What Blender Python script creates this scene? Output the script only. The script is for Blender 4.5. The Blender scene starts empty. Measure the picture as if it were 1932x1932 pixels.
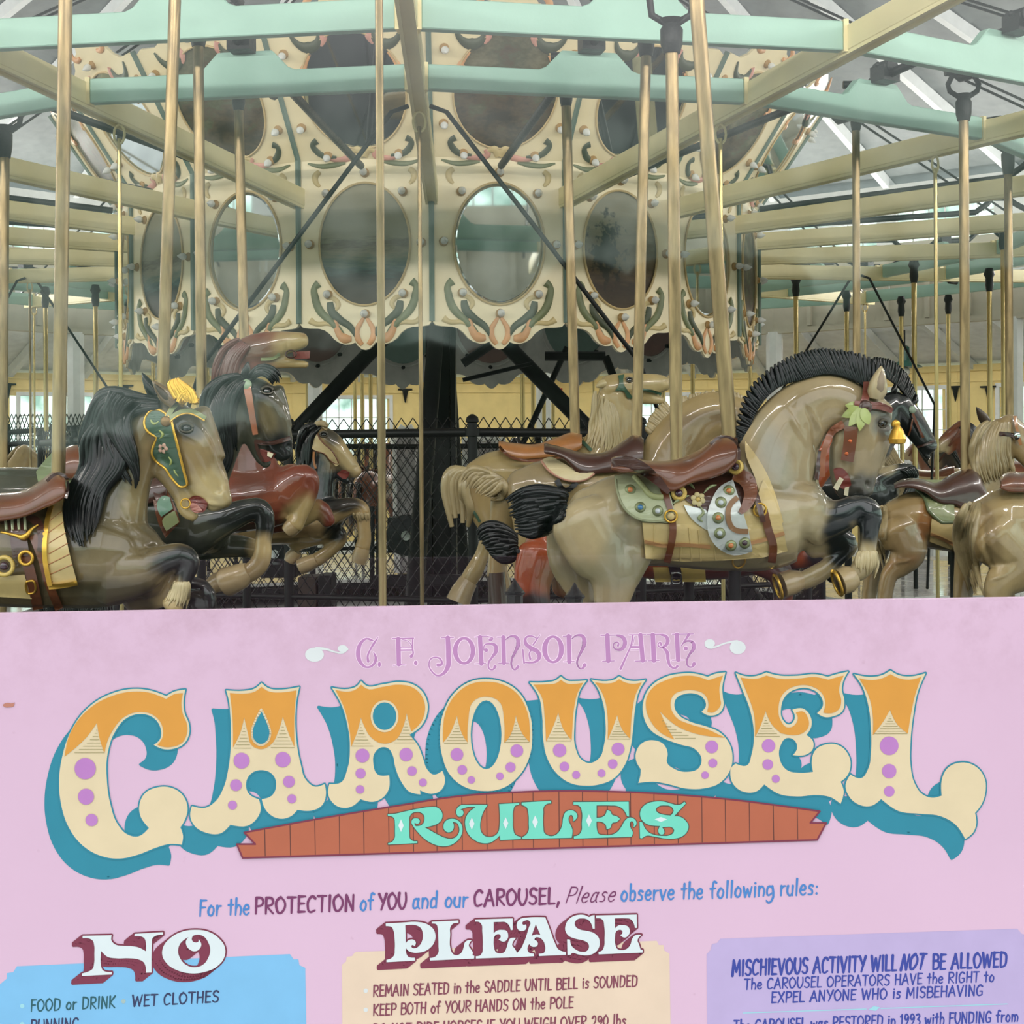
import bpy, bmesh, math, random
import numpy as np
from mathutils import Vector, Matrix
from mathutils.geometry import tessellate_polygon
from mathutils.bvhtree import BVHTree
random.seed(7)
PI = math.pi
sc = bpy.context.scene
COL = sc.collection

# ---------------------------------------------------------------- camera
F = 2843.0            # focal length in pixels of the 1932 px frame
YH = 880.0            # row of the horizon
ROLL = 0.0061
CAMZ = 1.2
cd = bpy.data.cameras.new('camera'); cam = bpy.data.objects.new('camera', cd); COL.objects.link(cam)
cam.location = (0, 0, CAMZ)
cam.rotation_euler = (Matrix.Rotation(PI/2, 4, 'X') @ Matrix.Rotation(-ROLL, 4, 'Z')).to_euler()
cd.sensor_fit = 'HORIZONTAL'; cd.sensor_width = 36.0
cd.lens = F / 1932.0 * 36.0
cd.shift_y = -(966.0 - YH) / 1932.0
cd.clip_start = 0.05; cd.clip_end = 300
sc.camera = cam
sc.view_settings.view_transform = 'Standard'; sc.view_settings.look = 'None'
sc.view_settings.gamma = 1.0; sc.view_settings.use_curve_mapping = False
sc.view_settings.exposure = 1.10

# ---------------------------------------------------------------- sky (overcast, tree belt on the horizon all around)
w = bpy.data.worlds.new('sky'); sc.world = w; w.use_nodes = True
nt = w.node_tree; N = nt.nodes; L = nt.links; N.clear()
tc = N.new('ShaderNodeTexCoord'); sep = N.new('ShaderNodeSeparateXYZ'); L.new(tc.outputs['Generated'], sep.inputs[0])
noi = N.new('ShaderNodeTexNoise'); noi.inputs['Scale'].default_value = 7; noi.inputs['Detail'].default_value = 6
L.new(tc.outputs['Generated'], noi.inputs['Vector'])
ma = N.new('ShaderNodeMath'); ma.operation = 'MULTIPLY_ADD'; L.new(noi.outputs['Fac'], ma.inputs[0]); ma.inputs[1].default_value = -0.16
L.new(sep.outputs['Z'], ma.inputs[2])
mr = N.new('ShaderNodeMapRange'); L.new(ma.outputs[0], mr.inputs['Value'])
mr.inputs['From Min'].default_value = 0.12; mr.inputs['From Max'].default_value = 0.24
n2 = N.new('ShaderNodeTexNoise'); n2.inputs['Scale'].default_value = 45; n2.inputs['Detail'].default_value = 4
L.new(tc.outputs['Generated'], n2.inputs['Vector'])
tr = N.new('ShaderNodeValToRGB'); L.new(n2.outputs['Fac'], tr.inputs[0])
tr.color_ramp.elements[0].position = .36; tr.color_ramp.elements[0].color = (0.14, 0.25, 0.20, 1)
tr.color_ramp.elements[1].position = .62; tr.color_ramp.elements[1].color = (0.70, 0.88, 0.78, 1)
mx = N.new('ShaderNodeMixRGB'); L.new(mr.outputs[0], mx.inputs[0]); L.new(tr.outputs[0], mx.inputs[1])
mx.inputs[2].default_value = (1.0, 1.03, 1.04, 1)
bg = N.new('ShaderNodeBackground'); L.new(mx.outputs[0], bg.inputs[0]); bg.inputs[1].default_value = 1.25
wo = N.new('ShaderNodeOutputWorld'); L.new(bg.outputs[0], wo.inputs[0])

# ---------------------------------------------------------------- pixel -> place (used to take measurements off the photo)
CR, SR = math.cos(-ROLL), math.sin(-ROLL)
def ray(x, y):
    a, b = x - 966.0, y - YH
    u = CR * a + SR * b; v = -SR * a + CR * b
    return u / F, -v / F
def U(x, y, Y):
    u, v = ray(x, y)
    return Vector((u * Y, Y, CAMZ + v * Y))
def PX(p):
    a, b = p[0] / p[1] * F, -(p[2] - CAMZ) / p[1] * F
    return 966 + CR * a - SR * b, YH + SR * a + CR * b

# ---------------------------------------------------------------- materials
MATS = {}
def lin(c):
    return tuple(((v/255)/12.92 if v/255 <= .04045 else ((v/255+.055)/1.055)**2.4) for v in c) + (1,)
def mat(name, rgb, rough=.5, metal=0.0, var=.12, scale=12, bump=0.0, bscale=60, coat=0.0, spec=.5, attr=None, streak=None):
    if name in MATS: return MATS[name]
    m = bpy.data.materials.new(name); m.use_nodes = True; t = m.node_tree; n = t.nodes; l = t.links
    b = n['Principled BSDF']; b.inputs['Roughness'].default_value = rough; b.inputs['Metallic'].default_value = metal
    b.inputs['Specular IOR Level'].default_value = spec
    b.inputs['Coat Weight'].default_value = coat; b.inputs['Coat Roughness'].default_value = .06
    co = n.new('ShaderNodeTexCoord'); no = n.new('ShaderNodeTexNoise'); no.inputs['Scale'].default_value = scale; no.inputs['Detail'].default_value = 5
    if streak:
        mp = n.new('ShaderNodeMapping'); mp.inputs['Scale'].default_value = streak
        l.new(co.outputs['Object'], mp.inputs[0]); l.new(mp.outputs[0], no.inputs['Vector'])
    else: l.new(co.outputs['Object'], no.inputs['Vector'])
    ra = n.new('ShaderNodeMapRange'); l.new(no.outputs['Fac'], ra.inputs['Value'])
    ra.inputs['From Min'].default_value = .3; ra.inputs['From Max'].default_value = .7
    ra.inputs['To Min'].default_value = 1 - var; ra.inputs['To Max'].default_value = 1 + var * .6
    mu = n.new('ShaderNodeVectorMath'); mu.operation = 'SCALE'
    if attr:
        at = n.new('ShaderNodeAttribute'); at.attribute_name = attr; l.new(at.outputs['Color'], mu.inputs[0])
    else: mu.inputs[0].default_value = lin(rgb)[:3]
    l.new(ra.outputs[0], mu.inputs['Scale']); l.new(mu.outputs[0], b.inputs['Base Color'])
    if bump:
        n3 = n.new('ShaderNodeTexNoise'); n3.inputs['Scale'].default_value = bscale; n3.inputs['Detail'].default_value = 3
        l.new(co.outputs['Object'], n3.inputs['Vector'])
        bu = n.new('ShaderNodeBump'); bu.inputs['Strength'].default_value = bump; bu.inputs['Distance'].default_value = .01
        l.new(n3.outputs['Fac'], bu.inputs['Height']); l.new(bu.outputs[0], b.inputs['Normal'])
    MATS[name] = m
    return m

# ---------------------------------------------------------------- mesh helpers
class MB:
    """collects geometry in world (or local) coordinates"""
    def __init__(s): s.v = []; s.f = []; s.c = None
    def add(s, vs, fs):
        o = len(s.v); s.v += [tuple(v) for v in vs]; s.f += [tuple(i + o for i in f) for f in fs]
    def box(s, c, sx, sy, sz, R=None):
        vs = []
        for i in (-1, 1):
            for j in (-1, 1):
                for k in (-1, 1):
                    p = Vector((i*sx/2, j*sy/2, k*sz/2))
                    if R is not None: p = R @ p
                    vs.append(p + Vector(c))
        s.add(vs, [(0,1,3,2),(4,6,7,5),(0,4,5,1),(2,3,7,6),(0,2,6,4),(1,5,7,3)])
    def beam(s, a, b, w, h, up=Vector((0,0,1))):
        a = Vector(a); b = Vector(b); d = (b-a).normalized(); x = d.cross(up).normalized(); z = x.cross(d).normalized()
        vs = []
        for p in (a, b):
            for i, j in ((-1,-1),(1,-1),(1,1),(-1,1)): vs.append(p + x*(i*w/2) + z*(j*h/2))
        s.add(vs, [(3,2,1,0),(4,5,6,7),(0,1,5,4),(1,2,6,5),(2,3,7,6),(3,0,4,7)])
    def tube(s, pts, rad, n=10, cap=True):
        pts = [Vector(p) for p in pts]
        if not hasattr(rad, '__len__'): rad = [rad]*len(pts)
        m = len(pts); rings = []
        d0 = (pts[1]-pts[0]).normalized()
        ref = Vector((0,0,1)) if abs(d0.z) < .9 else Vector((1,0,0))
        x = d0.cross(ref).normalized()
        o = len(s.v)
        for i, p in enumerate(pts):
            d = (pts[min(i+1,m-1)] - pts[max(i-1,0)])
            d = d.normalized() if d.length > 1e-9 else d0
            x = (x - d*x.dot(d)); x = x.normalized() if x.length > 1e-6 else d.orthogonal().normalized()
            y = d.cross(x)
            for k in range(n):
                a = 2*PI*k/n
                s.v.append(tuple(p + (x*math.cos(a) + y*math.sin(a))*rad[i]))
        for i in range(m-1):
            for k in range(n):
                k2 = (k+1) % n
                s.f.append((o+i*n+k, o+i*n+k2, o+(i+1)*n+k2, o+(i+1)*n+k))
        if cap:
            s.f.append(tuple(o+k for k in range(n))[::-1]); s.f.append(tuple(o+(m-1)*n+k for k in range(n)))
    def lathe(s, prof, origin, axis=Vector((0,0,1)), n=16):
        """prof: list of (r, t) along axis"""
        axis = Vector(axis).normalized(); x = axis.orthogonal().normalized(); y = axis.cross(x); o = len(s.v); origin = Vector(origin)
        for r, t in prof:
            for k in range(n):
                a = 2*PI*k/n; s.v.append(tuple(origin + axis*t + (x*math.cos(a)+y*math.sin(a))*r))
        for i in range(len(prof)-1):
            for k in range(n):
                k2 = (k+1) % n; s.f.append((o+i*n+k, o+i*n+k2, o+(i+1)*n+k2, o+(i+1)*n+k))
        s.f.append(tuple(o+k for k in range(n))[::-1]); s.f.append(tuple(o+(len(prof)-1)*n+k for k in range(n)))
    def ball(s, c, r, n=12, m=8, sc=(1,1,1), R=None):
        o = len(s.v); c = Vector(c)
        for i in range(m+1):
            t = PI*i/m
            for k in range(n):
                a = 2*PI*k/n; p = Vector((math.sin(t)*math.cos(a)*sc[0], math.sin(t)*math.sin(a)*sc[1], math.cos(t)*sc[2]))*r
                if R is not None: p = R @ p
                s.v.append(tuple(c+p))
        for i in range(m):
            for k in range(n):
                k2 = (k+1) % n; s.f.append((o+i*n+k, o+(i+1)*n+k, o+(i+1)*n+k2, o+i*n+k2))
    def poly(s, loops, to3, z0, z1):
        """extruded 2D polygon with holes; to3(x, y, z)"""
        tri = tessellate_polygon([[Vector((p[0], p[1], 0)) for p in lp] for lp in loops])
        flat = [p for lp in loops for p in lp]; n = len(flat)
        top = [to3(p[0], p[1], z1) for p in flat]; bot = [to3(p[0], p[1], z0) for p in flat]
        fs = []
        for t in tri:
            fs.append(tuple(t)); fs.append(tuple(i+n for i in t[::-1]))
        o = 0
        for lp in loops:
            k = len(lp)
            for i in range(k):
                j = (i+1) % k; fs.append((o+i, o+j, o+j+n, o+i+n))
            o += k
        s.add(top + bot, fs)
    def mesh(s, name):
        me = bpy.data.meshes.new(name); me.from_pydata(s.v, [], s.f); me.validate(); 
        return me
def finish(me, m, smooth=None, fix=True):
    if fix:
        bm = bmesh.new(); bm.from_mesh(me); bmesh.ops.recalc_face_normals(bm, faces=bm.faces); bm.to_mesh(me); bm.free()
    if m is not None: me.materials.append(m)
    if smooth is not None and len(me.polygons):
        me.polygons.foreach_set('use_smooth', [True]*len(me.polygons))
        me.set_sharp_from_angle(angle=math.radians(smooth))
    return me
def obj(name, mb, m, parent=None, smooth=None, **kw):
    me = mb.mesh(name) if isinstance(mb, MB) else mb
    if isinstance(mb, MB): finish(me, m, smooth)
    o = bpy.data.objects.new(name, me); COL.objects.link(o); o.parent = parent
    for k, v in kw.items(): o[k] = v
    return o
def thing(name, label, cat, loc=(0,0,0), group=None, kind=None):
    o = bpy.data.objects.new(name, None); COL.objects.link(o); o.empty_display_size = .1
    o.location = loc
    if label: o['label'] = label
    if cat: o['category'] = cat
    if group: o['group'] = group
    if kind: o['kind'] = kind
    return o
def linkdup(name, data, parent, mw=None, **kw):
    o = bpy.data.objects.new(name, data); COL.objects.link(o); o.parent = parent
    if mw is not None: o.matrix_local = mw
    for k, v in kw.items(): o[k] = v
    return o
def bev(o, wd=.004, seg=2):
    m = o.modifiers.new('bevel', 'BEVEL'); m.width = wd; m.segments = seg; m.limit_method = 'ANGLE'; m.angle_limit = .6
    return o

def curve(s, ox=0, oy=0, k=1.0, n=5, closed=True):
    """'x,y x,y* ...' -> smooth polyline; * marks a corner"""
    P = []
    for t in s.split():
        c = t.endswith('*'); a, b = t.rstrip('*').split(','); P.append((float(a)*k+ox, float(b)*k+oy, c))
    out = []; m = len(P)
    rng = range(m) if closed else range(m-1)
    for i in rng:
        p0, p1, p2, p3 = P[(i-1) % m], P[i], P[(i+1) % m], P[(i+2) % m]
        if not closed:
            if i == 0: p0 = p1
            if i == m-2: p3 = p2
        d = math.hypot(p2[0]-p1[0], p2[1]-p1[1])
        def tan(a, b, c):
            if b[2]: return (0.0, 0.0)
            l1 = math.hypot(b[0]-a[0], b[1]-a[1]) + 1e-9; l2 = math.hypot(c[0]-b[0], c[1]-b[1]) + 1e-9
            tx = (b[0]-a[0])/l1*l2 + (c[0]-b[0])/l2*l1; ty = (b[1]-a[1])/l1*l2 + (c[1]-b[1])/l2*l1
            q = math.hypot(tx, ty) + 1e-9
            return (tx/q, ty/q)
        t1 = tan(p0, p1, p2); t2 = tan(p1, p2, p3)
        if p1[2] and p2[2]:
            out.append((p1[0], p1[1])); continue
        h = d * .36
        a = (p1[0]+t1[0]*h, p1[1]+t1[1]*h); b = (p2[0]-t2[0]*h, p2[1]-t2[1]*h)
        for q in range(n):
            t = q/n; u = 1-t
            out.append((u**3*p1[0]+3*u*u*t*a[0]+3*u*t*t*b[0]+t**3*p2[0], u**3*p1[1]+3*u*u*t*a[1]+3*u*t*t*b[1]+t**3*p2[1]))
    if not closed: out.append((P[-1][0], P[-1][1]))
    return out
def ribbon(mb, pts, wd, to3, z0, z1, closed=False, taper=None, cap=True):
    """flat stroke of width wd (list or number) along a 2D polyline, with round joints"""
    m = len(pts); W = wd if hasattr(wd, '__len__') else [wd]*m
    def nz():
        mb.k = getattr(mb, 'k', 0) + 1
        return z1 + (mb.k % 40)*2.4e-6
    idx = range(m) if closed else range(m-1)
    for i in idx:
        j = (i+1) % m; a, b = pts[i], pts[j]; dx, dy = b[0]-a[0], b[1]-a[1]; q = math.hypot(dx, dy)
        if q < 1e-9: continue
        nx, ny = -dy/q, dx/q; wa, wb = W[i]/2, W[j]/2
        c = [(a[0]+nx*wa, a[1]+ny*wa), (b[0]+nx*wb, b[1]+ny*wb), (b[0]-nx*wb, b[1]-ny*wb), (a[0]-nx*wa, a[1]-ny*wa)]
        zz = nz(); mb.add([to3(p[0], p[1], zz) for p in c], [(0,1,2,3)])
    if cap:
        for i in range(m):
            if not closed or True:
                r = W[i]/2; c = [(pts[i][0]+r*math.cos(k*PI/4), pts[i][1]+r*math.sin(k*PI/4)) for k in range(8)]
                zz = nz(); mb.add([to3(p[0], p[1], zz) for p in c], [tuple(range(8))])
def disc(cx, cy, rx, ry=None, n=28, rot=0):
    ry = ry or rx; c, s = math.cos(rot), math.sin(rot)
    return [(cx + rx*math.cos(2*PI*i/n)*c - ry*math.sin(2*PI*i/n)*s, cy + rx*math.cos(2*PI*i/n)*s + ry*math.sin(2*PI*i/n)*c) for i in range(n)]
# ================================================================ THE SIGN
SG = .103; SY = 1.9; SN = Vector((SG, -1, 0)).normalized()
def S3(x, y, z=0.0):
    u, v = ray(x, y); Y = SY / (1 - SG*u)
    return Vector((u*Y, Y, CAMZ + v*Y)) + SN*z
LAY = .00013
def pink_mat():
    m = mat('sign_pink', (197, 163, 186), .42, var=.035, scale=3.0)
    t = m.node_tree; n = t.nodes; l = t.links; b = n['Principled BSDF']
    src = b.inputs['Base Color'].links[0].from_socket
    tc = n.new('ShaderNodeTexCoord')
    # weathering: grime along the top edge and scattered scuffs
    sp = n.new('ShaderNodeSeparateXYZ'); l.new(tc.outputs['Object'], sp.inputs[0])
    no = n.new('ShaderNodeTexNoise'); no.inputs['Scale'].default_value = 22; no.inputs['Detail'].default_value = 8; no.inputs['Roughness'].default_value = .7
    l.new(tc.outputs['Object'], no.inputs['Vector'])
    m1 = n.new('ShaderNodeMapRange'); l.new(sp.outputs['Z'], m1.inputs['Value'])
    m1.inputs['From Min'].default_value = .02; m1.inputs['From Max'].default_value = .18; m1.inputs['To Max'].default_value = .5
    m2 = n.new('ShaderNodeMapRange'); l.new(no.outputs['Fac'], m2.inputs['Value']); m2.inputs['From Min'].default_value = .42; m2.inputs['From Max'].default_value = .75
    mm = n.new('ShaderNodeMath'); mm.operation = 'MULTIPLY'; l.new(m1.outputs[0], mm.inputs[0]); l.new(m2.outputs[0], mm.inputs[1])
    n4 = n.new('ShaderNodeTexNoise'); n4.inputs['Scale'].default_value = 60; n4.inputs['Detail'].default_value = 4; l.new(tc.outputs['Object'], n4.inputs['Vector'])
    m3 = n.new('ShaderNodeMapRange'); l.new(n4.outputs['Fac'], m3.inputs['Value']); m3.inputs['From Min'].default_value = .72; m3.inputs['From Max'].default_value = .80; m3.inputs['To Max'].default_value = .28
    ad = n.new('ShaderNodeMath'); ad.operation = 'ADD'; ad.use_clamp = True; l.new(mm.outputs[0], ad.inputs[0]); l.new(m3.outputs[0], ad.inputs[1])
    mi = n.new('ShaderNodeMixRGB'); l.new(ad.outputs[0], mi.inputs[0]); l.new(src, mi.inputs[1]); mi.inputs[2].default_value = lin((158, 124, 136))
    l.new(mi.outputs[0], b.inputs['Base Color'])
    return m
PINK = pink_mat()
SK = .885
def paint(name, rgb, var=.04): return mat(name, tuple(c*SK for c in rgb), .45, var=var, scale=25)
CREAM = paint('sign_cream', (228, 206, 170)); ORANGE = paint('sign_orange', (222, 152, 60)); TEAL = paint('sign_teal', (38, 134, 158))
PURP = paint('sign_purple', (190, 125, 195)); HATCH = paint('sign_hatch', (150, 140, 90)); BROWN = paint('sign_brown', (184, 98, 70))
MAROON = paint('sign_maroon', (126, 44, 70)); MINT = paint('sign_mint', (115, 214, 192)); WHITE = paint('sign_white', (222, 230, 234))
BLUE = paint('sign_blue', (126, 188, 232)); PEACH = paint('sign_peach', (232, 205, 182)); LILAC = paint('sign_lilac', (192, 172, 216))
MAUVE = paint('sign_mauve', (190, 132, 184)); DKLINE = paint('sign_dark_line', (95, 50, 45)); ORNW = paint('sign_ornament_white', (222, 224, 226))
LBLUE = paint('sign_letter_blue', (70, 130, 200)); LPLUM = paint('sign_letter_plum', (120, 50, 98)); LNAVY = paint('sign_letter_navy', (45, 52, 92))
LGREEN = paint('sign_letter_green', (32, 88, 98)); LWINE = paint('sign_letter_wine', (132, 62, 82)); LROYAL = paint('sign_letter_royal', (52, 66, 158))
CYAN = paint('sign_cyan', (160, 215, 228))

sign = thing('park_sign', 'large pink painted carousel rules sign in front of the carousel', 'sign', S3(966, 1400))
def sobj(name, mb, m, parent=None, **kw):
    # thin paint layers face the viewer of the sign
    mb.v = [tuple(Vector(v) - sign.location) for v in mb.v]
    me = mb.mesh(name)
    if m is PINK or name == 'post': finish(me, m)
    else:
        me.materials.append(m)
        bm = bmesh.new(); bm.from_mesh(me); bm.normal_update()
        fl = [f for f in bm.faces if f.normal.dot(SN) < 0]
        bmesh.ops.reverse_faces(bm, faces=fl); bm.to_mesh(me); bm.free()
    o = bpy.data.objects.new(name, me); COL.objects.link(o); o.parent = parent or sign
    for k, v in kw.items(): o[k] = v
    return o
mb = MB()
board = [(-60, 1159), (966, 1142.0), (2010, 1127), (2010, 2700), (-60, 2700)]
mb.poly([board], S3, -.02, 0)
bo = sobj('board', mb, PINK)
bo.location = (0, 0, 0)
for x in (-20, 1970):
    mb = MB(); a = S3(x, 1500, -.06); mb.box((a.x, a.y, .45), .09, .06, .9); sobj('post', mb, mat('sign_post_wood', (205, 200, 190), .7))

def face(mb, s, T, z, holes=()):
    lp = [curve(s, *T)] + [curve(h, *T) if isinstance(h, str) else h for h in holes]
    tri = tessellate_polygon([[Vector((p[0], p[1], 0)) for p in q] for q in lp]); flat = [p for q in lp for p in q]
    mb.add([S3(p[0], p[1], z) for p in flat], [tuple(t) for t in tri])
    return lp
def shift(lps, dx, dy): return [[(p[0]+dx, p[1]+dy) for p in q] for q in lps]
def fill(mb, lps, z):
    tri = tessellate_polygon([[Vector((p[0], p[1], 0)) for p in q] for q in lps]); flat = [p for q in lps for p in q]
    mb.add([S3(p[0], p[1], z) for p in flat], [tuple(t) for t in tri])

TA = (0, 1150, .50207); TB = (960, 1150, .50311)
LET = []
def tr2(c, T): return (c[0]*T[2]+T[0], c[1]*T[2]+T[1])
LET.append(('C', TA, "697,300* 690,340 693,385 710,430 710,470 690,505 655,522 610,523 578,508* 600,490 602,440 575,405 530,392 480,405 432,460 405,540 402,640 415,730 445,810 480,845 520,852 560,820* 530,780 525,730 545,690 590,668 640,668 685,695 705,745 695,790 678,818* 688,850 683,883* 640,880 590,893 520,920 450,935 380,925 310,885 260,820 230,730 223,640 235,550 270,450 330,370 420,315 500,298 570,305 625,325* 655,308",
 [], ["688,314* 682,345 686,388 703,432 702,468 684,500 652,514 612,515 592,508* 609,485 610,437 580,398 530,384 475,398 423,455 402,500 393,540* 374,480 365,425* 325,480 243,552* 262,470 325,382 420,325 500,308 570,314 625,336* 655,318"], [(321,597,40),(324,702,30),(345,790,23)], [(365,440,537,280,393,365)]))
LET.append(('A', TA, "850,303* 915,305 960,295 983,275* 1005,293 1060,300 1125,290* 1116,330 1110,400 1115,500 1130,580 1150,640 1185,665 1220,655* 1225,690 1210,735 1170,755 1118,752* 1095,775 1050,785 1010,765 990,735 984,712* 1020,700 1038,660 1025,620 985,603 945,615 925,650 938,695 973,712* 980,750 965,785 930,812 866,808* 830,840 775,838 730,810 715,770 722,738* 770,745 810,720 840,670 858,600 868,500 866,400 860,340",
 ["982,375* 1005,425 1015,465 1003,497 980,508 957,495 948,462 962,415"], ["864,313* 915,316 960,307 983,290* 1005,305 1060,311 1114,303* 1106,400 1107,517* 1085,465 1063,402* 1045,460 1017,508 980,524 945,508 932,465 918,405* 902,465 876,518* 874,400"], [(908,567,30),(1063,563,29),(887,659,22),(1086,646,22),(874,734,17),(1097,710,17)], [(918,420,520,880,945,918),(1063,415,518,1018,1107,1063)]))
LET.append(('R', TA, "1247,293* 1310,298 1340,288 1357,268* 1375,285 1440,280 1500,272 1560,285 1600,330 1605,390 1580,440 1538,470* 1570,510 1590,560 1605,600 1630,620 1662,605* 1672,640 1660,675 1620,692 1578,678* 1580,694* 1540,685 1510,650 1485,590 1475,545 1460,522 1435,517 1410,535 1403,580 1420,620 1462,622* 1462,670 1440,705 1400,722 1355,712* 1330,735 1290,745 1250,725 1233,690 1238,655* 1280,650 1305,600 1315,520 1305,430 1280,350",
 [disc(*tr2((1445,400),TA), 24, 28)], ["1260,301* 1310,308 1340,298 1357,282* 1375,296 1440,290 1500,282 1555,295 1590,335 1595,390 1572,435 1545,458* 1528,388* 1515,440 1485,490 1440,503 1395,480 1370,440 1356,405* 1342,460 1320,515* 1310,430 1290,360"], [(1362,548,26),(1526,544,25),(1355,615,19),(1548,606,18),(1353,675,16),(1589,649,15)], [(1356,420,512,1322,1402,1356),(1528,405,500,1482,1560,1528)]))
def cc(x, y, T=TA): return disc(*tr2((x, y), T), 1, 1)
OX = 916; 
LET.append(('O', (0,0,1), "830,1388 838,1340 862,1302 892,1284 918,1281 945,1285 975,1302 998,1342 1004,1385 998,1430 975,1468 945,1488 912,1492 880,1486 850,1463 834,1425",
 [disc(917,1386,29,65)], ["836,1401* 841,1342 864,1306 892,1289 918,1286 945,1290 973,1306 995,1344 999,1400* 986,1385 973,1349* 962,1388 951,1402* 951,1362 938,1320 917,1314 896,1320 883,1362 882,1401* 872,1385 862,1350* 848,1385"], [(862,1423,12),(872,1452,9),(889,1471,7),(975,1416,12),(963,1447,9.5),(943,1464,7)], [(862,1358,1402,838,882,862),(973,1357,1400,952,998,973)]))
LET.append(('U', TB, "78,273* 140,272 175,265 195,250* 215,265 250,268 292,265* 268,300 253,360 245,440 250,520 270,560 300,575 335,560 358,500 362,420 350,340 330,290 308,262* 365,268 395,262 413,250* 435,262 470,268 513,263* 490,300 472,380 465,450 455,520 430,590 390,635 340,655 290,660 230,650 180,615 145,560 128,480 125,400 110,320",
 [], ["92,281* 140,280 178,275 195,263* 212,275 250,278 278,274* 258,310 244,370 238,440 235,490* 205,450 185,385* 165,440 139,495* 134,400 120,320", "322,272* 365,277 395,272 413,261* 433,272 470,278 498,273* 478,310 462,380 455,485* 425,450 406,395* 390,440 370,488* 370,400 357,330 340,295"], [(190,527,25),(208,588,18),(252,619,15),(409,522,24),(389,578,18),(347,613,15)], [(185,400,492,140,234,185),(406,410,485,372,454,406)]))
LET.append(('S', TB, "812,235* 800,290 802,330 805,355 792,385 765,397 742,395 722,383* 738,362 725,328 695,315 660,316 628,332 620,360 637,395 680,420 740,438 790,460 825,500 838,550 825,610 790,650 730,670 660,670 600,655 540,645 485,650* 493,620 494,598* 478,570 478,530 500,500 545,490 580,505 595,540 592,572 620,597 670,608 710,595 722,560 700,525 640,505 575,480 530,450 505,400 505,340 530,290 580,255 640,240 700,240 745,252* 775,240",
 [], ["802,247* 789,290 791,330 794,355 780,376 762,386 743,382* 748,355 735,320 700,303 655,303 615,322 606,360 625,402 680,430 740,447 790,470 812,480* 700,465 620,430 565,380* 590,435 620,487* 570,462 530,415 514,370 515,335 540,292 590,264 640,250 700,250 747,265*"], [(760,514,24),(764,575,17),(735,620,14)], [(568,395,482,622,700,568)]))
LET.append(('E', TB, "850,237* 880,248 930,248 965,235* 1000,245 1080,248 1150,242 1195,252* 1235,240 1272,232* 1255,262 1248,300 1257,340 1250,380 1215,400 1180,402 1155,388* 1177,360 1165,320 1130,297 1080,297 1040,320 1020,370 1025,410 1050,430 1072,405 1062,375* 1100,370 1130,400 1133,440 1115,470* 1138,490 1140,520 1110,545 1065,545* 1080,520 1070,490 1040,482 1018,510 1015,560 1040,600 1090,612 1140,608* 1135,570 1150,525 1190,505 1235,508 1270,540 1280,590 1262,630 1243,645* 1255,680 1243,728* 1210,705 1160,695 1080,700 1010,690 957,655* 930,680 890,685 850,665 830,620 835,590 850,577* 890,585 910,540 918,470 905,380 875,300",
 [], ["868,254* 930,259 965,247* 1000,257 1080,259 1150,253 1197,263* 1235,252 1255,247* 1243,272 1237,305 1245,340 1238,370 1210,388 1178,386* 1186,355 1172,312 1130,286 1075,286 1030,312 1010,370 1018,415 1045,442 1075,428 1082,400 1075,386* 1102,382 1120,405 1122,440 1100,463 1060,470 1020,463* 985,430 962,380* 945,430 922,478* 920,400 892,312"], [(973,510,25),(970,580,20),(1000,634,15)], [(962,395,475,925,1015,962)]))
LET.append(('L', TB, "1293,242* 1350,252 1400,245 1430,228* 1455,243 1510,250 1562,238* 1535,300 1515,400 1505,500 1505,580 1520,650 1550,692 1590,705 1622,697* 1622,640 1645,593 1695,573 1745,585 1780,625 1785,690 1765,740 1747,762* 1752,800 1738,838 1710,860* 1680,812 1620,775 1540,765 1460,755 1395,710* 1360,735 1310,730 1275,700 1262,655 1280,618* 1320,632 1345,600 1357,530 1357,450 1345,350 1320,280",
 [], ["1312,257* 1350,264 1400,257 1430,242* 1455,255 1510,262 1545,252* 1522,320 1505,400 1495,465* 1455,430 1428,375* 1402,420 1364,470* 1364,400 1347,320"], [(1425,510,35),(1425,605,27),(1425,681,20)], [(1428,390,465,1368,1492,1428)]))
DX, DY = -25, 37
shadow = thing('lettering', None, None); shadow.parent = sign; shadow.name = 'carousel_lettering'
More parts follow.
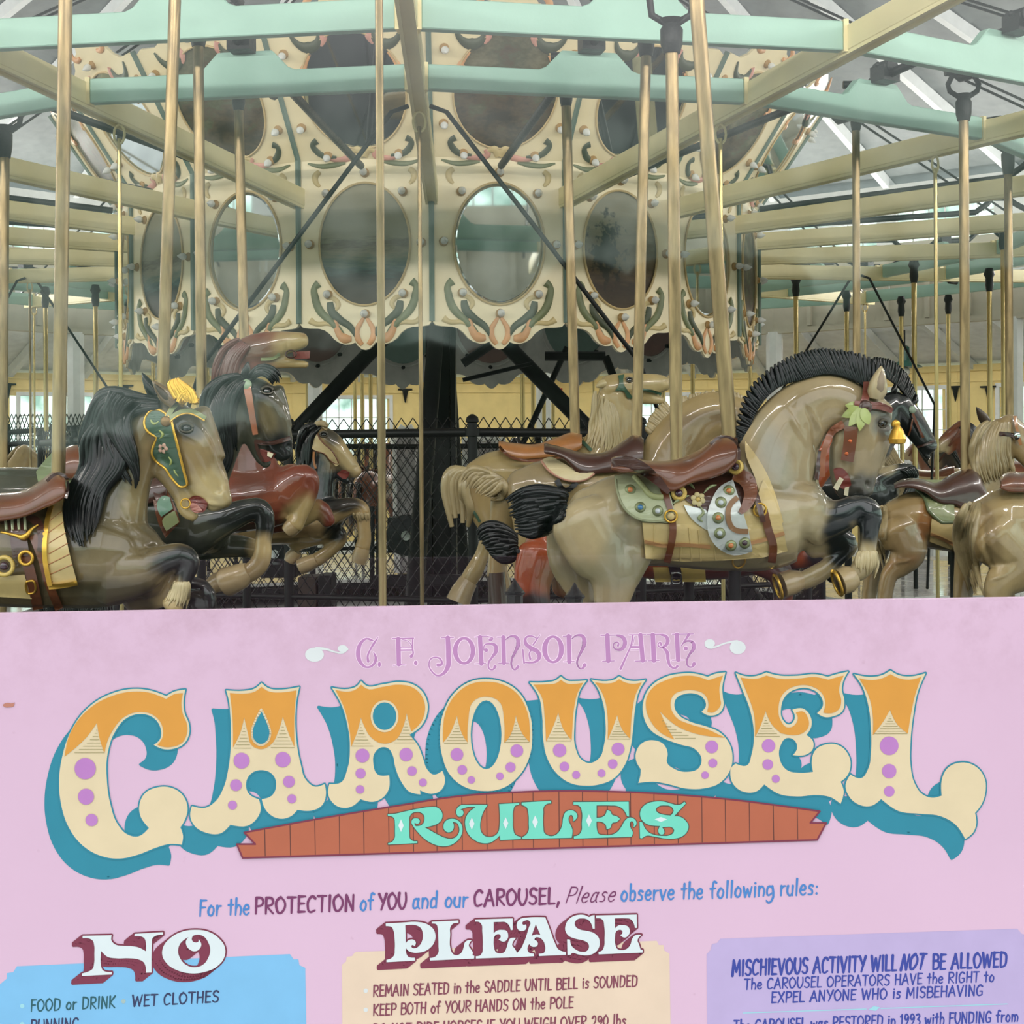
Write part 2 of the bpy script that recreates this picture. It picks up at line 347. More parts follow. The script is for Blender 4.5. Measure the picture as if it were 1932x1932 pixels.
for i, (ch, T, s, holes, orange, dots, hatch) in enumerate(LET):
    lt = MB(); lps = face(lt, s, T, LAY*(7+i*.3), holes)
    letter = sobj('letter', lt, CREAM, None); letter.parent = sign
    om = MB()
    for q in lps: ribbon(om, q, 5.6, S3, 0, LAY*6, closed=True)
    sh = shift(lps, DX, DY); fill(om, sh, LAY*2)
    for q in sh: ribbon(om, q, 5.6, S3, 0, LAY*2, closed=True)
    sobj('letter_shadow', om, TEAL, letter)
    om = MB()
    for q in orange: face(om, q, T, LAY*(10+i*.3), [ [((p[0]-917)*1.0+917, p[1]) for p in h] for h in lps[1:]] if ch in 'AR' else [])
    sobj('top_band', om, ORANGE, letter)
    if ch in 'AR':   # fine cream line round the counter
        om = MB(); ribbon(om, lps[1], 4.5, S3, 0, LAY*12.5, closed=True); sobj('counter_line', om, CREAM, letter)
        om = MB(); fill(om, [[((p[0]-sum(a[0] for a in lps[1])/len(lps[1]))*.93+sum(a[0] for a in lps[1])/len(lps[1]), (p[1]-sum(a[1] for a in lps[1])/len(lps[1]))*.93+sum(a[1] for a in lps[1])/len(lps[1])) for p in lps[1]]], LAY*13.2)
        sobj('counter', om, TEAL, letter)
    for d in dots:
        om = MB(); c = tr2(d, T); om.add([S3(p[0], p[1], LAY*12) for p in disc(c[0], c[1], d[2]*T[2])], [tuple(range(28))]); sobj('dot', om, PURP, letter)
    om = MB()
    for (ax, ay, by, bx0, bx1, cx) in hatch:
        k = 8
        for j in range(k):
            t = (j+1)/k; yy = ay + (by-ay)*t; tt = t**1.7
            a = tr2((ax+(bx0-ax)*tt, yy), T); b = tr2((ax+(bx1-ax)*tt, yy), T)
            ribbon(om, [a, b], .9, S3, 0, LAY*13, cap=False)
    sobj('hatching', om, HATCH, letter, kind='stuff')
bpy.data.objects.remove(shadow)
# small pink slivers come from the gaps between letter and shadow; banner over it
mb = MB(); ban = curve("461,1570* 482,1592* 447,1592* 458,1618* 1541,1584* 1558,1552* 1528,1552* 1546,1530* 1460,1518 1398,1510 1280,1499 1161,1493 970,1494 860,1502 753,1519 602,1544")
fill(mb, [ban], LAY*14); banner = sobj('banner', mb, BROWN)
mb = MB(); ribbon(mb, ban, 3.2, S3, 0, LAY*15, closed=True); sobj('banner_edge', mb, MAROON, banner)
def bany(x):
    best = 1500
    for i in range(len(ban)):
        a, b = ban[i], ban[(i+1) % len(ban)]
        if min(a[0], b[0]) <= x <= max(a[0], b[0]) and abs(a[0]-b[0]) > .1:
            y = a[1] + (b[1]-a[1])*(x-a[0])/(b[0]-a[0])
            if y < 1583: best = y
    return best
for x in [995,1090,1183,1275,1366,1460,1552,1640,1735,1828,1925]:
    x = x*.50207; mb = MB(); ribbon(mb, [(x, bany(x)), (x+1, 1616-(x-458)*.0314)], 1.5, S3, 0, LAY*15, cap=False); sobj('plank_line', mb, DKLINE, banner)
for x in [90,187,275,368,455,543,632,722,810,900,990,1080]:
    x = x*.50311+960; mb = MB(); ribbon(mb, [(x, bany(x)), (x+1, 1616-(x-458)*.0314)], 1.5, S3, 0, LAY*15, cap=False); sobj('plank_line', mb, DKLINE, banner)
# RULES
T1 = (720, 1490, .15528); T2 = (1010, 1490, .15528)
RL = [(T1, "75,292* 150,288 300,255 450,225 570,208 680,215 735,280 730,350 690,400 620,430 525,452* 600,495 700,550 780,582 850,590 900,570 940,510 940,450 915,400 860,385* 875,420 870,470 840,505 800,510 760,480 752,420 790,365 850,348 920,365 965,410 980,480 960,560 900,630 810,675 720,680 620,650 520,590 440,510 380,430 362,390 375,355 420,342 455,355 460,390 435,408 400,395* 405,430 450,435 500,410 520,360 510,300 470,270 420,265 370,280 340,320 335,400 335,520 345,590 380,618 430,620* 432,642* 80,660* 78,645* 130,625 155,590 162,500 160,400 150,340 120,318 75,310*", []),
 (T1, "1285,180* 1240,250 1205,350 1195,430 1210,510 1250,555 1310,570 1370,555 1420,500 1430,450 1425,170* 1670,155* 1665,178* 1620,190 1598,240 1592,350 1598,480 1620,540 1690,568* 1690,592* 1440,608* 1435,548* 1380,600 1310,638 1220,642 1120,600 1050,530 1015,430 1020,340 1060,270 1140,208* 1050,205 955,235* 985,250 992,285 970,315 935,320 910,290 910,235 950,190 1050,180", []),
 (T1, "1700,150* 2055,130* 2055,160* 2010,165 1970,200 1962,280 1962,450 1975,520 2015,550 2095,552 2150,510 2190,430 2205,330 2235,265 2290,245 2350,265 2375,320 2328,378* 2325,330 2300,300 2275,320 2268,360 2290,420 2315,480 2305,578* 1708,592* 1705,570* 1750,545 1780,500 1785,400 1780,280 1760,210 1700,180*", []),
 (T2, "460,145* 1130,140* 1135,320* 1110,315* 1070,240 1000,195 900,185 740,185* 740,335* 800,330 845,300 865,245* 905,255 930,300 980,315 1025,348* 985,385 930,400 905,460 862,475* 850,420 800,385 740,380* 745,480 765,530 830,545 930,540 1000,500 1050,430 1085,370 1130,335 1190,345 1225,400 1215,430 1188,450* 1190,400 1165,375 1145,400 1150,450 1180,520 1165,565* 465,588* 465,560* 520,545 555,500 562,400 560,250 540,200 510,180 460,175*", []),
 (T2, "1825,160* 1680,318* 1750,322 1820,370 1855,430 1840,500 1780,560 1680,588 1560,585 1450,565 1340,555 1290,585* 1268,580* 1262,385* 1295,390* 1320,450 1370,510 1450,545 1540,555 1620,550 1670,520 1680,480 1650,450 1590,445 1535,452* 1560,490 1555,530 1510,535 1490,500 1510,435* 1430,430 1350,410 1290,360 1268,290 1290,220 1350,165 1440,140 1560,140 1650,165 1720,180 1770,170 1805,140*", ["1460,240 1490,200 1570,185 1650,205 1675,250 1640,308* 1540,295 1480,270"])]
dia = [[(T1,235,430,33,78)], [(T1,1093,405,33,75),(T1,1505,400,32,72)], [(T1,1862,385,35,78)], [(T2,648,370,35,78)], [(T2,1520,355,78,30)]]
for i, (T, s, h) in enumerate(RL):
    mb = MB(); lps = face(mb, s, T, LAY*(18+.3*i), h); lt = sobj('letter', mb, MINT, None)
    mb = MB()
    for q in lps: ribbon(mb, q, 3.0, S3, 0, LAY*17, closed=True)
    sobj('outline', mb, mat('sign_outline_dark', (70, 70, 62), .5), lt)
    for (TT, x, y, a, b) in dia[i]:
        mb = MB(); q = [tr2(p, TT) for p in ((x-a, y), (x, y-b), (x+a, y), (x, y+b))]; mb.add([S3(p[0], p[1], LAY*20) for p in q], [(0,1,2,3)]); sobj('diamond', mb, WHITE, lt)
# C. F. JOHNSON PARK : pen strokes with swelling width
J1 = (570, 1180, .2226); J2 = (990, 1180, .2226)
def pen(T, strokes, m, z=LAY*2, name='letter'):
    mb = MB()
    for st in strokes:
        if st[0] == 'ring':
            _, x, y, a, b, c, d = st; X, Yy = tr2((x, y), T); fill(mb, [disc(X, Yy, a*T[2], b*T[2]), disc(X, Yy, c*T[2], d*T[2])], z); continue
        if st[0] == 'dot':
            _, x, y, a, b = st; X, Yy = tr2((x, y), T); mb.add([S3(p[0], p[1], z) for p in disc(X, Yy, a*T[2], b*T[2])], [tuple(range(28))]); continue
        pts, ws = st
        q = curve(pts, T[0], T[1], T[2], n=5, closed=False); k = len(pts.split())
        if not hasattr(ws, '__len__'): W = [ws*T[2]]*len(q)
        else: W = [np.interp(j/5, range(k), ws)*T[2] for j in range(len(q))]
        ribbon(mb, q, W, S3, 0, z)
    return sobj(name, mb, m)
G = [
 (J1, [("600,128 550,112 505,140 478,200 476,260 500,320 550,355 600,335 625,285 605,225", (12,14,26,36,38,28,16,20,26,6)), ("645,98 610,150 575,210 555,265 560,305", (4,20,14,18,24)), ("545,110 590,128", 12)]),
 (J1, [('dot',655,330,14,22)]),
 (J1, [("765,112* 945,108*", 10), ("815,115* 820,330*", 38), ("770,340* 820,332* 875,335*", (6,14,6)), ("835,190* 940,190*", 8), ("835,210* 940,208*", 13), ("937,110 936,200 940,240 925,262", (12,12,14,30)), ("850,120 900,135 935,185", 7)]),
 (J1, [('dot',963,318,15,20)]),
 (J1, [("1180,105* 1285,102*", 8), ("1235,105 1240,250 1235,350 1200,405 1150,425 1100,390 1075,330 1090,285 1130,270 1175,290 1180,330 1150,335", (40,42,40,26,16,13,12,12,13,16,24,28))]),
 (J1, [('ring',1373,215,95,118,55,95)]),
 (J1, [("1465,100* 1590,98 1615,112 1595,122", (8,8,12,30)), ("1508,100* 1520,325*", 38), ("1465,325* 1555,320*", 8), ("1540,210 1545,168 1590,155 1640,175 1645,210 1610,270 1580,320 1590,370 1620,372 1635,348", (10,10,16,32,36,20,16,14,14,28)), ('dot',1560,210,17,16)]),
 (J1, [("1655,100* 1725,98*", 8), ("1705,100* 1710,320*", 36), ("1665,320* 1755,318*", 8), ("1725,120 1770,92 1820,105 1832,150 1808,220 1780,280 1775,340 1800,375 1830,350", (8,16,30,38,26,18,16,13,28))]),
 (J2, [("130,80 70,165", (6,14)), ("100,108 50,90 10,105 5,145 50,190 110,225 125,265 100,302 50,315 -10,310", (10,13,18,30,36,38,34,22,15,10)), ("-17,205* -5,320*", 14), ("60,200 40,235 47,285", (8,14,20))]),
 (J2, [('ring',240,203,93,118,50,98)]),
 (J2, [("325,92* 400,90*", 8), ("372,90* 378,308*", 38), ("330,308* 420,305*", 8), ("400,112 440,85 490,92 505,140 482,215 455,270 445,330 480,368 508,335", (8,16,30,38,26,18,16,13,34))]),
 (J2, [("645,85* 800,82*", 9), ("700,85* 708,300*", 40), ("660,303* 760,300*", 8), ("780,84 835,105 848,160 825,198 780,205 750,175 765,145 795,150 790,172", (16,32,36,28,15,11,10,13,20))]),
 (J2, [("885,80* 1025,78*", 8), ("980,80* 1000,298*", 38), ("935,302* 1035,300*", 8), ("915,85 900,170 870,240 812,368", (14,14,14,22)), ("905,183* 965,183*", 20), ("900,207* 965,206*", 6), ("932,95* 915,165*", 6)]),
 (J2, [("1035,78* 1170,75*", 8), ("1085,80* 1095,298*", 40), ("1045,300* 1140,297*", 8), ("1150,78 1198,95 1212,130 1190,172 1150,185 1130,160 1150,145 1155,165", (14,28,34,26,12,10,12,18)), ("1170,185 1208,230 1215,290 1240,350 1275,362 1293,346", (16,32,28,20,15,24))]),
 (J2, [("1250,75* 1430,72*", 8), ("1290,78* 1300,293*", 38), ("1250,295* 1350,292*", 8), ("1390,78 1370,110 1325,175", (26,18,8)), ("1345,150 1385,130 1427,150 1433,190 1400,240 1375,300 1385,345 1415,352 1435,325", (10,16,30,32,20,15,14,13,34)), ('dot',1365,195,18,17)]),
]
for T, st in G:
    pen(T, [(s if s[0] in ('dot','ring') else (s[0], [v+9 for v in s[1]] if hasattr(s[1], '__len__') else s[1]+9)) if s[0] not in ('dot','ring') else ((s[0],)+s[1:3]+tuple(v+(5 if i < 2 else -5) for i, v in enumerate(s[3:]))) for s in st], mat('sign_halo_pink', (232, 206, 224), .45), LAY, 'letter_halo')
    pen(T, st, MAUVE)
pen(J1, [('dot',105,248,80,60), ("120,195 200,200 280,225 350,230 385,200", (26,20,14,13,16)), ('dot',343,196,42,30)], ORNW, name='flourish')
pen(J2, [('dot',1568,152,44,36), ("1530,170 1560,190 1620,180 1700,150 1760,138 1800,135", (12,14,16,14,18,24)), ('dot',1805,187,68,57)], ORNW, name='flourish')
# panels
for name, s, m in (('blue_panel', "-40,1864* 0,1857* 13,1846* 13,1836* 25,1834* 32,1823* 547,1800* 554,1810* 563,1810* 565,1821* 576,1826* 590,2600* -40,2600*", BLUE),
                   ('peach_panel', "645,1820* 653,1814* 654,1805* 664,1804* 670,1796* 1239,1775* 1243,1783* 1252,1783* 1253,1793* 1263,1799* 1275,2600* 650,2600*", PEACH),
                   ('lilac_panel', "1333,1800* 1341,1792* 1343,1781* 1353,1779* 1359,1771* 1919,1752* 1928,1762* 1960,1770* 1960,2600* 1340,2600*", LILAC)):
    mb = MB(); face(mb, s, (0,0,1), LAY*1.5); sobj(name, mb, m)
# NO / PLEASE
TN = (120, 1730, .16563); P1 = (700, 1700, .13975); P2 = (960, 1700, .13975)
BL = [(TN, "218,212* 550,205* 545,260 590,310 680,325 780,330 870,350 940,390* 940,300 920,240 880,218 808,215* 812,190* 1135,170* 1135,200* 1060,208 1015,240 1008,300 1003,630* 938,632* 935,560 910,510 850,480 740,468 600,468 500,450 430,385* 430,560 445,600 480,620 552,625* 550,652* 208,670* 212,640* 280,620 330,590 350,520 352,420 350,320 335,270 290,242 218,240*", []),
 (TN, "1500,143 1650,165 1770,240 1840,350 1830,460 1750,560 1620,620 1470,640 1310,610 1180,530 1125,430 1140,330 1220,235 1350,165", ["1425,225* 1395,270 1400,320 1440,370 1500,388 1550,360 1570,310 1540,250* 1535,280 1500,288 1468,270 1470,220 1520,200 1590,215 1650,290 1672,370 1650,460 1590,540 1500,570 1400,545 1330,470 1305,380 1330,300"]),
 (P1, "198,298* 450,285 620,278 760,310 850,390 870,460 850,560 770,650 660,690 560,690 500,665 470,630* 475,700 500,745 590,760* 595,800* 208,822* 208,790* 270,770 310,730 320,650 318,500 305,400 280,350 200,335*", ["462,325* 600,322 670,360 700,450 690,530 650,600 600,632 560,630 545,600 560,590 585,605* 605,570 585,525 540,515 500,530 470,565* 466,450"]),
 (P1, "820,275* 1180,258* 1180,290* 1110,300 1075,340 1068,450 1068,620 1085,680 1120,720 1170,725 1220,690 1250,620 1270,550 1310,525 1360,525* 1330,560 1320,600 1350,650 1372,690 1368,725* 1395,735* 1392,772* 795,800* 792,765* 860,750 905,700 910,600 905,450 900,360 880,310 820,300*", []),
 (P1, "1405,245* 1912,230* 1912,385* 1885,388* 1860,320 1810,280 1740,278 1655,280* 1655,430* 1700,395 1770,385 1830,400 1850,450 1840,510 1790,545 1720,515* 1750,480 1740,450 1700,445 1665,475 1655,530 1660,620 1680,680 1730,702 1790,690 1830,620 1850,550 1880,500 1955,495* 1920,540 1905,590 1940,640 1972,694* 1968,752* 1415,772* 1415,740* 1470,730 1500,690 1508,600 1500,400 1490,310 1460,280 1405,275*", []),
 (P2, "110,694* 160,640 200,560 240,450 270,350 290,290 265,258 215,262 180,290 190,315 230,310* 235,360 205,395 160,400 120,375 105,330 120,270 170,230 250,218 490,215* 560,400 620,560 670,650 770,685* 770,722* 405,738* 405,705* 470,695 490,650 485,590 460,530 410,490 360,490 345,515 370,530* 390,560 375,605 340,615 300,605 272,575* 250,640 265,685 335,705* 338,740* 106,752*", ["362,310* 425,455* 380,445 305,465*"]),
 (P2, "1115,190* 1155,185* 1158,368* 1130,368* 1110,300 1060,245 990,230 920,245 888,290 900,340 960,380 1060,400 1150,430 1210,490 1225,560 1200,650 1130,710 1030,730 930,715 850,700 830,722* 790,725* 785,512* 825,515* 840,590 900,650 980,680 1050,670 1080,620 1070,570 1010,530 900,505 800,460 762,400 765,320 800,250 870,200 960,180 1040,190 1085,210", []),
 (P2, "1175,190* 1725,178* 1728,358* 1700,358* 1680,290 1640,240 1560,228 1428,230* 1430,365* 1470,330 1540,320 1610,345 1630,400 1610,460 1560,490 1500,455* 1530,430 1525,395 1485,385 1445,410 1432,470 1435,580 1460,640 1520,658 1590,640 1640,580 1660,510 1700,460 1790,452* 1750,490 1735,530 1755,580 1775,650* 1805,655* 1805,690* 1210,715* 1208,680* 1255,665 1280,620 1290,500 1285,330 1270,260 1240,232 1178,228*", [])]
for i, (T, s, h) in enumerate(BL):
    mb = MB(); lps = face(mb, s, T, LAY*(8+.4*i), h); lt = sobj('letter', mb, WHITE, None)
    mb = MB(); sx, sy = (-17.5, 14) if i < 2 else (-15.5, 12.5)
    for k in range(11):
        t = k/10; q2 = shift(lps, sx*t, sy*t); fill(mb, q2, LAY*4)
        for q in q2: ribbon(mb, q, 5.5, S3, 0, LAY*4, closed=True)
    sobj('letter_shadow', mb, MAROON, lt)

# hand-lettered text : a small single-stroke brush alphabet
GL = {
'A':(.62,"0,0 .3,1*;.3,1* .6,0;.1,.36 .5,.36"),'B':(.52,".06,1* .06,0*;.06,1 .42,.93 .44,.62 .06,.55;.06,.55 .48,.5 .5,.1 .06,0"),
'C':(.55,".5,.86 .34,1 .1,.8 .04,.4 .2,.02 .5,.12"),'D':(.58,".06,1* .06,0*;.06,1 .45,.88 .52,.5 .42,.1 .06,0"),
'E':(.46,".06,1* .06,0*;.06,.98* .46,.98*;.06,.54* .4,.54*;.06,.02* .46,.02*"),'F':(.45,".06,1* .06,0*;.06,.98* .46,.98*;.06,.54* .4,.54*"),
'G':(.58,".5,.86 .32,1 .1,.8 .04,.4 .2,.02 .5,.1* .5,.42* .3,.42*"),'H':(.56,".06,1* .06,0*;.5,1* .5,0*;.06,.52* .5,.52*"),
'I':(.2,".1,1* .1,0*"),'J':(.4,".34,1* .34,.2 .18,0 .02,.14"),'K':(.54,".06,1* .06,0*;.5,1* .08,.45* .52,0*"),
'L':(.44,".06,1* .06,.02* .44,.02*"),'M':(.72,".04,0* .1,1* .36,.25* .62,1* .68,0*"),'N':(.58,".06,0* .06,1* .5,0* .5,1*"),
'O':(.62,".3,1 .08,.82 .04,.4 .28,0 .54,.25 .56,.7 .3,1"),'P':(.5,".06,1* .06,0*;.06,1 .44,.92 .44,.55 .06,.46"),
'R':(.54,".06,1* .06,0*;.06,1 .44,.92 .44,.58 .08,.5* .52,0*"),'S':(.5,".46,.88 .28,1 .08,.84 .14,.58 .42,.42 .44,.12 .24,0 .03,.12"),
'T':(.52,"0,.98* .52,.98*;.26,.98* .26,0*"),'U':(.56,".05,1* .06,.3 .27,0 .5,.3 .5,1*"),'V':(.56,".02,1* .28,0* .54,1*"),
'W':(.8,".02,1* .2,0* .4,.85* .6,0* .78,1*"),'X':(.54,".02,1* .52,0*;.5,1* .02,0*"),'Y':(.54,".02,1* .27,.5*;.54,1* .2,0*"),
'a':(.46,".38,.55 .2,.62 .05,.35 .14,.02 .38,.2*;.38,.62* .38,.1 .46,0"),'b':(.44,".06,1.05* .06,.02*;.06,.45 .26,.62 .4,.35 .24,0 .06,.08"),
'd':(.46,".38,.55 .2,.62 .05,.35 .14,.02 .38,.15;.4,1.05* .4,0*"),'e':(.44,".06,.34* .38,.38 .26,.62 .07,.45 .08,.12 .24,0 .42,.12"),
'f':(.36,".38,.98 .24,1.05 .17,.85 .17,0*;0,.6* .34,.62*"),'g':(.46,".38,.55 .2,.62 .05,.35 .16,.05 .38,.18;.4,.62* .4,-.3 .2,-.42 .04,-.28"),
'h':(.44,".06,1.05* .06,0*;.06,.42 .24,.62 .38,.5 .38,0*"),'i':(.18,".09,.62* .09,0*;.09,.86* .09,.9*"),
'l':(.18,".09,1.05* .09,0*"),'m':(.66,".06,.62* .06,0*;.06,.45 .2,.62 .32,.5 .32,0*;.32,.45 .46,.62 .6,.5 .6,0*"),
'n':(.44,".06,.62* .06,0*;.06,.42 .24,.62 .38,.5 .38,0*"),'o':(.46,".22,.62 .06,.4 .1,.08 .24,0 .4,.2 .36,.52 .22,.62"),
'r':(.34,".06,.62* .06,0*;.06,.4 .18,.58 .34,.6"),'s':(.38,".34,.55 .18,.62 .08,.48 .3,.26 .28,.05 .04,.04"),
't':(.34,".17,.95* .17,0*;0,.62* .34,.63*"),'u':(.44,".05,.62* .06,.12 .2,0 .38,.2;.38,.62* .38,0*"),'v':(.42,".02,.62* .2,0* .4,.62*"),
'w':(.6,".02,.62* .15,0* .3,.5* .45,0* .58,.62*"),'1':(.26,".02,.8* .16,1* .16,0*"),'9':(.46,".4,.7 .2,.48 .06,.72 .2,.98 .4,.8 .36,.3 .16,0"),
'3':(.44,".06,.92 .26,1 .38,.78 .18,.54* .4,.4 .34,.04 .04,.06"),'2':(.46,".06,.78 .24,1 .4,.74 .06,.03* .44,.03*"),
'0':(.48,".24,1 .06,.75 .06,.25 .24,0 .42,.25 .42,.75 .24,1"),':':(.2,".1,.5* .1,.54*;.1,.08* .1,.12*"),'.':(.18,".08,.04* .08,.07*"),
',':(.2,".12,.08 .04,-.2"),' ':(.26,"")}
def text(s, x0, y0, x1, y1, cap, m, wd=.15, slant=.06, z=LAY*3):
    adv = [GL[c][0] + .13 for c in s]; tot = sum(adv) - .13; dx, dy = (x1-x0)/tot, (y1-y0)/tot
    x = 0; mb = MB(); rr = random.Random(hash(s) % 1000 if False else len(s)*7)
    for c, a in zip(s, adv):
        jy = rr.uniform(-.02, .02)
        for st in GL[c][1].split(';'):
            if not st: continue
            q = curve(st, n=4, closed=False); k = len(q)
            P = []
            for (u, v) in q:
                gx = x + u + v*slant; P.append((x0 + gx*dx, y0 + (x+u)*dy - (v+jy)*cap))
            W = [cap*wd*(1.08 - .35*i/max(1, k-1)) for i in range(k)]
            ribbon(mb, P, W, S3, 0, z)
        x += a
    nm = 'text_line'
    return sobj(nm, mb, m)
bl = lambda x: 1728 - (x-377)*.0348
for s, a, b, m, wd, sl in (("For the", 376, 470, LBLUE, .14, .06), ("PROTECTION", 481, 668, LPLUM, .17, .04), ("of", 679, 704, LBLUE, .14, .06), ("YOU", 714, 766, LPLUM, .17, .04),
    ("and our", 778, 882, LBLUE, .14, .06), ("CAROUSEL,", 894, 1056, LPLUM, .17, .04), ("Please", 1066, 1158, LPLUM, .09, .35), ("observe the following rules:", 1171, 1543, LBLUE, .14, .06)):
    text(s, a, bl(a), b, bl(b), 30, m, wd, sl)
text("FOOD or DRINK", 58, 1908, 217, 1901, 22, LGREEN); text("WET CLOTHES", 249, 1899, 412, 1890, 21, LNAVY, .17); text("RUNNING", 58, 1946, 148, 1942, 22, LNAVY)
text("REMAIN SEATED in the SADDLE UNTIL BELL is SOUNDED", 704, 1880, 1202, 1861, 21, LWINE, .16)
text("KEEP BOTH of YOUR HANDS ON the POLE", 704, 1916, 1081, 1901, 21, LWINE, .16); text("DO NOT RIDE HORSES IF YOU WEIGH OVER 290 lbs.", 704, 1953, 1186, 1935, 21, LWINE, .16)
text("MISCHIEVOUS ACTIVITY WILL", 1381, 1841, 1691, 1831, 29, LROYAL, .17); text("NOT", 1698, 1830, 1742, 1828, 29, LROYAL, .18, .3); text("BE ALLOWED", 1759, 1829, 1899, 1824, 28, LROYAL, .17)
text("The CAROUSEL OPERATORS HAVE the RIGHT to", 1404, 1867, 1875, 1852, 20, LROYAL, .16); text("EXPEL ANYONE WHO is MISBEHAVING", 1455, 1892, 1854, 1878, 20, LROYAL, .17)
text("The CAROUSEL was RESTORED in 1993 with FUNDING from", 1384, 1946, 1920, 1927, 21, LROYAL, .16)
mb = MB(); ribbon(mb, [(1402, 1911), (1634, 1903.5)], 1.8, S3, 0, LAY*3); ribbon(mb, [(1662, 1902.5), (1900, 1894)], 1.8, S3, 0, LAY*3)
mb.add([S3(x, y, LAY*3) for x, y in ((1638, 1905), (1648, 1898), (1660, 1900), (1652, 1907))], [(0,1,2,3)]); sobj('divider', mb, CYAN)
for x, y, m in ((42, 1898, CYAN), (233, 1889, mat('sign_bullet_grey', (150, 170, 170), .5)), (690, 1869, ORNW), (690, 1905, ORNW), (42, 1932, CYAN)):
    mb = MB(); mb.add([S3(p[0], p[1], LAY*3) for p in disc(x, y, 4.2, n=14)], [tuple(range(14))]); sobj('bullet', mb, m)
# a dry leaf scrap stuck to the board
mb = MB(); q = curve("6,1331 14,1326 22,1327 28,1325* 26,1332 18,1334 10,1334"); fill(mb, [q], LAY*6)
lf = obj('leaf_scrap', mb, mat('dry_leaf', (168, 110, 95), .7), None); lf['label'] = 'tiny dry leaf scrap stuck to the left edge of the pink sign'; lf['category'] = 'leaf'
ROOF_FILL, WALL_FILL = 36, 15  # strengths of the added roof and wall fill lights
# ================================================================ THE CAROUSEL HALL
CX, CY = -.4938, 10.623
PH0 = math.radians(1.367)
def pc(r, ph, h):            # h above the camera's height
    return Vector((CX + r*math.sin(ph), CY - r*math.cos(ph), CAMZ + h))
def phk(k): return PH0 + math.radians(20)*k
FLOOR = -CAMZ
CONC = mat('floor_grey', (190, 190, 190), .35, var=.2, scale=2.5)
mb = MB(); n = 72; mb.v = [tuple(pc(0, 0, FLOOR))] + [tuple(pc(11.4, 2*PI*i/n, FLOOR)) for i in range(n)]; mb.f = [(0, 1+i, 1+(i+1) % n) for i in range(n)]
obj('floor', mb, CONC, kind='structure')
mb = MB(); mb.add([(-60,-60,-.02), (60,-60,-.02), (60,70,-.02), (-60,70,-.02)], [(0,1,2,3)])
obj('ground', mb, mat('ground_lawn', (74, 80, 66), .9, var=.3, scale=1.2), kind='structure')

# --- the pane the carousel is seen through, and added unseen foliage dimming its reflection
glass_front = bpy.data.materials.new('front_glass'); glass_front.use_nodes = True; glass_front.node_tree.nodes.clear()
def glass_nodes(gt, refl, rough=0.0):
    gn = gt.nodes; gl = gt.links
    o = gn.new('ShaderNodeOutputMaterial'); t = gn.new('ShaderNodeBsdfTransparent'); g = gn.new('ShaderNodeBsdfGlossy'); g.inputs['Roughness'].default_value = rough
    f = gn.new('ShaderNodeFresnel'); f.inputs['IOR'].default_value = 1.5
    m = gn.new('ShaderNodeMath'); m.operation = 'MULTIPLY'; m.inputs[1].default_value = refl; m.use_clamp = True
    x = gn.new('ShaderNodeMixShader'); gl.new(f.outputs[0], m.inputs[0]); gl.new(m.outputs[0], x.inputs[0]); gl.new(t.outputs[0], x.inputs[1]); gl.new(g.outputs[0], x.inputs[2]); gl.new(x.outputs[0], o.inputs[0])
glass_nodes(glass_front.node_tree, 1.45, .03)
gw = bpy.data.objects.new('window_0', None); COL.objects.link(gw); gw['kind'] = 'structure'
mb = MB(); GY = 2.42
mb.add([(x, GY+.103*x, z) for x, z in ((-1.5, .1), (1.5, .1), (1.5, 3.0), (-1.5, 3.0))], [(0,1,2,3)]); obj('pane', mb, glass_front, gw)
FRM = mat('frame_white', (220, 222, 220), .5)
for a_, b_ in (((-1.52, .08), (-1.52, 3.02)), ((1.52, .08), (1.52, 3.02)), ((-1.55, .08), (1.55, .08)), ((-1.55, 3.02), (1.55, 3.02))):
    mb = MB(); mb.beam((a_[0], GY+.103*a_[0], a_[1]), (b_[0], GY+.103*b_[0], b_[1]), .05, .05, Vector((0, 1, 0))); obj('frame', mb, FRM, gw)
rr = random.Random(4); mb = MB()
for i in range(620):
    x = rr.uniform(.2, 13); top = 2.45 if x < 2.9 else 3.15
    mb.ball((x, -9 + rr.uniform(-.5, .5), rr.uniform(.1, top-.25)*min(1, (x+.3)/.9)), rr.uniform(.3, .5), 7, 5, (1, .8, .8))
for i in range(200):
    mb.ball((rr.uniform(-6, .4), -9 + rr.uniform(-.5, .5), rr.uniform(.1, 1.35)), rr.uniform(.25, .4), 7, 5, (1, .8, .8))
obj('reflection_blocker', mb, mat('blocker_green', (40, 58, 40), .9, var=.4, scale=8), kind='structure')

# --- outer wall, far half, 18 sides with corners in line with the roof posts
WB = [math.radians(180 - 6.3 + 20*k) for k in range(-6, 6)]      # corner bearings
YEL = mat('wall_yellow', (240, 216, 146), .6, var=.06, scale=6); WTRIM = mat('trim_white', (226, 228, 226), .5, var=.05)
WALLR = 11.0; WTOP = 1.25
wall = bpy.data.objects.new('wall_far', None); COL.objects.link(wall); wall['kind'] = 'structure'
wins = [(38,172),(592,735),(1207,1345),(1652,1787),(1888,2030)]
def wall_hit(x):
    u, v = ray(x, 800); best = None
    for i in range(len(WB)-1):
        a, b = pc(WALLR, WB[i], 0), pc(WALLR, WB[i+1], 0)
        # X = u*Y
        d = (b-a); den = d.x - u*d.y
        if abs(den) < 1e-9: continue
        t = (u*a.y - a.x)/den
        if 0 <= t <= 1 and (a+d*t).y > CY: return i, t
    return None
seg_w = {}
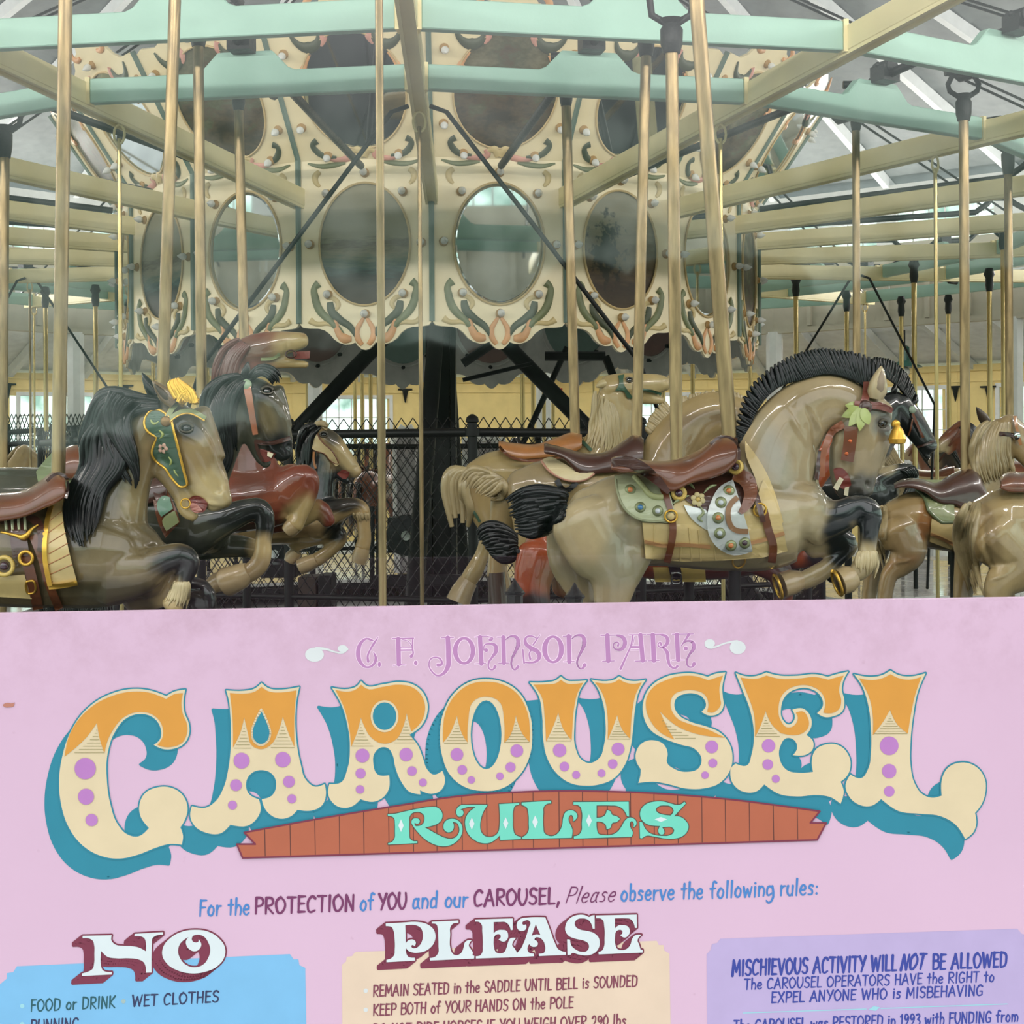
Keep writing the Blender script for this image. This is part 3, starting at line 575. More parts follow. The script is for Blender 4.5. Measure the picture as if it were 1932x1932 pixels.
for a, b in wins:
    ha, hb = wall_hit(a), wall_hit(b)
    if ha is None or hb is None:
        continue
    if ha[0] != hb[0]:
        continue
    seg_w.setdefault(ha[0], []).append(tuple(sorted((ha[1], hb[1]))))
WB0, WT0 = -.35, .97
glass = bpy.data.materials.new('pane_glass'); glass.use_nodes = True; gt = glass.node_tree; gt.nodes.clear()
glass_nodes(gt, 1.0)
def prism_seg(mb, i, t0, t1, h0, h1, dr0=0.0, dr1=.04):
    a, b = pc(WALLR, WB[i], 0), pc(WALLR, WB[i+1], 0); d = b-a; L_ = d.length; nrm = Vector((d.y, -d.x, 0)).normalized()
    if nrm.dot(Vector((CX, CY, 0)) - Vector((a.x, a.y, 0))) < 0: nrm = -nrm
    p = [a+d*t0, a+d*t1]; vs = []
    for q in p:
        for dr in (dr0, dr1):
            for h in (h0, h1): vs.append(Vector((q.x, q.y, CAMZ+h)) + nrm*dr)
    mb.add(vs, [(0,1,3,2),(4,6,7,5),(0,4,5,1),(2,3,7,6),(0,2,6,4),(1,5,7,3)])
    return nrm
wn = 0
for i in range(len(WB)-1):
    mid = pc(WALLR, (WB[i]+WB[i+1])/2, 0)
    if mid.y < CY + 1 or abs(PX(mid)[0]-966) > 1700: continue
    w_ = sorted(seg_w.get(i, []))
    L_ = (pc(WALLR, WB[i+1], 0)-pc(WALLR, WB[i], 0)).length
    # vertical boards, each its own piece, cut round the windows
    nb = 20
    for j in range(nb):
        t0, t1 = j/nb - .0008, (j+1)/nb + .0008; tm = (t0+t1)/2; dz = .007*(j % 2) + random.uniform(0, .002)
        inw = any(a-.012 <= tm <= b+.012 for a, b in w_)
        mb = MB()
        prism_seg(mb, i, t0, t1, (WT0 if inw else FLOOR), WTOP, -.02, .02+dz)
        obj('board', mb, YEL, wall)
        if inw: mb = MB(); prism_seg(mb, i, t0, t1, FLOOR, WB0, -.02, .02+dz); obj('board', mb, YEL, wall)
    mb = MB(); prism_seg(mb, i, 0, 1, WTOP-.06, WTOP+.02, .02, .06); obj('top_rail', mb, YEL, wall)
    mb = MB(); prism_seg(mb, i, 0, 1, WTOP-.20, WTOP-.17, .02, .045); obj('trim_rail', mb, YEL, wall)
    mb = MB(); prism_seg(mb, i, 0, 1, FLOOR, FLOOR+.15, .02, .05); obj('base_rail', mb, WTRIM, wall)
    for a, b in w_:
        wn += 1
        W = bpy.data.objects.new('window_%d' % wn, None); COL.objects.link(W); W['kind'] = 'structure'
        e = .05/L_
        for (x0, x1, y0, y1) in ((a-e, a, WB0-.05, WT0+.05), (b, b+e, WB0-.05, WT0+.05), (a, b, WT0, WT0+.05), (a, b, WB0-.05, WB0)):
            mb = MB(); prism_seg(mb, i, x0, x1, y0, y1, -.03, .06); obj('frame', mb, WTRIM, W)
        for q in range(1, 6):
            t = a+(b-a)*q/6; mb = MB(); prism_seg(mb, i, t-.006/L_, t+.006/L_, WB0, WT0, 0, .03); obj('muntin', mb, WTRIM, W)
        for q in range(1, 5):
            y = WB0+(WT0-WB0)*q/5; mb = MB(); prism_seg(mb, i, a, b, y-.006, y+.006, 0, .03); obj('muntin', mb, WTRIM, W)
        mb = MB(); A_, B_ = pc(WALLR, WB[i], 0), pc(WALLR, WB[i+1], 0); d = B_-A_
        mb.add([Vector(((A_+d*t).x, (A_+d*t).y, CAMZ+h)) for t, h in ((a, WB0), (b, WB0), (b, WT0), (a, WT0))], [(0,1,2,3)]); obj('pane', mb, glass, W)
# brackets on the wall
def onwall(x, y, off=.06):
    i, t = wall_hit(x); a, b = pc(WALLR, WB[i], 0), pc(WALLR, WB[i+1], 0); d = b-a; q = a+d*t
    nrm = Vector((d.y, -d.x, 0)).normalized()
    if nrm.dot(Vector((CX-a.x, CY-a.y, 0))) < 0: nrm = -nrm
    u, v = ray(x, y); return Vector((q.x, q.y, CAMZ + v*q.y)) + nrm*off, nrm, d.normalized()
IRON = mat('black_iron', (20, 21, 22), .5, var=.2, spec=.25)
BR = [(765,735,'between the window and the mast'), (12,725,'at the far left wall corner'), (236,728,'behind the left horse heads'), (1806,730,'left of the two on the right wall'), (1868,730,'right of the two on the right wall')]
for x, y, wh in BR:
    p, nrm, tg = onwall(x, y)
    t = thing('wall_bracket', 'small black triangular iron wall bracket ' + wh, 'bracket', p, 'wall brackets')
    mb = MB(); mb.beam(tg*-.10, tg*.10, .05, .02); obj('arm', mb, IRON, t)
    mb = MB(); mb.lathe([(.045, 0), (.03, -.07), (.006, -.18)], (0,0,-.01), n=8); obj('cone', mb, IRON, t, 30)
p, nrm, tg = onwall(1053, 741, .10)
t = thing('alarm_box', 'small red fire alarm box on the yellow far wall', 'alarm', p)
mb = MB(); mb.box((0,0,0), .11, .06, .12); o = obj('case', mb, mat('alarm_red', (190, 48, 44), .4), t); bev(o, .006)
mb = MB(); mb.box((0,-.035,0), .045, .02, .05); obj('button', mb, mat('alarm_white', (225, 220, 215), .4), t)

# --- header ring, posts, clerestory
RING = 8.2; BEI = mat('header_beige', (186, 180, 162), .6, var=.08, scale=5)
PB = [math.radians(180 - 6.3 + 20*k) for k in range(18)]
head = bpy.data.objects.new('trim_1', None); COL.objects.link(head); head['kind'] = 'structure'
cl = bpy.data.objects.new('wall_clerestory', None); COL.objects.link(cl); cl['kind'] = 'structure'
posts = bpy.data.objects.new('trim_2', None); COL.objects.link(posts); posts['kind'] = 'structure'
for i in range(18):
    a, b = pc(RING, PB[i], 0), pc(RING, PB[(i+1) % 18], 0)
    up = Vector((0,0,1)); d = (b-a)
    mb = MB(); mb.beam(a+up*1.84, b+up*1.84, .06, .52); obj('header_board', mb, BEI, head)
    mb = MB(); mb.beam(a+up*1.59, b+up*1.59, .12, .06); obj('header_cap', mb, BEI, head)
    inn = (Vector((CX, CY, a.z)) - (a+b)/2).normalized()
    for j in range(1, 6):
        q = a+d*(j/6)+inn*.045
        mb = MB(); mb.box(q+up*1.86, .05, .05, .46, Matrix.Rotation(math.atan2(d.y, d.x), 3, 'Z')); obj('batten', mb, BEI, head)
    mb = MB(); mb.beam(a+up*2.30, b+up*2.30, .06, .40); obj('lower_wall', mb, BEI, cl)
    mb = MB(); mb.beam(a+up*3.10, b+up*3.10, .08, .12); obj('plate', mb, WTRIM, cl)
    for t0, t1 in ((0, .07), (.46, .54), (.93, 1.0)):
        mb = MB(); mb.beam(a+d*t0+up*2.77, a+d*t1+up*2.77, .08, .56); obj('pier', mb, WTRIM, cl)
    for t0, t1 in ((.07, .46), (.54, .93)):
        for q in range(1, 6):
            t = t0+(t1-t0)*q/6; mb = MB(); mb.box(a+d*t+up*2.77, .014, .014, .56, None); obj('muntin', mb, IRON if False else WTRIM, cl)
        mb = MB(); mb.beam(a+d*t0+up*2.77, a+d*t1+up*2.77, .02, .014); obj('muntin', mb, WTRIM, cl)
    mb = MB(); mb.add([a+d*.07+up*2.5, a+d*.93+up*2.5, a+d*.93+up*3.04, a+d*.07+up*3.04], [(0,1,2,3)]); obj('pane', mb, glass, cl)
    if (a.y > 3.6):
        mb = MB(); mb.lathe([(.10, FLOOR), (.10, 1.58)], a, n=8); obj('post', mb, WTRIM, posts)
# --- roofs: lapped boards on rafters
ROOFB = mat('roof_boards', (124, 130, 130), .6, var=.12, scale=9, streak=(1,1,1)); RAFT = mat('rafter_white', (222, 226, 226), .55, var=.06)
ROOF2 = mat('eave_boards', (226, 229, 229), .6, var=.1, scale=9)
def roof(name, r0, h0, r1, h1, nb, segs, nraf, lim, raf_w=.07, raf_d=.12, RM=None):
    RM = RM or ROOFB
    R = bpy.data.objects.new(name, None); COL.objects.link(R); R['kind'] = 'structure'
    cnt = 0; rest = MB()
    for i in segs:
        pa, pb = PB[i], PB[(i+1) % 18]
        for j in range(nb):
            s0, s1 = j/nb, (j+1)/nb
            q = []
            for s, ph, dz in ((s0, pa, .0), (s0, pb, .0), (s1, pb, .022), (s1, pa, .022)):
                q.append(pc(r0+(r1-r0)*s, ph, h0+(h1-h0)*s + dz))
            mb = MB() if cnt < lim else rest
            vs = [p for p in q] + [p+Vector((0,0,.02)) for p in q]
            mb.add(vs, [(0,1,2,3),(7,6,5,4),(0,4,5,1),(1,5,6,2),(2,6,7,3),(3,7,4,0)])
            if cnt < lim: obj('board', mb, RM, R)
            cnt += 1
        for q in range(nraf):
            f = q/nraf; e0 = pc(r0, pa, h0)*(1-f)+pc(r0, pb, h0)*f; e1 = pc(r1, pa, h1)*(1-f)+pc(r1, pb, h1)*f
            mb = MB(); dn = Vector((0,0,-raf_d/2-.005)); mb.beam(e0+dn, e1+dn, raf_w, raf_d); obj('rafter', mb, RAFT, R)
    if rest.v: obj('board', rest, RM, R, kind='stuff')
vis = [i for i in range(18) if pc(8, (PB[i]+math.radians(10)), 0).y > 8.0]
roof('ceiling_1', 8.75, 3.08, .4, 5.6, 30, range(18), 2, 300)
roof('ceiling_2', 11.3, 1.24, 8.15, 2.06, 12, [i for i in range(18) if pc(9.6, PB[i]+math.radians(10), 0).y > 3.2], 4, 300, RM=ROOF2)
# added fill lights and invented trays on the header ring, brightening roof and wall
TRAYM = mat('fill_tray_white', (225, 225, 220), .5)
for i in range(18):
    a, b = pc(RING, PB[i], 0), pc(RING, PB[(i+1) % 18], 0); m_ = (a+b)/2; d = (b-a).normalized(); inn = (Vector((CX, CY, m_.z))-m_).normalized(); up = Vector((0,0,1))
    for kind_, pos, dr, en, ln in (('up', m_+inn*.10+up*2.14, up*.30+inn*.9, ROOF_FILL, 2.3), ('out', m_-inn*.12+up*1.92, -inn*.9-up*.25, WALL_FILL, 2.3)):
        if kind_ == 'out' and m_.y < CY: continue
        mb = MB(); mb.beam(pos-d*ln/2-Vector(dr).normalized()*.03, pos+d*ln/2-Vector(dr).normalized()*.03, .06, .04); obj('fill_tray', mb, TRAYM, head)
        ld = bpy.data.lights.new('fill_light', 'AREA'); ld.shape = 'RECTANGLE'; ld.size = ln; ld.size_y = .06; ld.energy = en; ld.color = (1, .97, .92)
        lo = bpy.data.objects.new('fill_light', ld); COL.objects.link(lo); lo.location = pos
        zax = -Vector(dr).normalized(); xax = (d - zax*d.dot(zax)).normalized(); yax = zax.cross(xax)
        lo.rotation_euler = Matrix((xax, yax, zax)).transposed().to_euler()
# pendant lamp
p = U(1706, 655, 18.6)
t = thing('pendant_lamp', 'dark green enamel pendant lamp hanging behind the stallion mane', 'lamp', p)
GRN = mat('lamp_green', (34, 74, 66), .35)
mb = MB(); mb.tube([(0,0,.02), (0,0,.62)], .014, 8); obj('rod', mb, IRON, t)
mb = MB(); mb.lathe([(.03, .02), (.062, 0), (.07, -.17), (.09, -.19), (.21, -.235), (.22, -.25), (.06, -.235)], (0,0,0), n=20); obj('shade', mb, GRN, t, 40)
mb = MB(); mb.ball((0,0,-.30), .07); obj('globe', mb, WTRIM, t, 60)

# ================================================================ CAROUSEL FRAME
R0 = 2.2; R1 = 4.282; R2 = 5.047
def sh(r): return 1.529 + .0486*(r-R0)
CREAMW = mat('sweep_cream', (236, 222, 170), .5, var=.07, scale=4, bump=.1, bscale=30); GREENW = mat('beam_green', (160, 198, 182), .5, var=.06, scale=4, bump=.1, bscale=30)
DKG = mat('seam_green', (92, 112, 100), .5); BRASS = mat('brass_pole', (160, 138, 100), .36, metal=.6, var=.5, scale=7, streak=(5,5,.8)); BRT = mat('brass_bright', (186, 166, 114), .3, metal=.8, var=.12, scale=8)
CAST = mat('cast_black', (26, 28, 30), .45, spec=.3, var=.2, bump=.3, bscale=40)
cf = thing('carousel_canopy_frame', 'cream and green overhead timber frame of the carousel with black mast', 'frame', pc(0, 0, FLOOR))
def cobj(name, mb, m, smooth=None, parent=None, **kw):
    o0 = Vector(cf.location); mb.v = [tuple(Vector(v)-o0) for v in mb.v]
    return obj(name, mb, m, parent or cf, smooth, **kw)
for k in range(18):
    ph = phk(k); a, b = pc(2.14, ph, sh(2.14)), pc(6.95, ph, sh(6.95))
    mb = MB(); mb.beam(a, b, .072, .10); s = cobj('sweep', mb, CREAMW); bev(s, .004, 1)
    tg = Vector((math.cos(ph), math.sin(ph), 0))
    for q in (-1, 1):
        mb = MB(); mb.beam(a+tg*q*.026-Vector((0,0,.056)), b+tg*q*.026-Vector((0,0,.056)), .014, .014); cobj('flange', mb, CREAMW, parent=s)
    mb = MB(); mb.beam(pc(2.10, ph, sh(2.1)), pc(2.14, ph, sh(2.1)), .10, .13); cobj('end_cap', mb, CREAMW, parent=s)
for rr, w_, h_ in ((R1, .05, .105), (R2, .05, .115), (6.75, .05, .12)):
    for k in range(18):
        if rr > 6 and pc(rr, phk(k)+.17, 0).y < 8: continue
        a, b = pc(rr, phk(k), sh(rr)+.01), pc(rr, phk(k+1), sh(rr)+.01); d = (b-a).normalized()
        a2, b2 = a+d*.045, b-d*.045; m_ = (a+b)/2; z0 = -h_/2
        # beam with a raised bearing block at mid-span : one profile, extruded
        L_ = (b2-a2).length; hw, tw, up_ = .19, .12, .085
        prof = [(-L_/2, z0), (L_/2, z0), (L_/2, -z0), (hw+.03, -z0), (hw, -z0+.012), (tw, -z0+up_), (-tw, -z0+up_), (-hw, -z0+.012), (-hw-.03, -z0), (-L_/2, -z0)]
        nrm = Vector((d.y, -d.x, 0)); zz = Vector((0,0,1))
        mb = MB(); mb.poly([prof], lambda x, y, z: m_ + d*x + zz*y + nrm*z, -w_/2, w_/2)
        g = cobj('ring_beam', mb, GREENW); bev(g, .004, 1)
        for q, e in ((1, a2), (-1, b2)):
            mb = MB(); mb.beam(e, e-d*q*.02, w_+.012, h_+.012); cobj('end_plate', mb, CREAMW, parent=g)
# mast and braces
mb = MB(); m0 = pc(0,0,0)
mb.box((CX, CY, 5.7/2), .12, .16, 5.7); cobj('mast', mb, IRON)
for sx in (-1, 1):
    mb = MB(); mb.box((CX+sx*.085, CY-.02, 5.7/2), .035, .24, 5.7); cobj('mast_flange', mb, IRON)
for ang in (88, 178, 268, 358):
    a_ = math.radians(ang); mb = MB(); mb.tube([pc(.08, a_, 1.25), pc(2.35, a_, FLOOR+.1)], .055, 12); cobj('brace', mb, IRON, 40)
for (x0, y0, x1, y1, z, r) in ((873,717,1003,686,9.9,.014), (873,686,930,648,9.9,.03), (1028,672,1142,672,11.2,.035), (1142,672,1158,712,11.2,.03), (1070,655,985,840,11.2,.022), (690,660,655,705,11,.02)):
    mb = MB(); mb.tube([U(x0, y0, z), U(x1, y1, z)], r, 8); cobj('tie_bar', mb, IRON, 40)
mb = MB(); mb.lathe([(.30, 4.2), (.33, 4.22), (.33, 4.4), (.2, 4.5)], pc(0,0,0)-Vector((0,0,0)), n=24); cobj('hub', mb, CAST, 40)
# tension rods (pairs) from the hub to the sweep ends
for k in range(18):
    for q in (-.02, .02):
        mb = MB(); mb.tube([pc(.30, phk(k)+q*1.2, 4.34), pc(6.9, phk(k)+q*.6, sh(6.9)+.08)], .010, 6); cobj('tension_rod', mb, IRON, 40)
# platform hangers (rods) and V braces
for k in range(18):
    ph = phk(k)
    for r, dd in ((4.0, .0095), (6.78, .0105)):
        if r > 6 and k in (1, 17): continue
        top = pc(r, ph, sh(r)-.07); bot = pc(r, ph, FLOOR+.22)
        mb = MB(); mb.tube([top-Vector((0,0,.05)), bot], dd, 10); h = cobj('hanger_rod', mb, BRT if k % 3 else BRASS, 50)
        mb = MB(); c = [top + Vector((0,0,.02)) + Vector((math.cos(ph)*math.cos(t)*.028, math.sin(ph)*math.cos(t)*.028, math.sin(t)*.045-.05)) for t in np.linspace(0, 2*PI, 13)]
        mb.tube(c, .006, 6); cobj('hook', mb, CREAMW if r < 5 else BRT, 50, parent=h)
    for q in ((-1, 1) if k in (0, 6, 12) else ()):
        mb = MB(); mb.tube([pc(4.0, ph+q*.012, sh(4)-.03), pc(4.02, ph+q*.03, sh(4)-.06), pc(3.98, ph+q*math.radians(14.3), .46), pc(3.5, ph+q*math.radians(27), FLOOR+.3)], .0105, 8); cobj('sway_brace', mb, IRON, 50)
# crank shafts (one per bay) over the bearing blocks
CR_R = {1: 6.4, 2: 5.6, 3: 4.74, 4: 4.0}
for k in range(18):
    ph = phk(k) + math.radians(10); rad = Vector((math.sin(ph), -math.cos(ph), 0)); tg = Vector((math.cos(ph), math.sin(ph), 0)); z = Vector((0,0,1))
    rnd = random.Random(k*5+1); pts = [pc(2.25, ph, 1.68)]
    for row in (4, 3, 2, 1):
        r = CR_R[row]; a = rnd.uniform(0, 2*PI); off = (tg*math.cos(a)+z*math.sin(a))*.13; base = pc(r, ph, sh(r)+.17)
        pts += [base-rad*.20, base-rad*.10+off*.6, base-rad*.06+off, base+rad*.06+off, base+rad*.10+off*.6, base+rad*.20]
    pts.append(pc(6.85, ph, sh(6.9)+.17))
    mb = MB(); mb.tube(pts, .021, 8); cs = cobj('crankshaft', mb, CAST, 50)
    for r in (R1, R2):
        mb = MB(); mb.box(pc(r, ph, sh(r)+.17), .10, .09, .07, Matrix.Rotation(ph, 3, 'Z')); mb.lathe([(.035, -.05), (.035, .05)], pc(r, ph, sh(r)+.2), axis=rad, n=12)
        for q in (-1, 1): mb.ball(pc(r, ph, sh(r)+.21)+tg*q*.045, .014, 8, 5)
        cobj('bearing', mb, CAST, parent=cs, kind='stuff')

# ================================================================ CENTRE HOUSING
HC = mat('housing_cream', (232, 216, 176), .32, var=.06, scale=5, coat=.25); HB = mat('housing_back', (186, 186, 176), .7, var=.12); HE = mat('housing_edge', (196, 170, 120), .5)
SG1 = mat('scroll_green', (112, 118, 82), .45, var=.2); SG2 = mat('scroll_dark_green', (66, 72, 50), .5, var=.2); SO = mat('scroll_orange', (214, 158, 108), .45, var=.2); SP = mat('scroll_pink', (208, 150, 134), .45, var=.2); STN = mat('scroll_tan', (204, 182, 130), .45, var=.15)
SOCK = mat('socket_brown', (168, 132, 78), .5); BULB = None
BULB = bpy.data.materials.new('bulb_glass'); BULB.use_nodes = True; b_ = BULB.node_tree.nodes['Principled BSDF']
b_.inputs['Base Color'].default_value = (.86, .87, .85, 1); b_.inputs['Roughness'].default_value = .08; b_.inputs['Transmission Weight'].default_value = .25; b_.inputs['IOR'].default_value = 1.2
MIR = mat('mirror_silver', (208, 214, 214), .03, metal=1.0, var=.04, scale=6)
BEVM = mat('mirror_bevel', (220, 224, 224), .06, metal=1.0, var=.04)
def painting(name, seed, kind):
    m = bpy.data.materials.new(name); m.use_nodes = True; t = m.node_tree; n = t.nodes; l = t.links; b = n['Principled BSDF']
    b.inputs['Roughness'].default_value = .5; b.inputs['Specular IOR Level'].default_value = .25; b.inputs['Coat Weight'].default_value = .05; b.inputs['Coat Roughness'].default_value = .15
    tc = n.new('ShaderNodeTexCoord'); sp = n.new('ShaderNodeSeparateXYZ'); l.new(tc.outputs['Object'], sp.inputs[0])
    def noise(sc, vec=(1,1,1), det=6, off=0):
        mp = n.new('ShaderNodeMapping'); mp.inputs['Scale'].default_value = vec; mp.inputs['Location'].default_value = (seed*3.1+off, off, seed)
        l.new(tc.outputs['Object'], mp.inputs[0]); x = n.new('ShaderNodeTexNoise'); x.inputs['Scale'].default_value = sc; x.inputs['Detail'].default_value = det; x.inputs['Roughness'].default_value = .62
        l.new(mp.outputs[0], x.inputs[0]); return x.outputs['Fac']
    def math2(op, a, b2):
        x = n.new('ShaderNodeMath'); x.operation = op
        for i, v in enumerate((a, b2)):
            if isinstance(v, (int, float)): x.inputs[i].default_value = v
            else: l.new(v, x.inputs[i])
        return x.outputs[0]
    def ramp(v, st):
        r = n.new('ShaderNodeValToRGB'); l.new(v, r.inputs[0]); el = r.color_ramp.elements
        while len(el) < len(st): el.new(.5)
        for e, (p, c) in zip(el, st): e.position = p; e.color = lin(tuple(v*.82 for v in c))
        return r.outputs[0]
    z = sp.outputs['Z']; x_ = sp.outputs['X']
    if kind == 'sea':     # sky, cliffs, wave line, dark rocks
        base = math2('ADD', math2('MULTIPLY', z, 1.3), .5)
        v = math2('ADD', base, math2('MULTIPLY', math2('SUBTRACT', noise(7, (1,1,5)), .5), .22))
        c = ramp(v, [(.08,(74,58,42)), (.2,(62,50,38)), (.27,(30,30,26)), (.32,(52,80,74)), (.37,(106,118,96)), (.44,(160,148,116)), (.5,(116,98,74)), (.56,(160,152,122)), (.9,(178,170,142))])
    elif kind == 'trees':  # dark trees left, pale sky, water and bank below
        base = math2('ADD', math2('MULTIPLY', z, 1.3), .5)
        v = math2('ADD', base, math2('MULTIPLY', math2('SUBTRACT', noise(9, (1,1,4)), .5), .25))
        c0 = ramp(v, [(.05,(84,66,44)), (.22,(58,42,30)), (.34,(104,80,52)), (.42,(134,112,80)), (.5,(122,102,72)), (.7,(168,156,124)), (.95,(176,172,152))])
        tr_ = math2('SUBTRACT', math2('SUBTRACT', noise(13, (1,1,1), 8, 2), math2('MULTIPLY', math2('ABSOLUTE', math2('ADD', x_, .09), 0), 1.7)), math2('MULTIPLY', math2('ABSOLUTE', math2('ADD', z, .02), 0), .9))
        r2 = n.new('ShaderNodeMapRange'); l.new(tr_, r2.inputs['Value']); r2.inputs['From Min'].default_value = .27; r2.inputs['From Max'].default_value = .36
        mi = n.new('ShaderNodeMixRGB'); l.new(r2.outputs[0], mi.inputs[0]); l.new(c0, mi.inputs[1]); mi.inputs[2].default_value = lin((36, 30, 20)); c = mi.outputs[0]
    else:                  # brown-green woodland and haze
        v = math2('ADD', math2('MULTIPLY', noise(5, (1,1,1.6), 8), .9), math2('MULTIPLY', z, .35))
        c = ramp(v, [(.3,(62,50,34)), (.42,(98,78,52)), (.48,(92,92,62)), (.56,(120,112,82)), (.7,(152,146,118))])
    l.new(c, b.inputs['Base Color'])
    return m
PNT = [painting('seascape_painting', 1, 'sea'), painting('river_trees_painting', 2, 'trees'), painting('rocky_shore_painting', 5, 'sea'), painting('woodland_painting', 7, 'wood'), painting('dusk_woodland_painting', 11, 'wood')]
hs = thing('center_housing', 'ornate cream carousel centre housing with oval mirrors, paintings and bulbs', 'housing', (0,0,0))
PXM = 324.6
def P1L(x, y): return ((x-940)/PXM, (880-y)/336.5)       # measurements of the panel right of the middle seam
HALF = [(-.380,.812), (-.362,.792), (-.33,.787), (-.27,.785), (-.235,.774), (-.205,.752), (-.18,.722), (-.15,.702), (-.115,.692), (-.08,.694), (-.058,.703), (-.045,.685), (-.02,.664), (0,.660)]
low_out = [(x, z) for x, z in HALF] + [(-x, z) for x, z in HALF[:-1][::-1]] + [(.380, 1.732), (-.380, 1.732)]
OVC, OVX, OVY = 1.255, .262, .345
def ell(cx, cz, a, b, n=48): return [(cx+a*math.cos(2*PI*i/n), cz+b*math.sin(2*PI*i/n)) for i in range(n)]
cache = {}
def pmesh(key, build, m, smooth=None):
    if key not in cache:
        mb = MB(); build(mb); me = mb.mesh(key); finish(me, m, smooth); cache[key] = me
    return cache[key]
T0 = lambda x, z, y: Vector((x, -y, z))     # panel frame: x along, -y outward, z up
def oval_ring(mb, cz, a, b, rr=.009):
    c = [Vector((a*math.cos(t), -.014, cz+b*math.sin(t))) for t in np.linspace(0, 2*PI, 49)]; mb.tube(c, rr, 6, cap=False)
def disc_mesh(mb, cz, a, b, y): mb.poly([ell(0, 0, a, b)], T0, y-.004, y)
def bulb_build(mb): mb.lathe([(.0, .0), (.012, .0), (.020, .012), (.022, .022), (.016, .038), (.006, .054), (.001, .06)], (0,-.018,0), axis=(0,-1,0), n=12)
def sock_build(mb): mb.lathe([(.026, 0), (.027, .006), (.02, .012), (.017, .02), (.012, .022)], (0,0,0), axis=(0,-1,0), n=14)
LOWB = [P1L(*p) for p in ((941,323),(870,361),(1012,361),(837,456),(1046,458),(871,552),(1012,553),(941,590))]
def scroll(mb, pts, ws, mirror, conv, flat=.45):
    q = curve(pts, n=5, closed=False); k = len(pts.split())
    W = [np.interp(j/5, range(k), ws)/PXM/2 for j in range(len(q))]
    P = [Vector((conv(x, y)[0]*(-1 if mirror else 1), 0, conv(x, y)[1])) for x, y in q]
    o = len(mb.v); mb.tube(P, W, 8)
    for i in range(o, len(mb.v)): v = mb.v[i]; mb.v[i] = (v[0], v[1]*flat-.012, v[2])
LOWS = [('scroll_green', SG1, ["853,530 845,538 846,556 854,580 872,600 890,618 902,634", (16,11,14,15,13,11,6)]), ('scroll_dark', SG2, ["874,566 877,582 893,600 912,614 924,634", (11,16,14,12,6)]),
        ('scroll_orange', SO, ["884,600 888,618 902,636 914,636", (6,13,18,10)]), ('scroll_tip', SO, ["938,596 932,606 925,620 926,636 934,648", (5,8,10,11,8)]), ('scroll_hook', STN, ["868,558 882,560 890,572 884,582", (6,9,9,5)]),
        ('scroll_foot', STN, ["836,600 845,606 872,607 888,614", (13,9,8,6)]), ('scroll_leaf', STN, ["856,318 848,326 850,340 856,346", (9,12,9,5)]), ('scroll_vine', SG1, ["834,302 860,308 885,306 905,303", (3,9,10,4)])]
UPS = [('scroll_tail', SG2, ["858,258 850,264 856,280 872,290 890,292", (13,10,12,11,6)]), ('scroll_pink', SP, ["868,286 884,296 905,296 920,288 914,280", (5,9,13,11,6)]), ('scroll_shell', STN, ["918,284 930,278 941,290", (6,14,16)])]
UPT = [('scroll_bud', SG2, ["840,52 852,74 872,82 890,72 894,56", (4,12,22,14,6)]), ('scroll_drop', SO, ["870,96 862,110 856,124 866,130", (5,6,14,12)]), ('scroll_petal', SP, ["896,52 900,66 894,80", (10,14,5)])]
def upconv(x, y):   # along the sloping panel; returns local (x, s)
    t = (298-y)/(298-45); return ((x-941)/PXM*(1-.0*t), t*.76)
UA, UB = .380, .452
up_out = [(-UA, 0), (UA, 0), (UB, .74), (UB-.05, .77), (.30, .765), (.24, .80), (.2, .86), (.13, .885), (.1, .93), (0, .955), (-.1, .93), (-.13, .885), (-.2, .86), (-.24, .80), (-.30, .765), (-UB+.05, .77), (-UB, .74)]
UPB = [(-.205,.03), (.205,.03), (-.33,.20), (.33,.20), (-.36,.62), (.36,.62), (-.02,.79), (0,.02)]
def crest(mb):
    for mi in (False, True):
        scroll(mb, "905,-20 890,-8 880,6 890,18 905,16", (6,10,14,12,8), mi, lambda x, y: ((x-941)/PXM, .90+(-y)/336.5), .5)
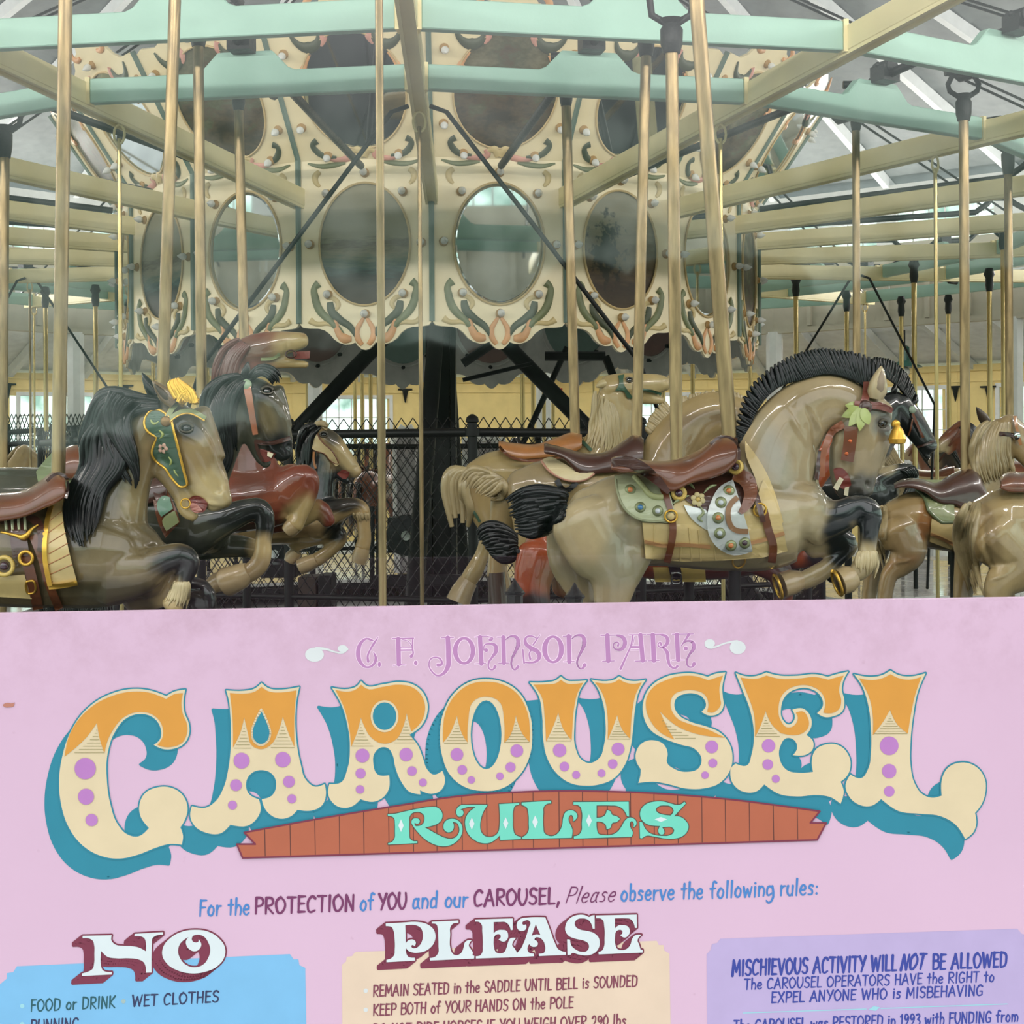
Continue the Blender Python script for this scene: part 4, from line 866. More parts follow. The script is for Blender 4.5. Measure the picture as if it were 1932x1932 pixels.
for k in range(-9, 9):
    ph = phk(k) + math.radians(10); front = math.cos(ph + math.atan2(.49, 10.6)*0) > -.05
    d_ap = R0*math.cos(math.radians(10))
    M = Matrix.Translation(pc(d_ap, ph, 0)) @ Matrix.Rotation(ph, 4, 'Z')
    # lower panel
    def bl_(mb): mb.poly([low_out, ell(0, OVC, OVX, OVY)], T0, -.008, .008)
    pl = linkdup('lower_panel', pmesh('lower_panel', bl_, HC), hs, M)
    linkdup('panel_back', pmesh('lower_back', lambda mb: mb.poly([low_out], T0, -.016, -.010), HB), pl)
    is_m = (k % 2 != 0)
    is_m = (k % 2 == 1) or (k % 2 == -1)
    # panels count: k=-1 seascape, 0 mirror, 1 trees, 2 mirror ...
    mir = (k % 2 == 0)
    if mir:
        linkdup('mirror', pmesh('mirror_disc', lambda mb: disc_mesh(mb, 0, OVX-.022, OVY-.022, .004), MIR), pl, Matrix.Translation((0, 0, OVC)))
        def bev_(mb):
            n = 48; a = ell(0, OVC, OVX+.002, OVY+.002); b = ell(0, OVC, OVX-.022, OVY-.022)
            mb.add([T0(p[0], p[1], -.004) for p in a] + [T0(p[0], p[1], .004) for p in b], [(i, (i+1) % n, n+(i+1) % n, n+i) for i in range(n)])
        linkdup('mirror_bevel', pmesh('mirror_bevel', bev_, BEVM, 60), pl)
    else:
        idx = {-1: 0, 1: 1, -3: 2, 3: 4}.get(k, 3)
        linkdup('oval_painting', pmesh('oval_painting_%d' % idx, lambda mb: disc_mesh(mb, 0, OVX, OVY, .004), PNT[idx]), pl, Matrix.Translation((0, 0, OVC)))
    linkdup('oval_frame', pmesh('oval_frame', lambda mb: oval_ring(mb, OVC, OVX, OVY, .007), HE, 50), pl)
    if front:
        for x, z in LOWB:
            linkdup('bulb_socket', pmesh('socket', sock_build, SOCK, 40), pl, Matrix.Translation((x, -.008, z)))
            linkdup('bulb', pmesh('bulb', bulb_build, BULB, 60), pl, Matrix.Translation((x, -.008, z)))
        for nm, m_, (pt, ws) in LOWS:
            for mi in (False, True):
                linkdup(nm, pmesh('low_'+nm+str(mi), lambda mb: scroll(mb, pt, ws, mi, P1L), m_, 60), pl)
    else:
        mb_ = lambda mb: mb.poly([ell(0, OVC, .30, .38)], lambda x, z, y: Vector((x, y, z)), .016, .024)
        linkdup('backing_disc', pmesh('backing_disc%d' % (k % 2), mb_, mat('backing_teal', (104, 126, 116), .7) if k % 2 else mat('backing_brown', (122, 96, 88), .7)), pl)
        def wire(mb):
            pts = [Vector((.335*math.cos(t), .03+.006*math.sin(7*t), OVC+.41*math.sin(t))) for t in np.linspace(0, 2*PI, 40)]; mb.tube(pts, .006, 5, cap=False)
        linkdup('wiring', pmesh('wiring', wire, HB, 50), pl)
        for x, z in ((-.20,.94), (.20,.94), (0,.84), (-.33,1.2), (.33,1.2)):
            linkdup('socket_back', pmesh('socket_back', lambda mb: mb.lathe([(.016,0),(.016,.03),(.008,.036)], (0,.03,0), axis=(0,1,0), n=10), IRON, 40), pl, Matrix.Translation((x, 0, z)))
    # sloping upper panel
    sl = math.atan2(.42, .634)
    MU = Matrix.Translation(pc(d_ap, ph, 1.736)) @ Matrix.Rotation(ph, 4, 'Z') @ Matrix.Rotation(sl, 4, 'X')
    def bu_(mb): mb.poly([up_out, ell(0, .40, .292, .335)], T0, -.008, .008)
    pu = linkdup('upper_panel', pmesh('upper_panel', bu_, HC), hs, MU)
    linkdup('panel_back', pmesh('upper_back', lambda mb: mb.poly([up_out], T0, -.016, -.010), HB), pu)
    if mir:
        idx = {0: 3, 2: 4}.get(k, 3)
        linkdup('oval_painting', pmesh('upper_painting_%d' % idx, lambda mb: disc_mesh(mb, 0, .292, .335, .004), PNT[idx]), pu, Matrix.Translation((0, 0, .40)))
    else:
        linkdup('mirror', pmesh('upper_mirror', lambda mb: disc_mesh(mb, 0, .292, .335, .004), MIR), pu, Matrix.Translation((0, 0, .40)))
    linkdup('oval_frame', pmesh('upper_frame', lambda mb: oval_ring(mb, .40, .292, .335, .006), HE, 50), pu)
    if front:
        for x, z in UPB[:-1]:
            linkdup('bulb_socket', pmesh('socket', sock_build, SOCK, 40), pu, Matrix.Translation((x, -.008, z)))
            linkdup('bulb', pmesh('bulb', bulb_build, BULB, 60), pu, Matrix.Translation((x, -.008, z)))
        for nm, m_, (pt, ws) in UPS + UPT:
            for mi in (False, True):
                linkdup(nm, pmesh('up_'+nm+str(mi), lambda mb: scroll(mb, pt, ws, mi, upconv), m_, 60), pu)
        linkdup('crest_scroll', pmesh('crest_scroll', crest, SO, 60), pu, kind='stuff')
    # corner strips over the seams
    a, b, c = pc(R0+.012, phk(k), .815), pc(R0+.012, phk(k), 1.74), pc(2.64, phk(k), 2.37)
    mb = MB(); mb.tube([a, b, c], .017, 6); obj('corner_strip', mb, DKG, hs, 30)
# ================================================================ THE FIGURES
LACQ = mat('horse_lacquer', (200, 180, 140), .34, var=.18, scale=9, bump=.35, bscale=17, coat=.9, spec=.2, attr='paint')
LACQ2 = mat('horse_lacquer_far', (200, 180, 140), .3, var=.10, scale=14, coat=.5, attr='paint')
HAIRK = mat('hair_black', (15, 17, 19), .22, var=.3, scale=30, coat=.0, spec=.38); HAIRT = mat('hair_tan', (164, 145, 106), .35, var=.2, scale=30, coat=.4)
HAIRB = mat('hair_black_plain', (13, 13, 15), .22, var=.3, scale=30, coat=.0, spec=.38)
LEA = mat('leather_brown', (112, 62, 36), .3, var=.35, scale=9, coat=.6); LEAD = mat('leather_dark', (72, 40, 32), .3, var=.3, scale=9, coat=.6); LEAT = mat('leather_tan', (170, 112, 62), .3, var=.35, scale=8, coat=.5)
GOLD = mat('gold_leaf', (226, 178, 76), .28, metal=.75, var=.12, scale=30); DGRN = mat('tack_green', (58, 88, 66), .4, var=.2, coat=.4); OLIVE = mat('pad_olive', (140, 148, 104), .35, var=.15, coat=.5)
CLOTH = mat('blanket_cream', (206, 180, 122), .35, var=.14, coat=.5); SILV = mat('pad_silver', (206, 210, 206), .3, metal=.3, var=.1, scale=40, coat=.5); SAGE = mat('pad_sage', (184, 188, 152), .35, var=.12, coat=.5)
EYE = mat('eye_dark', (18, 18, 20), .08, coat=1.0, var=0); LIDM = mat('eye_lid', (84, 78, 66), .4); MOUTH = mat('mouth_red', (120, 52, 44), .35, coat=.5); TEETH = mat('teeth', (228, 216, 184), .3, coat=.4)
HOOFT = mat('hoof_tan', (176, 152, 112), .3, coat=.6, var=.2); HOOFG = mat('hoof_gold', (186, 140, 62), .25, metal=.8); HOOFK = mat('hoof_dark', (62, 44, 30), .35, coat=.5)
PINKL = mat('strap_red', (120, 58, 46), .35, var=.3, coat=.5); JEW = [mat('jewel_blue', (60, 120, 170), .1, coat=1), mat('jewel_amber', (200, 120, 60), .1, coat=1), mat('jewel_plum', (60, 30, 46), .1, coat=1), mat('jewel_white', (200, 205, 210), .1, coat=1)]
LEAF = mat('leaf_green', (168, 178, 104), .3, var=.2, coat=.6); YEL2 = mat('trim_yellow', (214, 182, 96), .35, var=.15, coat=.4)

class Horse:
    def __init__(s, name, label, x0, Z0, phi, group=None, far=False):
        s.t = math.tan(phi); s.u0 = ray(x0, YH)[0]; s.X0 = s.u0*Z0; s.c0 = Z0 - s.t*s.X0
        s.n = Vector((math.sin(phi), -math.cos(phi), 0)); s.hd = Vector((math.cos(phi), math.sin(phi), 0)); s.far = far
        s.o = Vector((s.X0, Z0, 0.33)); s.root = thing(name, label, 'carousel horse', s.o, group)
    def P(s, x, y, l=0.0):
        u, v = ray(x, y); Y = (s.c0 - l*math.hypot(1, s.t))/(1 - s.t*u)
        return Vector((u*Y, Y, CAMZ + v*Y))
    def m(s, px, x, y=YH):
        u, v = ray(x, y); return px/F*s.c0/(1 - s.t*u)
    def part(s, name, mb, m, smooth=60, parent=None, **kw):
        if isinstance(mb, MB):
            mb.v = [tuple(Vector(v)-s.o) for v in mb.v]
        return obj(name, mb, m, parent or s.root, smooth, **kw)
    def chain(s, mb, st, n=18, l0=0.0, cap=True):
        """st: (x, y, r, lateral ratio[, lateral offset m]) stations -> closed elliptical tube"""
        st = [tuple(q)+((l0,) if len(q) < 5 else ()) for q in st]
        sub = []
        k = len(st)
        for i in range(k-1):
            p0, p1, p2, p3 = st[max(i-1, 0)], st[i], st[i+1], st[min(i+2, k-1)]
            for j in range(4):
                t = j/4; sub.append(tuple(.5*((2*p1[c]) + (-p0[c]+p2[c])*t + (2*p0[c]-5*p1[c]+4*p2[c]-p3[c])*t*t + (-p0[c]+3*p1[c]-3*p2[c]+p3[c])*t**3) for c in range(5)))
        sub.append(st[-1])
        # rounded ends
        def capst(a, b):
            dx, dy = a[0]-b[0], a[1]-b[1]; q = math.hypot(dx, dy)+1e-6; dx /= q; dy /= q; out = []
            for f in (.98, .86, .6, .05): 
                e = math.sqrt(max(0, 1-f*f)); out.append((a[0]+dx*a[2]*e*.7, a[1]+dy*a[2]*e*.7, max(a[2]*f, .3), a[3], a[4]))
            return out
        sub = capst(sub[0], sub[1])[::-1] + sub + capst(sub[-1], sub[-2])
        o = len(mb.v); K = len(sub)
        for i, q in enumerate(sub):
            a, b = sub[max(i-1, 0)], sub[min(i+1, K-1)]
            dx, dy = b[0]-a[0], b[1]-a[1]; ln = math.hypot(dx, dy)+1e-6; nx, ny = -dy/ln, dx/ln
            lr = s.m(q[2]*q[3], q[0])
            for j in range(n):
                t = 2*PI*j/n; mb.v.append(tuple(s.P(q[0]+nx*q[2]*math.cos(t), q[1]+ny*q[2]*math.cos(t), q[4]+lr*math.sin(t))))
        for i in range(K-1):
            for j in range(n):
                j2 = (j+1) % n; mb.f.append((o+i*n+j, o+i*n+j2, o+(i+1)*n+j2, o+(i+1)*n+j))
        mb.f.append(tuple(o+j for j in range(n))[::-1]); mb.f.append(tuple(o+(K-1)*n+j for j in range(n)))
    def body(s, chains, base, paints=(), dents=(), vox=.006, sm=5):
        mb = MB()
        for c in chains: s.chain(mb, c)
        me = mb.mesh('body'); finish(me, None)
        o = bpy.data.objects.new('tmp', me); COL.objects.link(o)
        m = o.modifiers.new('r', 'REMESH'); m.mode = 'VOXEL'; m.voxel_size = vox
        m2 = o.modifiers.new('s', 'SMOOTH'); m2.factor = .5; m2.iterations = sm
        dg = bpy.context.evaluated_depsgraph_get(); dg.update()
        me2 = bpy.data.meshes.new_from_object(o.evaluated_get(dg)); bpy.data.objects.remove(o)
        nv = len(me2.vertices); co = np.empty(nv*3); me2.vertices.foreach_get('co', co); co = co.reshape(-1, 3)
        no = np.array([v.normal[:] for v in me2.vertices]) if nv < 400000 else None
        a = co[:, 0]/co[:, 1]*F; b = -(co[:, 2]-CAMZ)/co[:, 1]*F
        px = 966 + CR*a - SR*b; py = YH + SR*a + CR*b
        near = (no @ np.array(s.n[:])) ; nearw = np.clip(near*2+.3, 0, 1)
        disp = np.zeros(nv)
        for d in dents:
            x, y, rx, ry, rot, amt = d[:6]; c_, s_ = math.cos(math.radians(rot)), math.sin(math.radians(rot))
            dx, dy = px-x, py-y; e = ((dx*c_+dy*s_)/rx)**2 + ((-dx*s_+dy*c_)/ry)**2
            disp += amt*np.exp(-e*1.6)*nearw
        co = co + no*disp[:, None]
        col = np.ones((nv, 4)); col[:, :3] = lin(base)[:3]
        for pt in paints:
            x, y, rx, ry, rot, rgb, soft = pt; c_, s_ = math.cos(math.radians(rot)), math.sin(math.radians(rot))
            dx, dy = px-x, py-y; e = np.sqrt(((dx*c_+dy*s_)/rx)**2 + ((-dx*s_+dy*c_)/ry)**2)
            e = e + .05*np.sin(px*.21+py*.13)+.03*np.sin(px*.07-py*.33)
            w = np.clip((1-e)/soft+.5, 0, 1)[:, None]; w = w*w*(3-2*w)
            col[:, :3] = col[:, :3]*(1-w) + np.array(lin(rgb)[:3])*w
        co = co - np.array(s.o[:]); me2.vertices.foreach_set('co', co.ravel())
        at = me2.color_attributes.new('paint', 'FLOAT_COLOR', 'POINT'); at.data.foreach_set('color', col.ravel())
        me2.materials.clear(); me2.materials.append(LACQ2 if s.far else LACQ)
        me2.polygons.foreach_set('use_smooth', [True]*len(me2.polygons)); me2.update()
        me2.name = 'body'
        ob = bpy.data.objects.new('body', me2); COL.objects.link(ob); ob.parent = s.root
        polys = [tuple(p.vertices) for p in me2.polygons]
        s.bvh = BVHTree.FromPolygons([Vector(v)+s.o for v in co], polys)
        s.bodyo = ob
        return ob
    def hit(s, x, y, l=.02, push=0.0):
        u, v = ray(x, y); d = Vector((u, 1, v)).normalized(); o = Vector((0, 0, CAMZ))
        h = s.bvh.ray_cast(o + d*1.5, d)
        if h[0] is None or h[0].y > s.c0/(1-s.t*u)+.6: 
            p = s.P(x, y, l); return p - d*push, -d, False
        nn = h[1] if h[1].dot(d) < 0 else -h[1]
        return h[0] - d*push, nn, True
    def patch(s, name, poly, m, push=.006, th=.01, step=9, parent=None, l=.02, smooth=50, relax=2, close=True):
        q = curve(poly, n=4) if isinstance(poly, str) else poly
        bm = bmesh.new(); vs = [bm.verts.new((p[0], p[1], 0)) for p in q]
        for t in tessellate_polygon([[Vector((p[0], p[1], 0)) for p in q]]):
            try: bm.faces.new([vs[i] for i in t])
            except ValueError: pass
        for _ in range(7):
            ed = [e for e in bm.edges if e.calc_length() > step]
            if not ed: break
            bmesh.ops.subdivide_edges(bm, edges=ed, cuts=1); bmesh.ops.triangulate(bm, faces=bm.faces)
        pos = {}
        for v in bm.verts:
            p, nn, ok = s.hit(v.co.x, v.co.y, l, push); pos[v] = (p, ok)
        # misses take the depth of their neighbours, then a light relax along the line of sight
        dep = {v: pos[v][0].y for v in bm.verts}
        for _ in range(relax + 3):
            new = {}
            for v in bm.verts:
                nb = [dep[e.other_vert(v)] for e in v.link_edges]
                av = sum(nb)/len(nb)
                new[v] = (av*.8+dep[v]*.2) if not pos[v][1] else min(dep[v], dep[v]*.6+av*.4)
            dep = new
        for v in bm.verts:
            u, w_ = ray(v.co.x, v.co.y); Y = dep[v]; v.co = Vector((u*Y, Y, CAMZ+w_*Y))
        bmesh.ops.recalc_face_normals(bm, faces=bm.faces)
        fc = bm.faces[:]
        r = bmesh.ops.extrude_face_region(bm, geom=fc)
        nv_ = [g for g in r['geom'] if isinstance(g, bmesh.types.BMVert)]
        for v in nv_: v.co = v.co - (v.co - Vector((0,0,CAMZ))).normalized()*th
        bmesh.ops.recalc_face_normals(bm, faces=bm.faces)
        for v in bm.verts: v.co -= s.o
        me = bpy.data.meshes.new(name); bm.to_mesh(me); bm.free(); me.materials.append(m)
        me.polygons.foreach_set('use_smooth', [True]*len(me.polygons)); me.set_sharp_from_angle(angle=math.radians(smooth))
        o = bpy.data.objects.new(name, me); COL.objects.link(o); o.parent = parent or s.root
        return o
    def strap(s, name, pts, w, m, push=.004, th=.008, parent=None, l=.02, step=8):
        q = curve(pts, n=5, closed=False); k = len(q); L_, R_ = [], []
        W = [w/2]*k if not hasattr(w, '__len__') else [np.interp(i/(k-1)*(len(w)-1), range(len(w)), w)/2 for i in range(k)]
        for i in range(k):
            a, b = q[max(i-1, 0)], q[min(i+1, k-1)]; dx, dy = b[0]-a[0], b[1]-a[1]; d = math.hypot(dx, dy)+1e-9
            L_.append((q[i][0]-dy/d*W[i], q[i][1]+dx/d*W[i])); R_.append((q[i][0]+dy/d*W[i], q[i][1]-dx/d*W[i]))
        return s.patch(name, L_+R_[::-1], m, push, th, step, parent, l)
    def cord(s, name, pts, r, m, push=.004, parent=None, l=.02, closed=False, n=8, rad=None):
        q = curve(pts, n=5, closed=closed)
        if closed: q = q+[q[0]]
        P = [s.hit(x, y, l, push)[0] for x, y in q]
        for _ in range(2): P = [P[0]] + [P[i-1]*.25+P[i]*.5+P[i+1]*.25 for i in range(1, len(P)-1)] + [P[-1]]
        mb = MB(); R = s.m(r, q[0][0])
        mb.tube(P, R if rad is None else [s.m(v, q[0][0]) for v in np.interp(np.linspace(0, 1, len(P)), np.linspace(0, 1, len(rad)), rad)], n)
        return s.part(name, mb, m, 50, parent)
    def stud(s, name, x, y, r, m, h=.6, parent=None, prof=None, push=0.002, n=20, face=None):
        p, nn, ok = s.hit(x, y, .03, push); R = s.m(r, x); nn = (nn*.6 + (Vector((0,0,CAMZ))-p).normalized()*.6).normalized()
        mb = MB(); pr = prof or [(1, -.2), (1, .35*h), (.8, .7*h), (.4, .95*h), (.01, h)]
        mb.lathe([(a*R, b*R) for a, b in pr], p, axis=nn, n=n)
        return s.part(name, mb, m, 50, parent)
    def locks(s, name, gA, gB, n, r, m, parent=None, push=.0, l=.03, jit=2.0, rad=(.5, 1, 1, .8, .15), off=.5, seed=1, wave=0):
        rr = random.Random(seed); A = curve(gA, n=4, closed=False); B = curve(gB, n=4, closed=False)
        K = 16; fa = np.array([A[int(i*(len(A)-1)/(K-1))] for i in range(K)]); fb = np.array([B[int(i*(len(B)-1)/(K-1))] for i in range(K)])
        mb = MB()
        for i in range(n):
            t = (i+rr.uniform(-.3, .3))/max(1, n-1); t = min(1, max(0, t)); q = fa*(1-t)+fb*t
            ph = rr.uniform(0, 6.28); end = rr.uniform(.86, 1.0); P = []
            for j in range(K):
                f = j/(K-1)*end*(K-1); j0 = int(f); j1 = min(K-1, j0+1); w_ = f-j0; xx, yy = q[j0]*(1-w_)+q[j1]*w_
                a = wave*math.sin(j*.9+ph); xx += a+rr.uniform(-jit, jit)*.3; yy += a*.6+rr.uniform(-jit, jit)*.3
                P.append(s.hit(xx, yy, l, push + s.m(r, xx)*off*rr.uniform(.5, 1.2))[0])
            for _ in range(3): P = [P[0]] + [P[k-1]*.25+P[k]*.5+P[k+1]*.25 for k in range(1, K-1)] + [P[-1]]
            R = [s.m(r, q[0][0])*v for v in np.interp(np.linspace(0, 1, K), np.linspace(0, 1, len(rad)), rad)]
            mb.tube(P, R, 7)
        return s.part(name, mb, m, 60, parent, kind='stuff')
    def comb(s, name, inner, outer, n, r, m, th=.03, seed=3, lay=3):
        rr = random.Random(seed); A = curve(inner, n=6, closed=False); B = curve(outer, n=6, closed=False); mb = MB()
        for i in range(n):
            t = i/(n-1); a = np.array(A[int(t*(len(A)-1))]); b = np.array(B[int(min(1, max(0, t+rr.uniform(-.012, .012)))*(len(B)-1))])
            fa = t*(len(A)-1); j = int(fa); a = np.array(A[j])*(1-fa+j)+np.array(A[min(j+1, len(A)-1)])*(fa-j)
            for li in range(lay):
                l = (li/(max(1, lay-1))*2-1)*th; ln = rr.uniform(.93, 1.03); bow = rr.uniform(-2.5, 2.5); P = []
                for k in range(6):
                    f = k/5; q = a+(b-a)*f*ln; dx, dy = b-a; d = math.hypot(dx, dy)+1e-6
                    q = q+np.array((-dy, dx))/d*bow*math.sin(f*PI); P.append(s.P(q[0], q[1], l*(1-.5*f)))
                mb.tube(P, [s.m(r, a[0])*v for v in (.8, 1.05, 1.1, 1.05, .95, .6)], 6)
        return s.part(name, mb, m, 60, None, kind='stuff')
    def ear(s, x0, y0, x1, y1, w, m, l=.03, inner=None):
        a, b = s.P(x0, y0, l), s.P(x1, y1, l*1.3); mb = MB(); R = s.m(w, x0)/2
        mb.tube([a+(b-a)*f for f in (0, .2, .45, .7, .9, 1)], [R*v for v in (.75, 1, .95, .65, .3, .05)], 10)
        e = s.part('ear', mb, m, 60)
        if inner:
            c = s.n*R*.75; mb = MB(); mb.tube([a+(b-a)*f+c*(1-f*.6) for f in (.1, .3, .5, .7, .85)], [R*v for v in (.2, .5, .5, .3, .06)], 8); s.part('ear_inside', mb, inner, 60, e)
        return e
    def eye(s, x, y, r, lid=True):
        p, nn, ok = s.hit(x, y); R = s.m(r, x); mb = MB(); mb.ball(p - nn*R*.35, R, 14, 10); e = s.part('eye', mb, EYE, 80)
        if lid:
            t = Vector((0,0,1)); sx = nn.cross(t).normalized(); up = sx.cross(nn).normalized()
            mb = MB(); mb.tube([p+nn*R*.35+sx*math.cos(a)*R*1.25+up*math.sin(a)*R*.85 for a in np.linspace(.1, PI-.1, 9)], R*.3, 6)
            mb.tube([p+nn*R*.3+sx*math.cos(a)*R*1.25+up*math.sin(a)*R*.8 for a in np.linspace(PI+.2, 2*PI-.2, 9)], R*.22, 6); s.part('eyelids', mb, LIDM, 60, e)
        return e
    def hoof(s, pts, m, n=14, name='hoof'):
        """pts: (x,y,r) stations"""
        mb = MB(); P = [s.P(x, y, l) for x, y, r, l in pts]; mb.tube(P, [s.m(r, x) for x, y, r, l in pts], n); return s.part(name, mb, m, 40)
    def pole(s, x0, y0, x1, y1, w, l=0.0, m=None, top=None, foot=True):
        a, b = s.P(x0, y0, l), s.P(x1, y1, l); R = s.m(w, x1)/2
        if foot: b = b + (b-a).normalized()*.55*0
        mb = MB(); mb.tube([a, b], R, 16)
        return s.part('pole', mb, m or BRASS, 60)
    def hanger(s, x, y, sc_=1.0, ht=.16):
        """cast fork that hangs the pole from the crank"""
        a = s.P(x, y, 0); k = .034*sc_; mb = MB()
        mb.lathe([(k*.75, -.03), (k*.95, 0), (k, .05), (k*.7, .07), (k*1.1, .085)], a, n=14)
        for q in (-1, 1): mb.tube([a+Vector((q*k*.4, 0, .07)), a+Vector((q*k*1.7, 0, .10)), a+Vector((q*k*1.9, 0, ht*.8)), a+Vector((q*k*1.0, 0, ht+.03))], k*.33, 8)
        mb.tube([a+Vector((-k*2.2, 0, ht+.03)), a+Vector((k*2.2, 0, ht+.03))], k*.7, 10)
        return s.part('hanger', mb, CAST, 50, kind='stuff')
    def shaft(s, x, y, l=0, r=.018, m=None):
        """lower steel rod from the belly to the platform"""
        a = s.P(x, y, l); mb = MB(); mb.tube([a, Vector((a.x, a.y, .24))], r, 12); return s.part('lower_rod', mb, m or IRON, 50)
    def saddle(s, top, bot, W, m, th=.012, name='saddle', n=13, flat=.55):
        """top, bot: px curves left->right (seat line and lower edge of the near flap); W half width m. A shell arched over the back."""
        A = curve(top, n=6, closed=False); B = curve(bot, n=6, closed=False); K = 26; mb = MB(); rows = []
        for i in range(K):
            f = i/(K-1); fa = f*(len(A)-1); ja = int(fa); a = [A[ja][c]*(1-fa+ja)+A[min(ja+1, len(A)-1)][c]*(fa-ja) for c in (0, 1)]
            fb = f*(len(B)-1); jb = int(fb); b = [B[jb][c]*(1-fb+jb)+B[min(jb+1, len(B)-1)][c]*(fb-jb) for c in (0, 1)]
            row = []
            for j in range(n):
                t = -PI/2 + PI*j/(n-1); c = max(0, math.cos(t))**flat; row.append(s.P(b[0]+(a[0]-b[0])*c, b[1]+(a[1]-b[1])*c, W*math.sin(t)))
            rows.append(row)
        o = len(mb.v)
        for r_ in rows: mb.v += [tuple(p) for p in r_]
        for i in range(K-1):
            for j in range(n-1): mb.f.append((o+i*n+j, o+i*n+j+1, o+(i+1)*n+j+1, o+(i+1)*n+j))
        ob = s.part(name, mb, m, 60)
        md = ob.modifiers.new('t', 'SOLIDIFY'); md.thickness = th; md.offset = 0
        md = ob.modifiers.new('b', 'SUBSURF'); md.levels = 1; md.render_levels = 1
        return ob
G_NEAR = 'stallions of the outer row'
BUF = (162, 143, 108)
# ---------------------------------------------------------------- buckskin stallion with the jewelled saddle (outer row, right)
S = Horse('carousel_horse', 'large buff outer stallion with black roached mane and jewelled brown western saddle', 1378, 4.35, math.radians(9))
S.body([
 [(1112,985,66,.8),(1165,982,88,.95),(1250,980,88,.95),(1350,985,92,.95),(1440,985,92,.95),(1505,975,80,.95),(1545,985,52,.8)],
 [(1105,985,68,.55,.07),(1135,1040,66,.5,.08),(1158,1090,48,.5,.09),(1150,1150,30,.6,.09),(1140,1200,24,.7,.09)],
 [(1090,1000,60,.5,-.08),(1085,1060,50,.5,-.08),(1110,1130,28,.6,-.08)],
 [(1185,1040,50,.6,.07),(1175,1090,34,.6,.08)],
 [(1455,950,95,.72),(1462,880,84,.68),(1484,820,72,.62),(1522,776,62,.6),(1566,758,54,.6),(1606,768,46,.65)],
 [(1490,965,60,.6,.05),(1530,965,50,.6,.08)],
 [(1638,768,42,.75),(1628,815,56,.62),(1620,860,50,.6),(1620,900,36,.62),(1622,925,27,.7)],
 [(1655,775,30,.8),(1662,830,18,.9),(1650,880,14,.9)],
 [(1598,850,34,.7),(1590,890,26,.7),(1590,918,18,.7),(1600,936,14,.7)],
 [(1540,985,46,.7,.06),(1585,975,34,.7,.08),(1618,958,25,.8,.08),(1641,968,24,.85,.08),(1640,1000,19,.85,.08),(1637,1035,17,.85,.08),(1632,1062,22,.85,.08),(1616,1082,18,.85,.08)],
 [(1545,1010,46,.7,-.02),(1580,1018,28,.8,-.02),(1600,1030,20,.85,-.02),(1578,1056,15,.9,-.02),(1548,1080,19,.9,-.02),(1515,1096,18,.9,-.02)],
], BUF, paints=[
 (1250,1075,240,26,-2,(134,125,92),1.2),(1300,980,60,60,0,(165,150,116),1.5),(1135,985,60,50,10,(184,164,125),1.6),(1230,940,60,40,0,(151,142,118),1.4),(1170,1040,30,60,10,(149,141,116),1.5),  # soft belly, flank and throat patches: shading painted into the coat colour
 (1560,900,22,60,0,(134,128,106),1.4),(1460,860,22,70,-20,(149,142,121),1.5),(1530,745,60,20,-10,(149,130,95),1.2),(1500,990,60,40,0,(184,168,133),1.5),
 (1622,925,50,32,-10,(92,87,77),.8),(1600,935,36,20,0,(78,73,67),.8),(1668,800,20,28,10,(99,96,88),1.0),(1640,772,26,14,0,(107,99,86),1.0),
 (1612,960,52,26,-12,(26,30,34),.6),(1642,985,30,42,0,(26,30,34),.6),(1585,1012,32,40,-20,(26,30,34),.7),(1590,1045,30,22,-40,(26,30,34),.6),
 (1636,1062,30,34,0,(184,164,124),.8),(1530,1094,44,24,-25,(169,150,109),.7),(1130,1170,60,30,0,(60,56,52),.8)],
 dents=[(1618,932,12,8,-30,-.010),(1638,915,8,5,60,-.012),(1540,830,8,50,-10,-.008),(1560,870,10,60,0,-.012),(1490,930,60,8,10,-.006),(1420,905,8,50,-20,-.005),(1668,800,16,12,0,-.007),(1645,850,10,34,12,.005),(1185,1000,10,60,10,-.006),
 (1500,800,6,40,-30,.005),(1530,790,4,30,-25,-.005),(1545,800,4,30,-25,.004),(1600,890,8,26,20,-.006),(1600,905,20,6,0,.006),(1640,968,12,10,0,.005),(1180,920,60,6,-30,.004)], vox=.0055, sm=4)
S.pole(1313,-20,1378,838,29); S.shaft(1386,1068); 
S.comb('mane', "1402,832 1408,822 1431,770 1461,736 1519,715 1560,706 1597,712 1630,727 1655,745", "1384,836 1388,806 1410,738 1455,693 1500,669 1537,659 1580,660 1621,667 1668,690", 112, 4.2, HAIRK, .024)
S.ear(1652,752,1663,690,36,mat('ear_buff', (186,168,130), .3, coat=.6), .05, mat('ear_inner', (150,132,110), .4)); S.ear(1622,745,1640,700,20,HAIRK,-.03)
S.eye(1664,799,9)
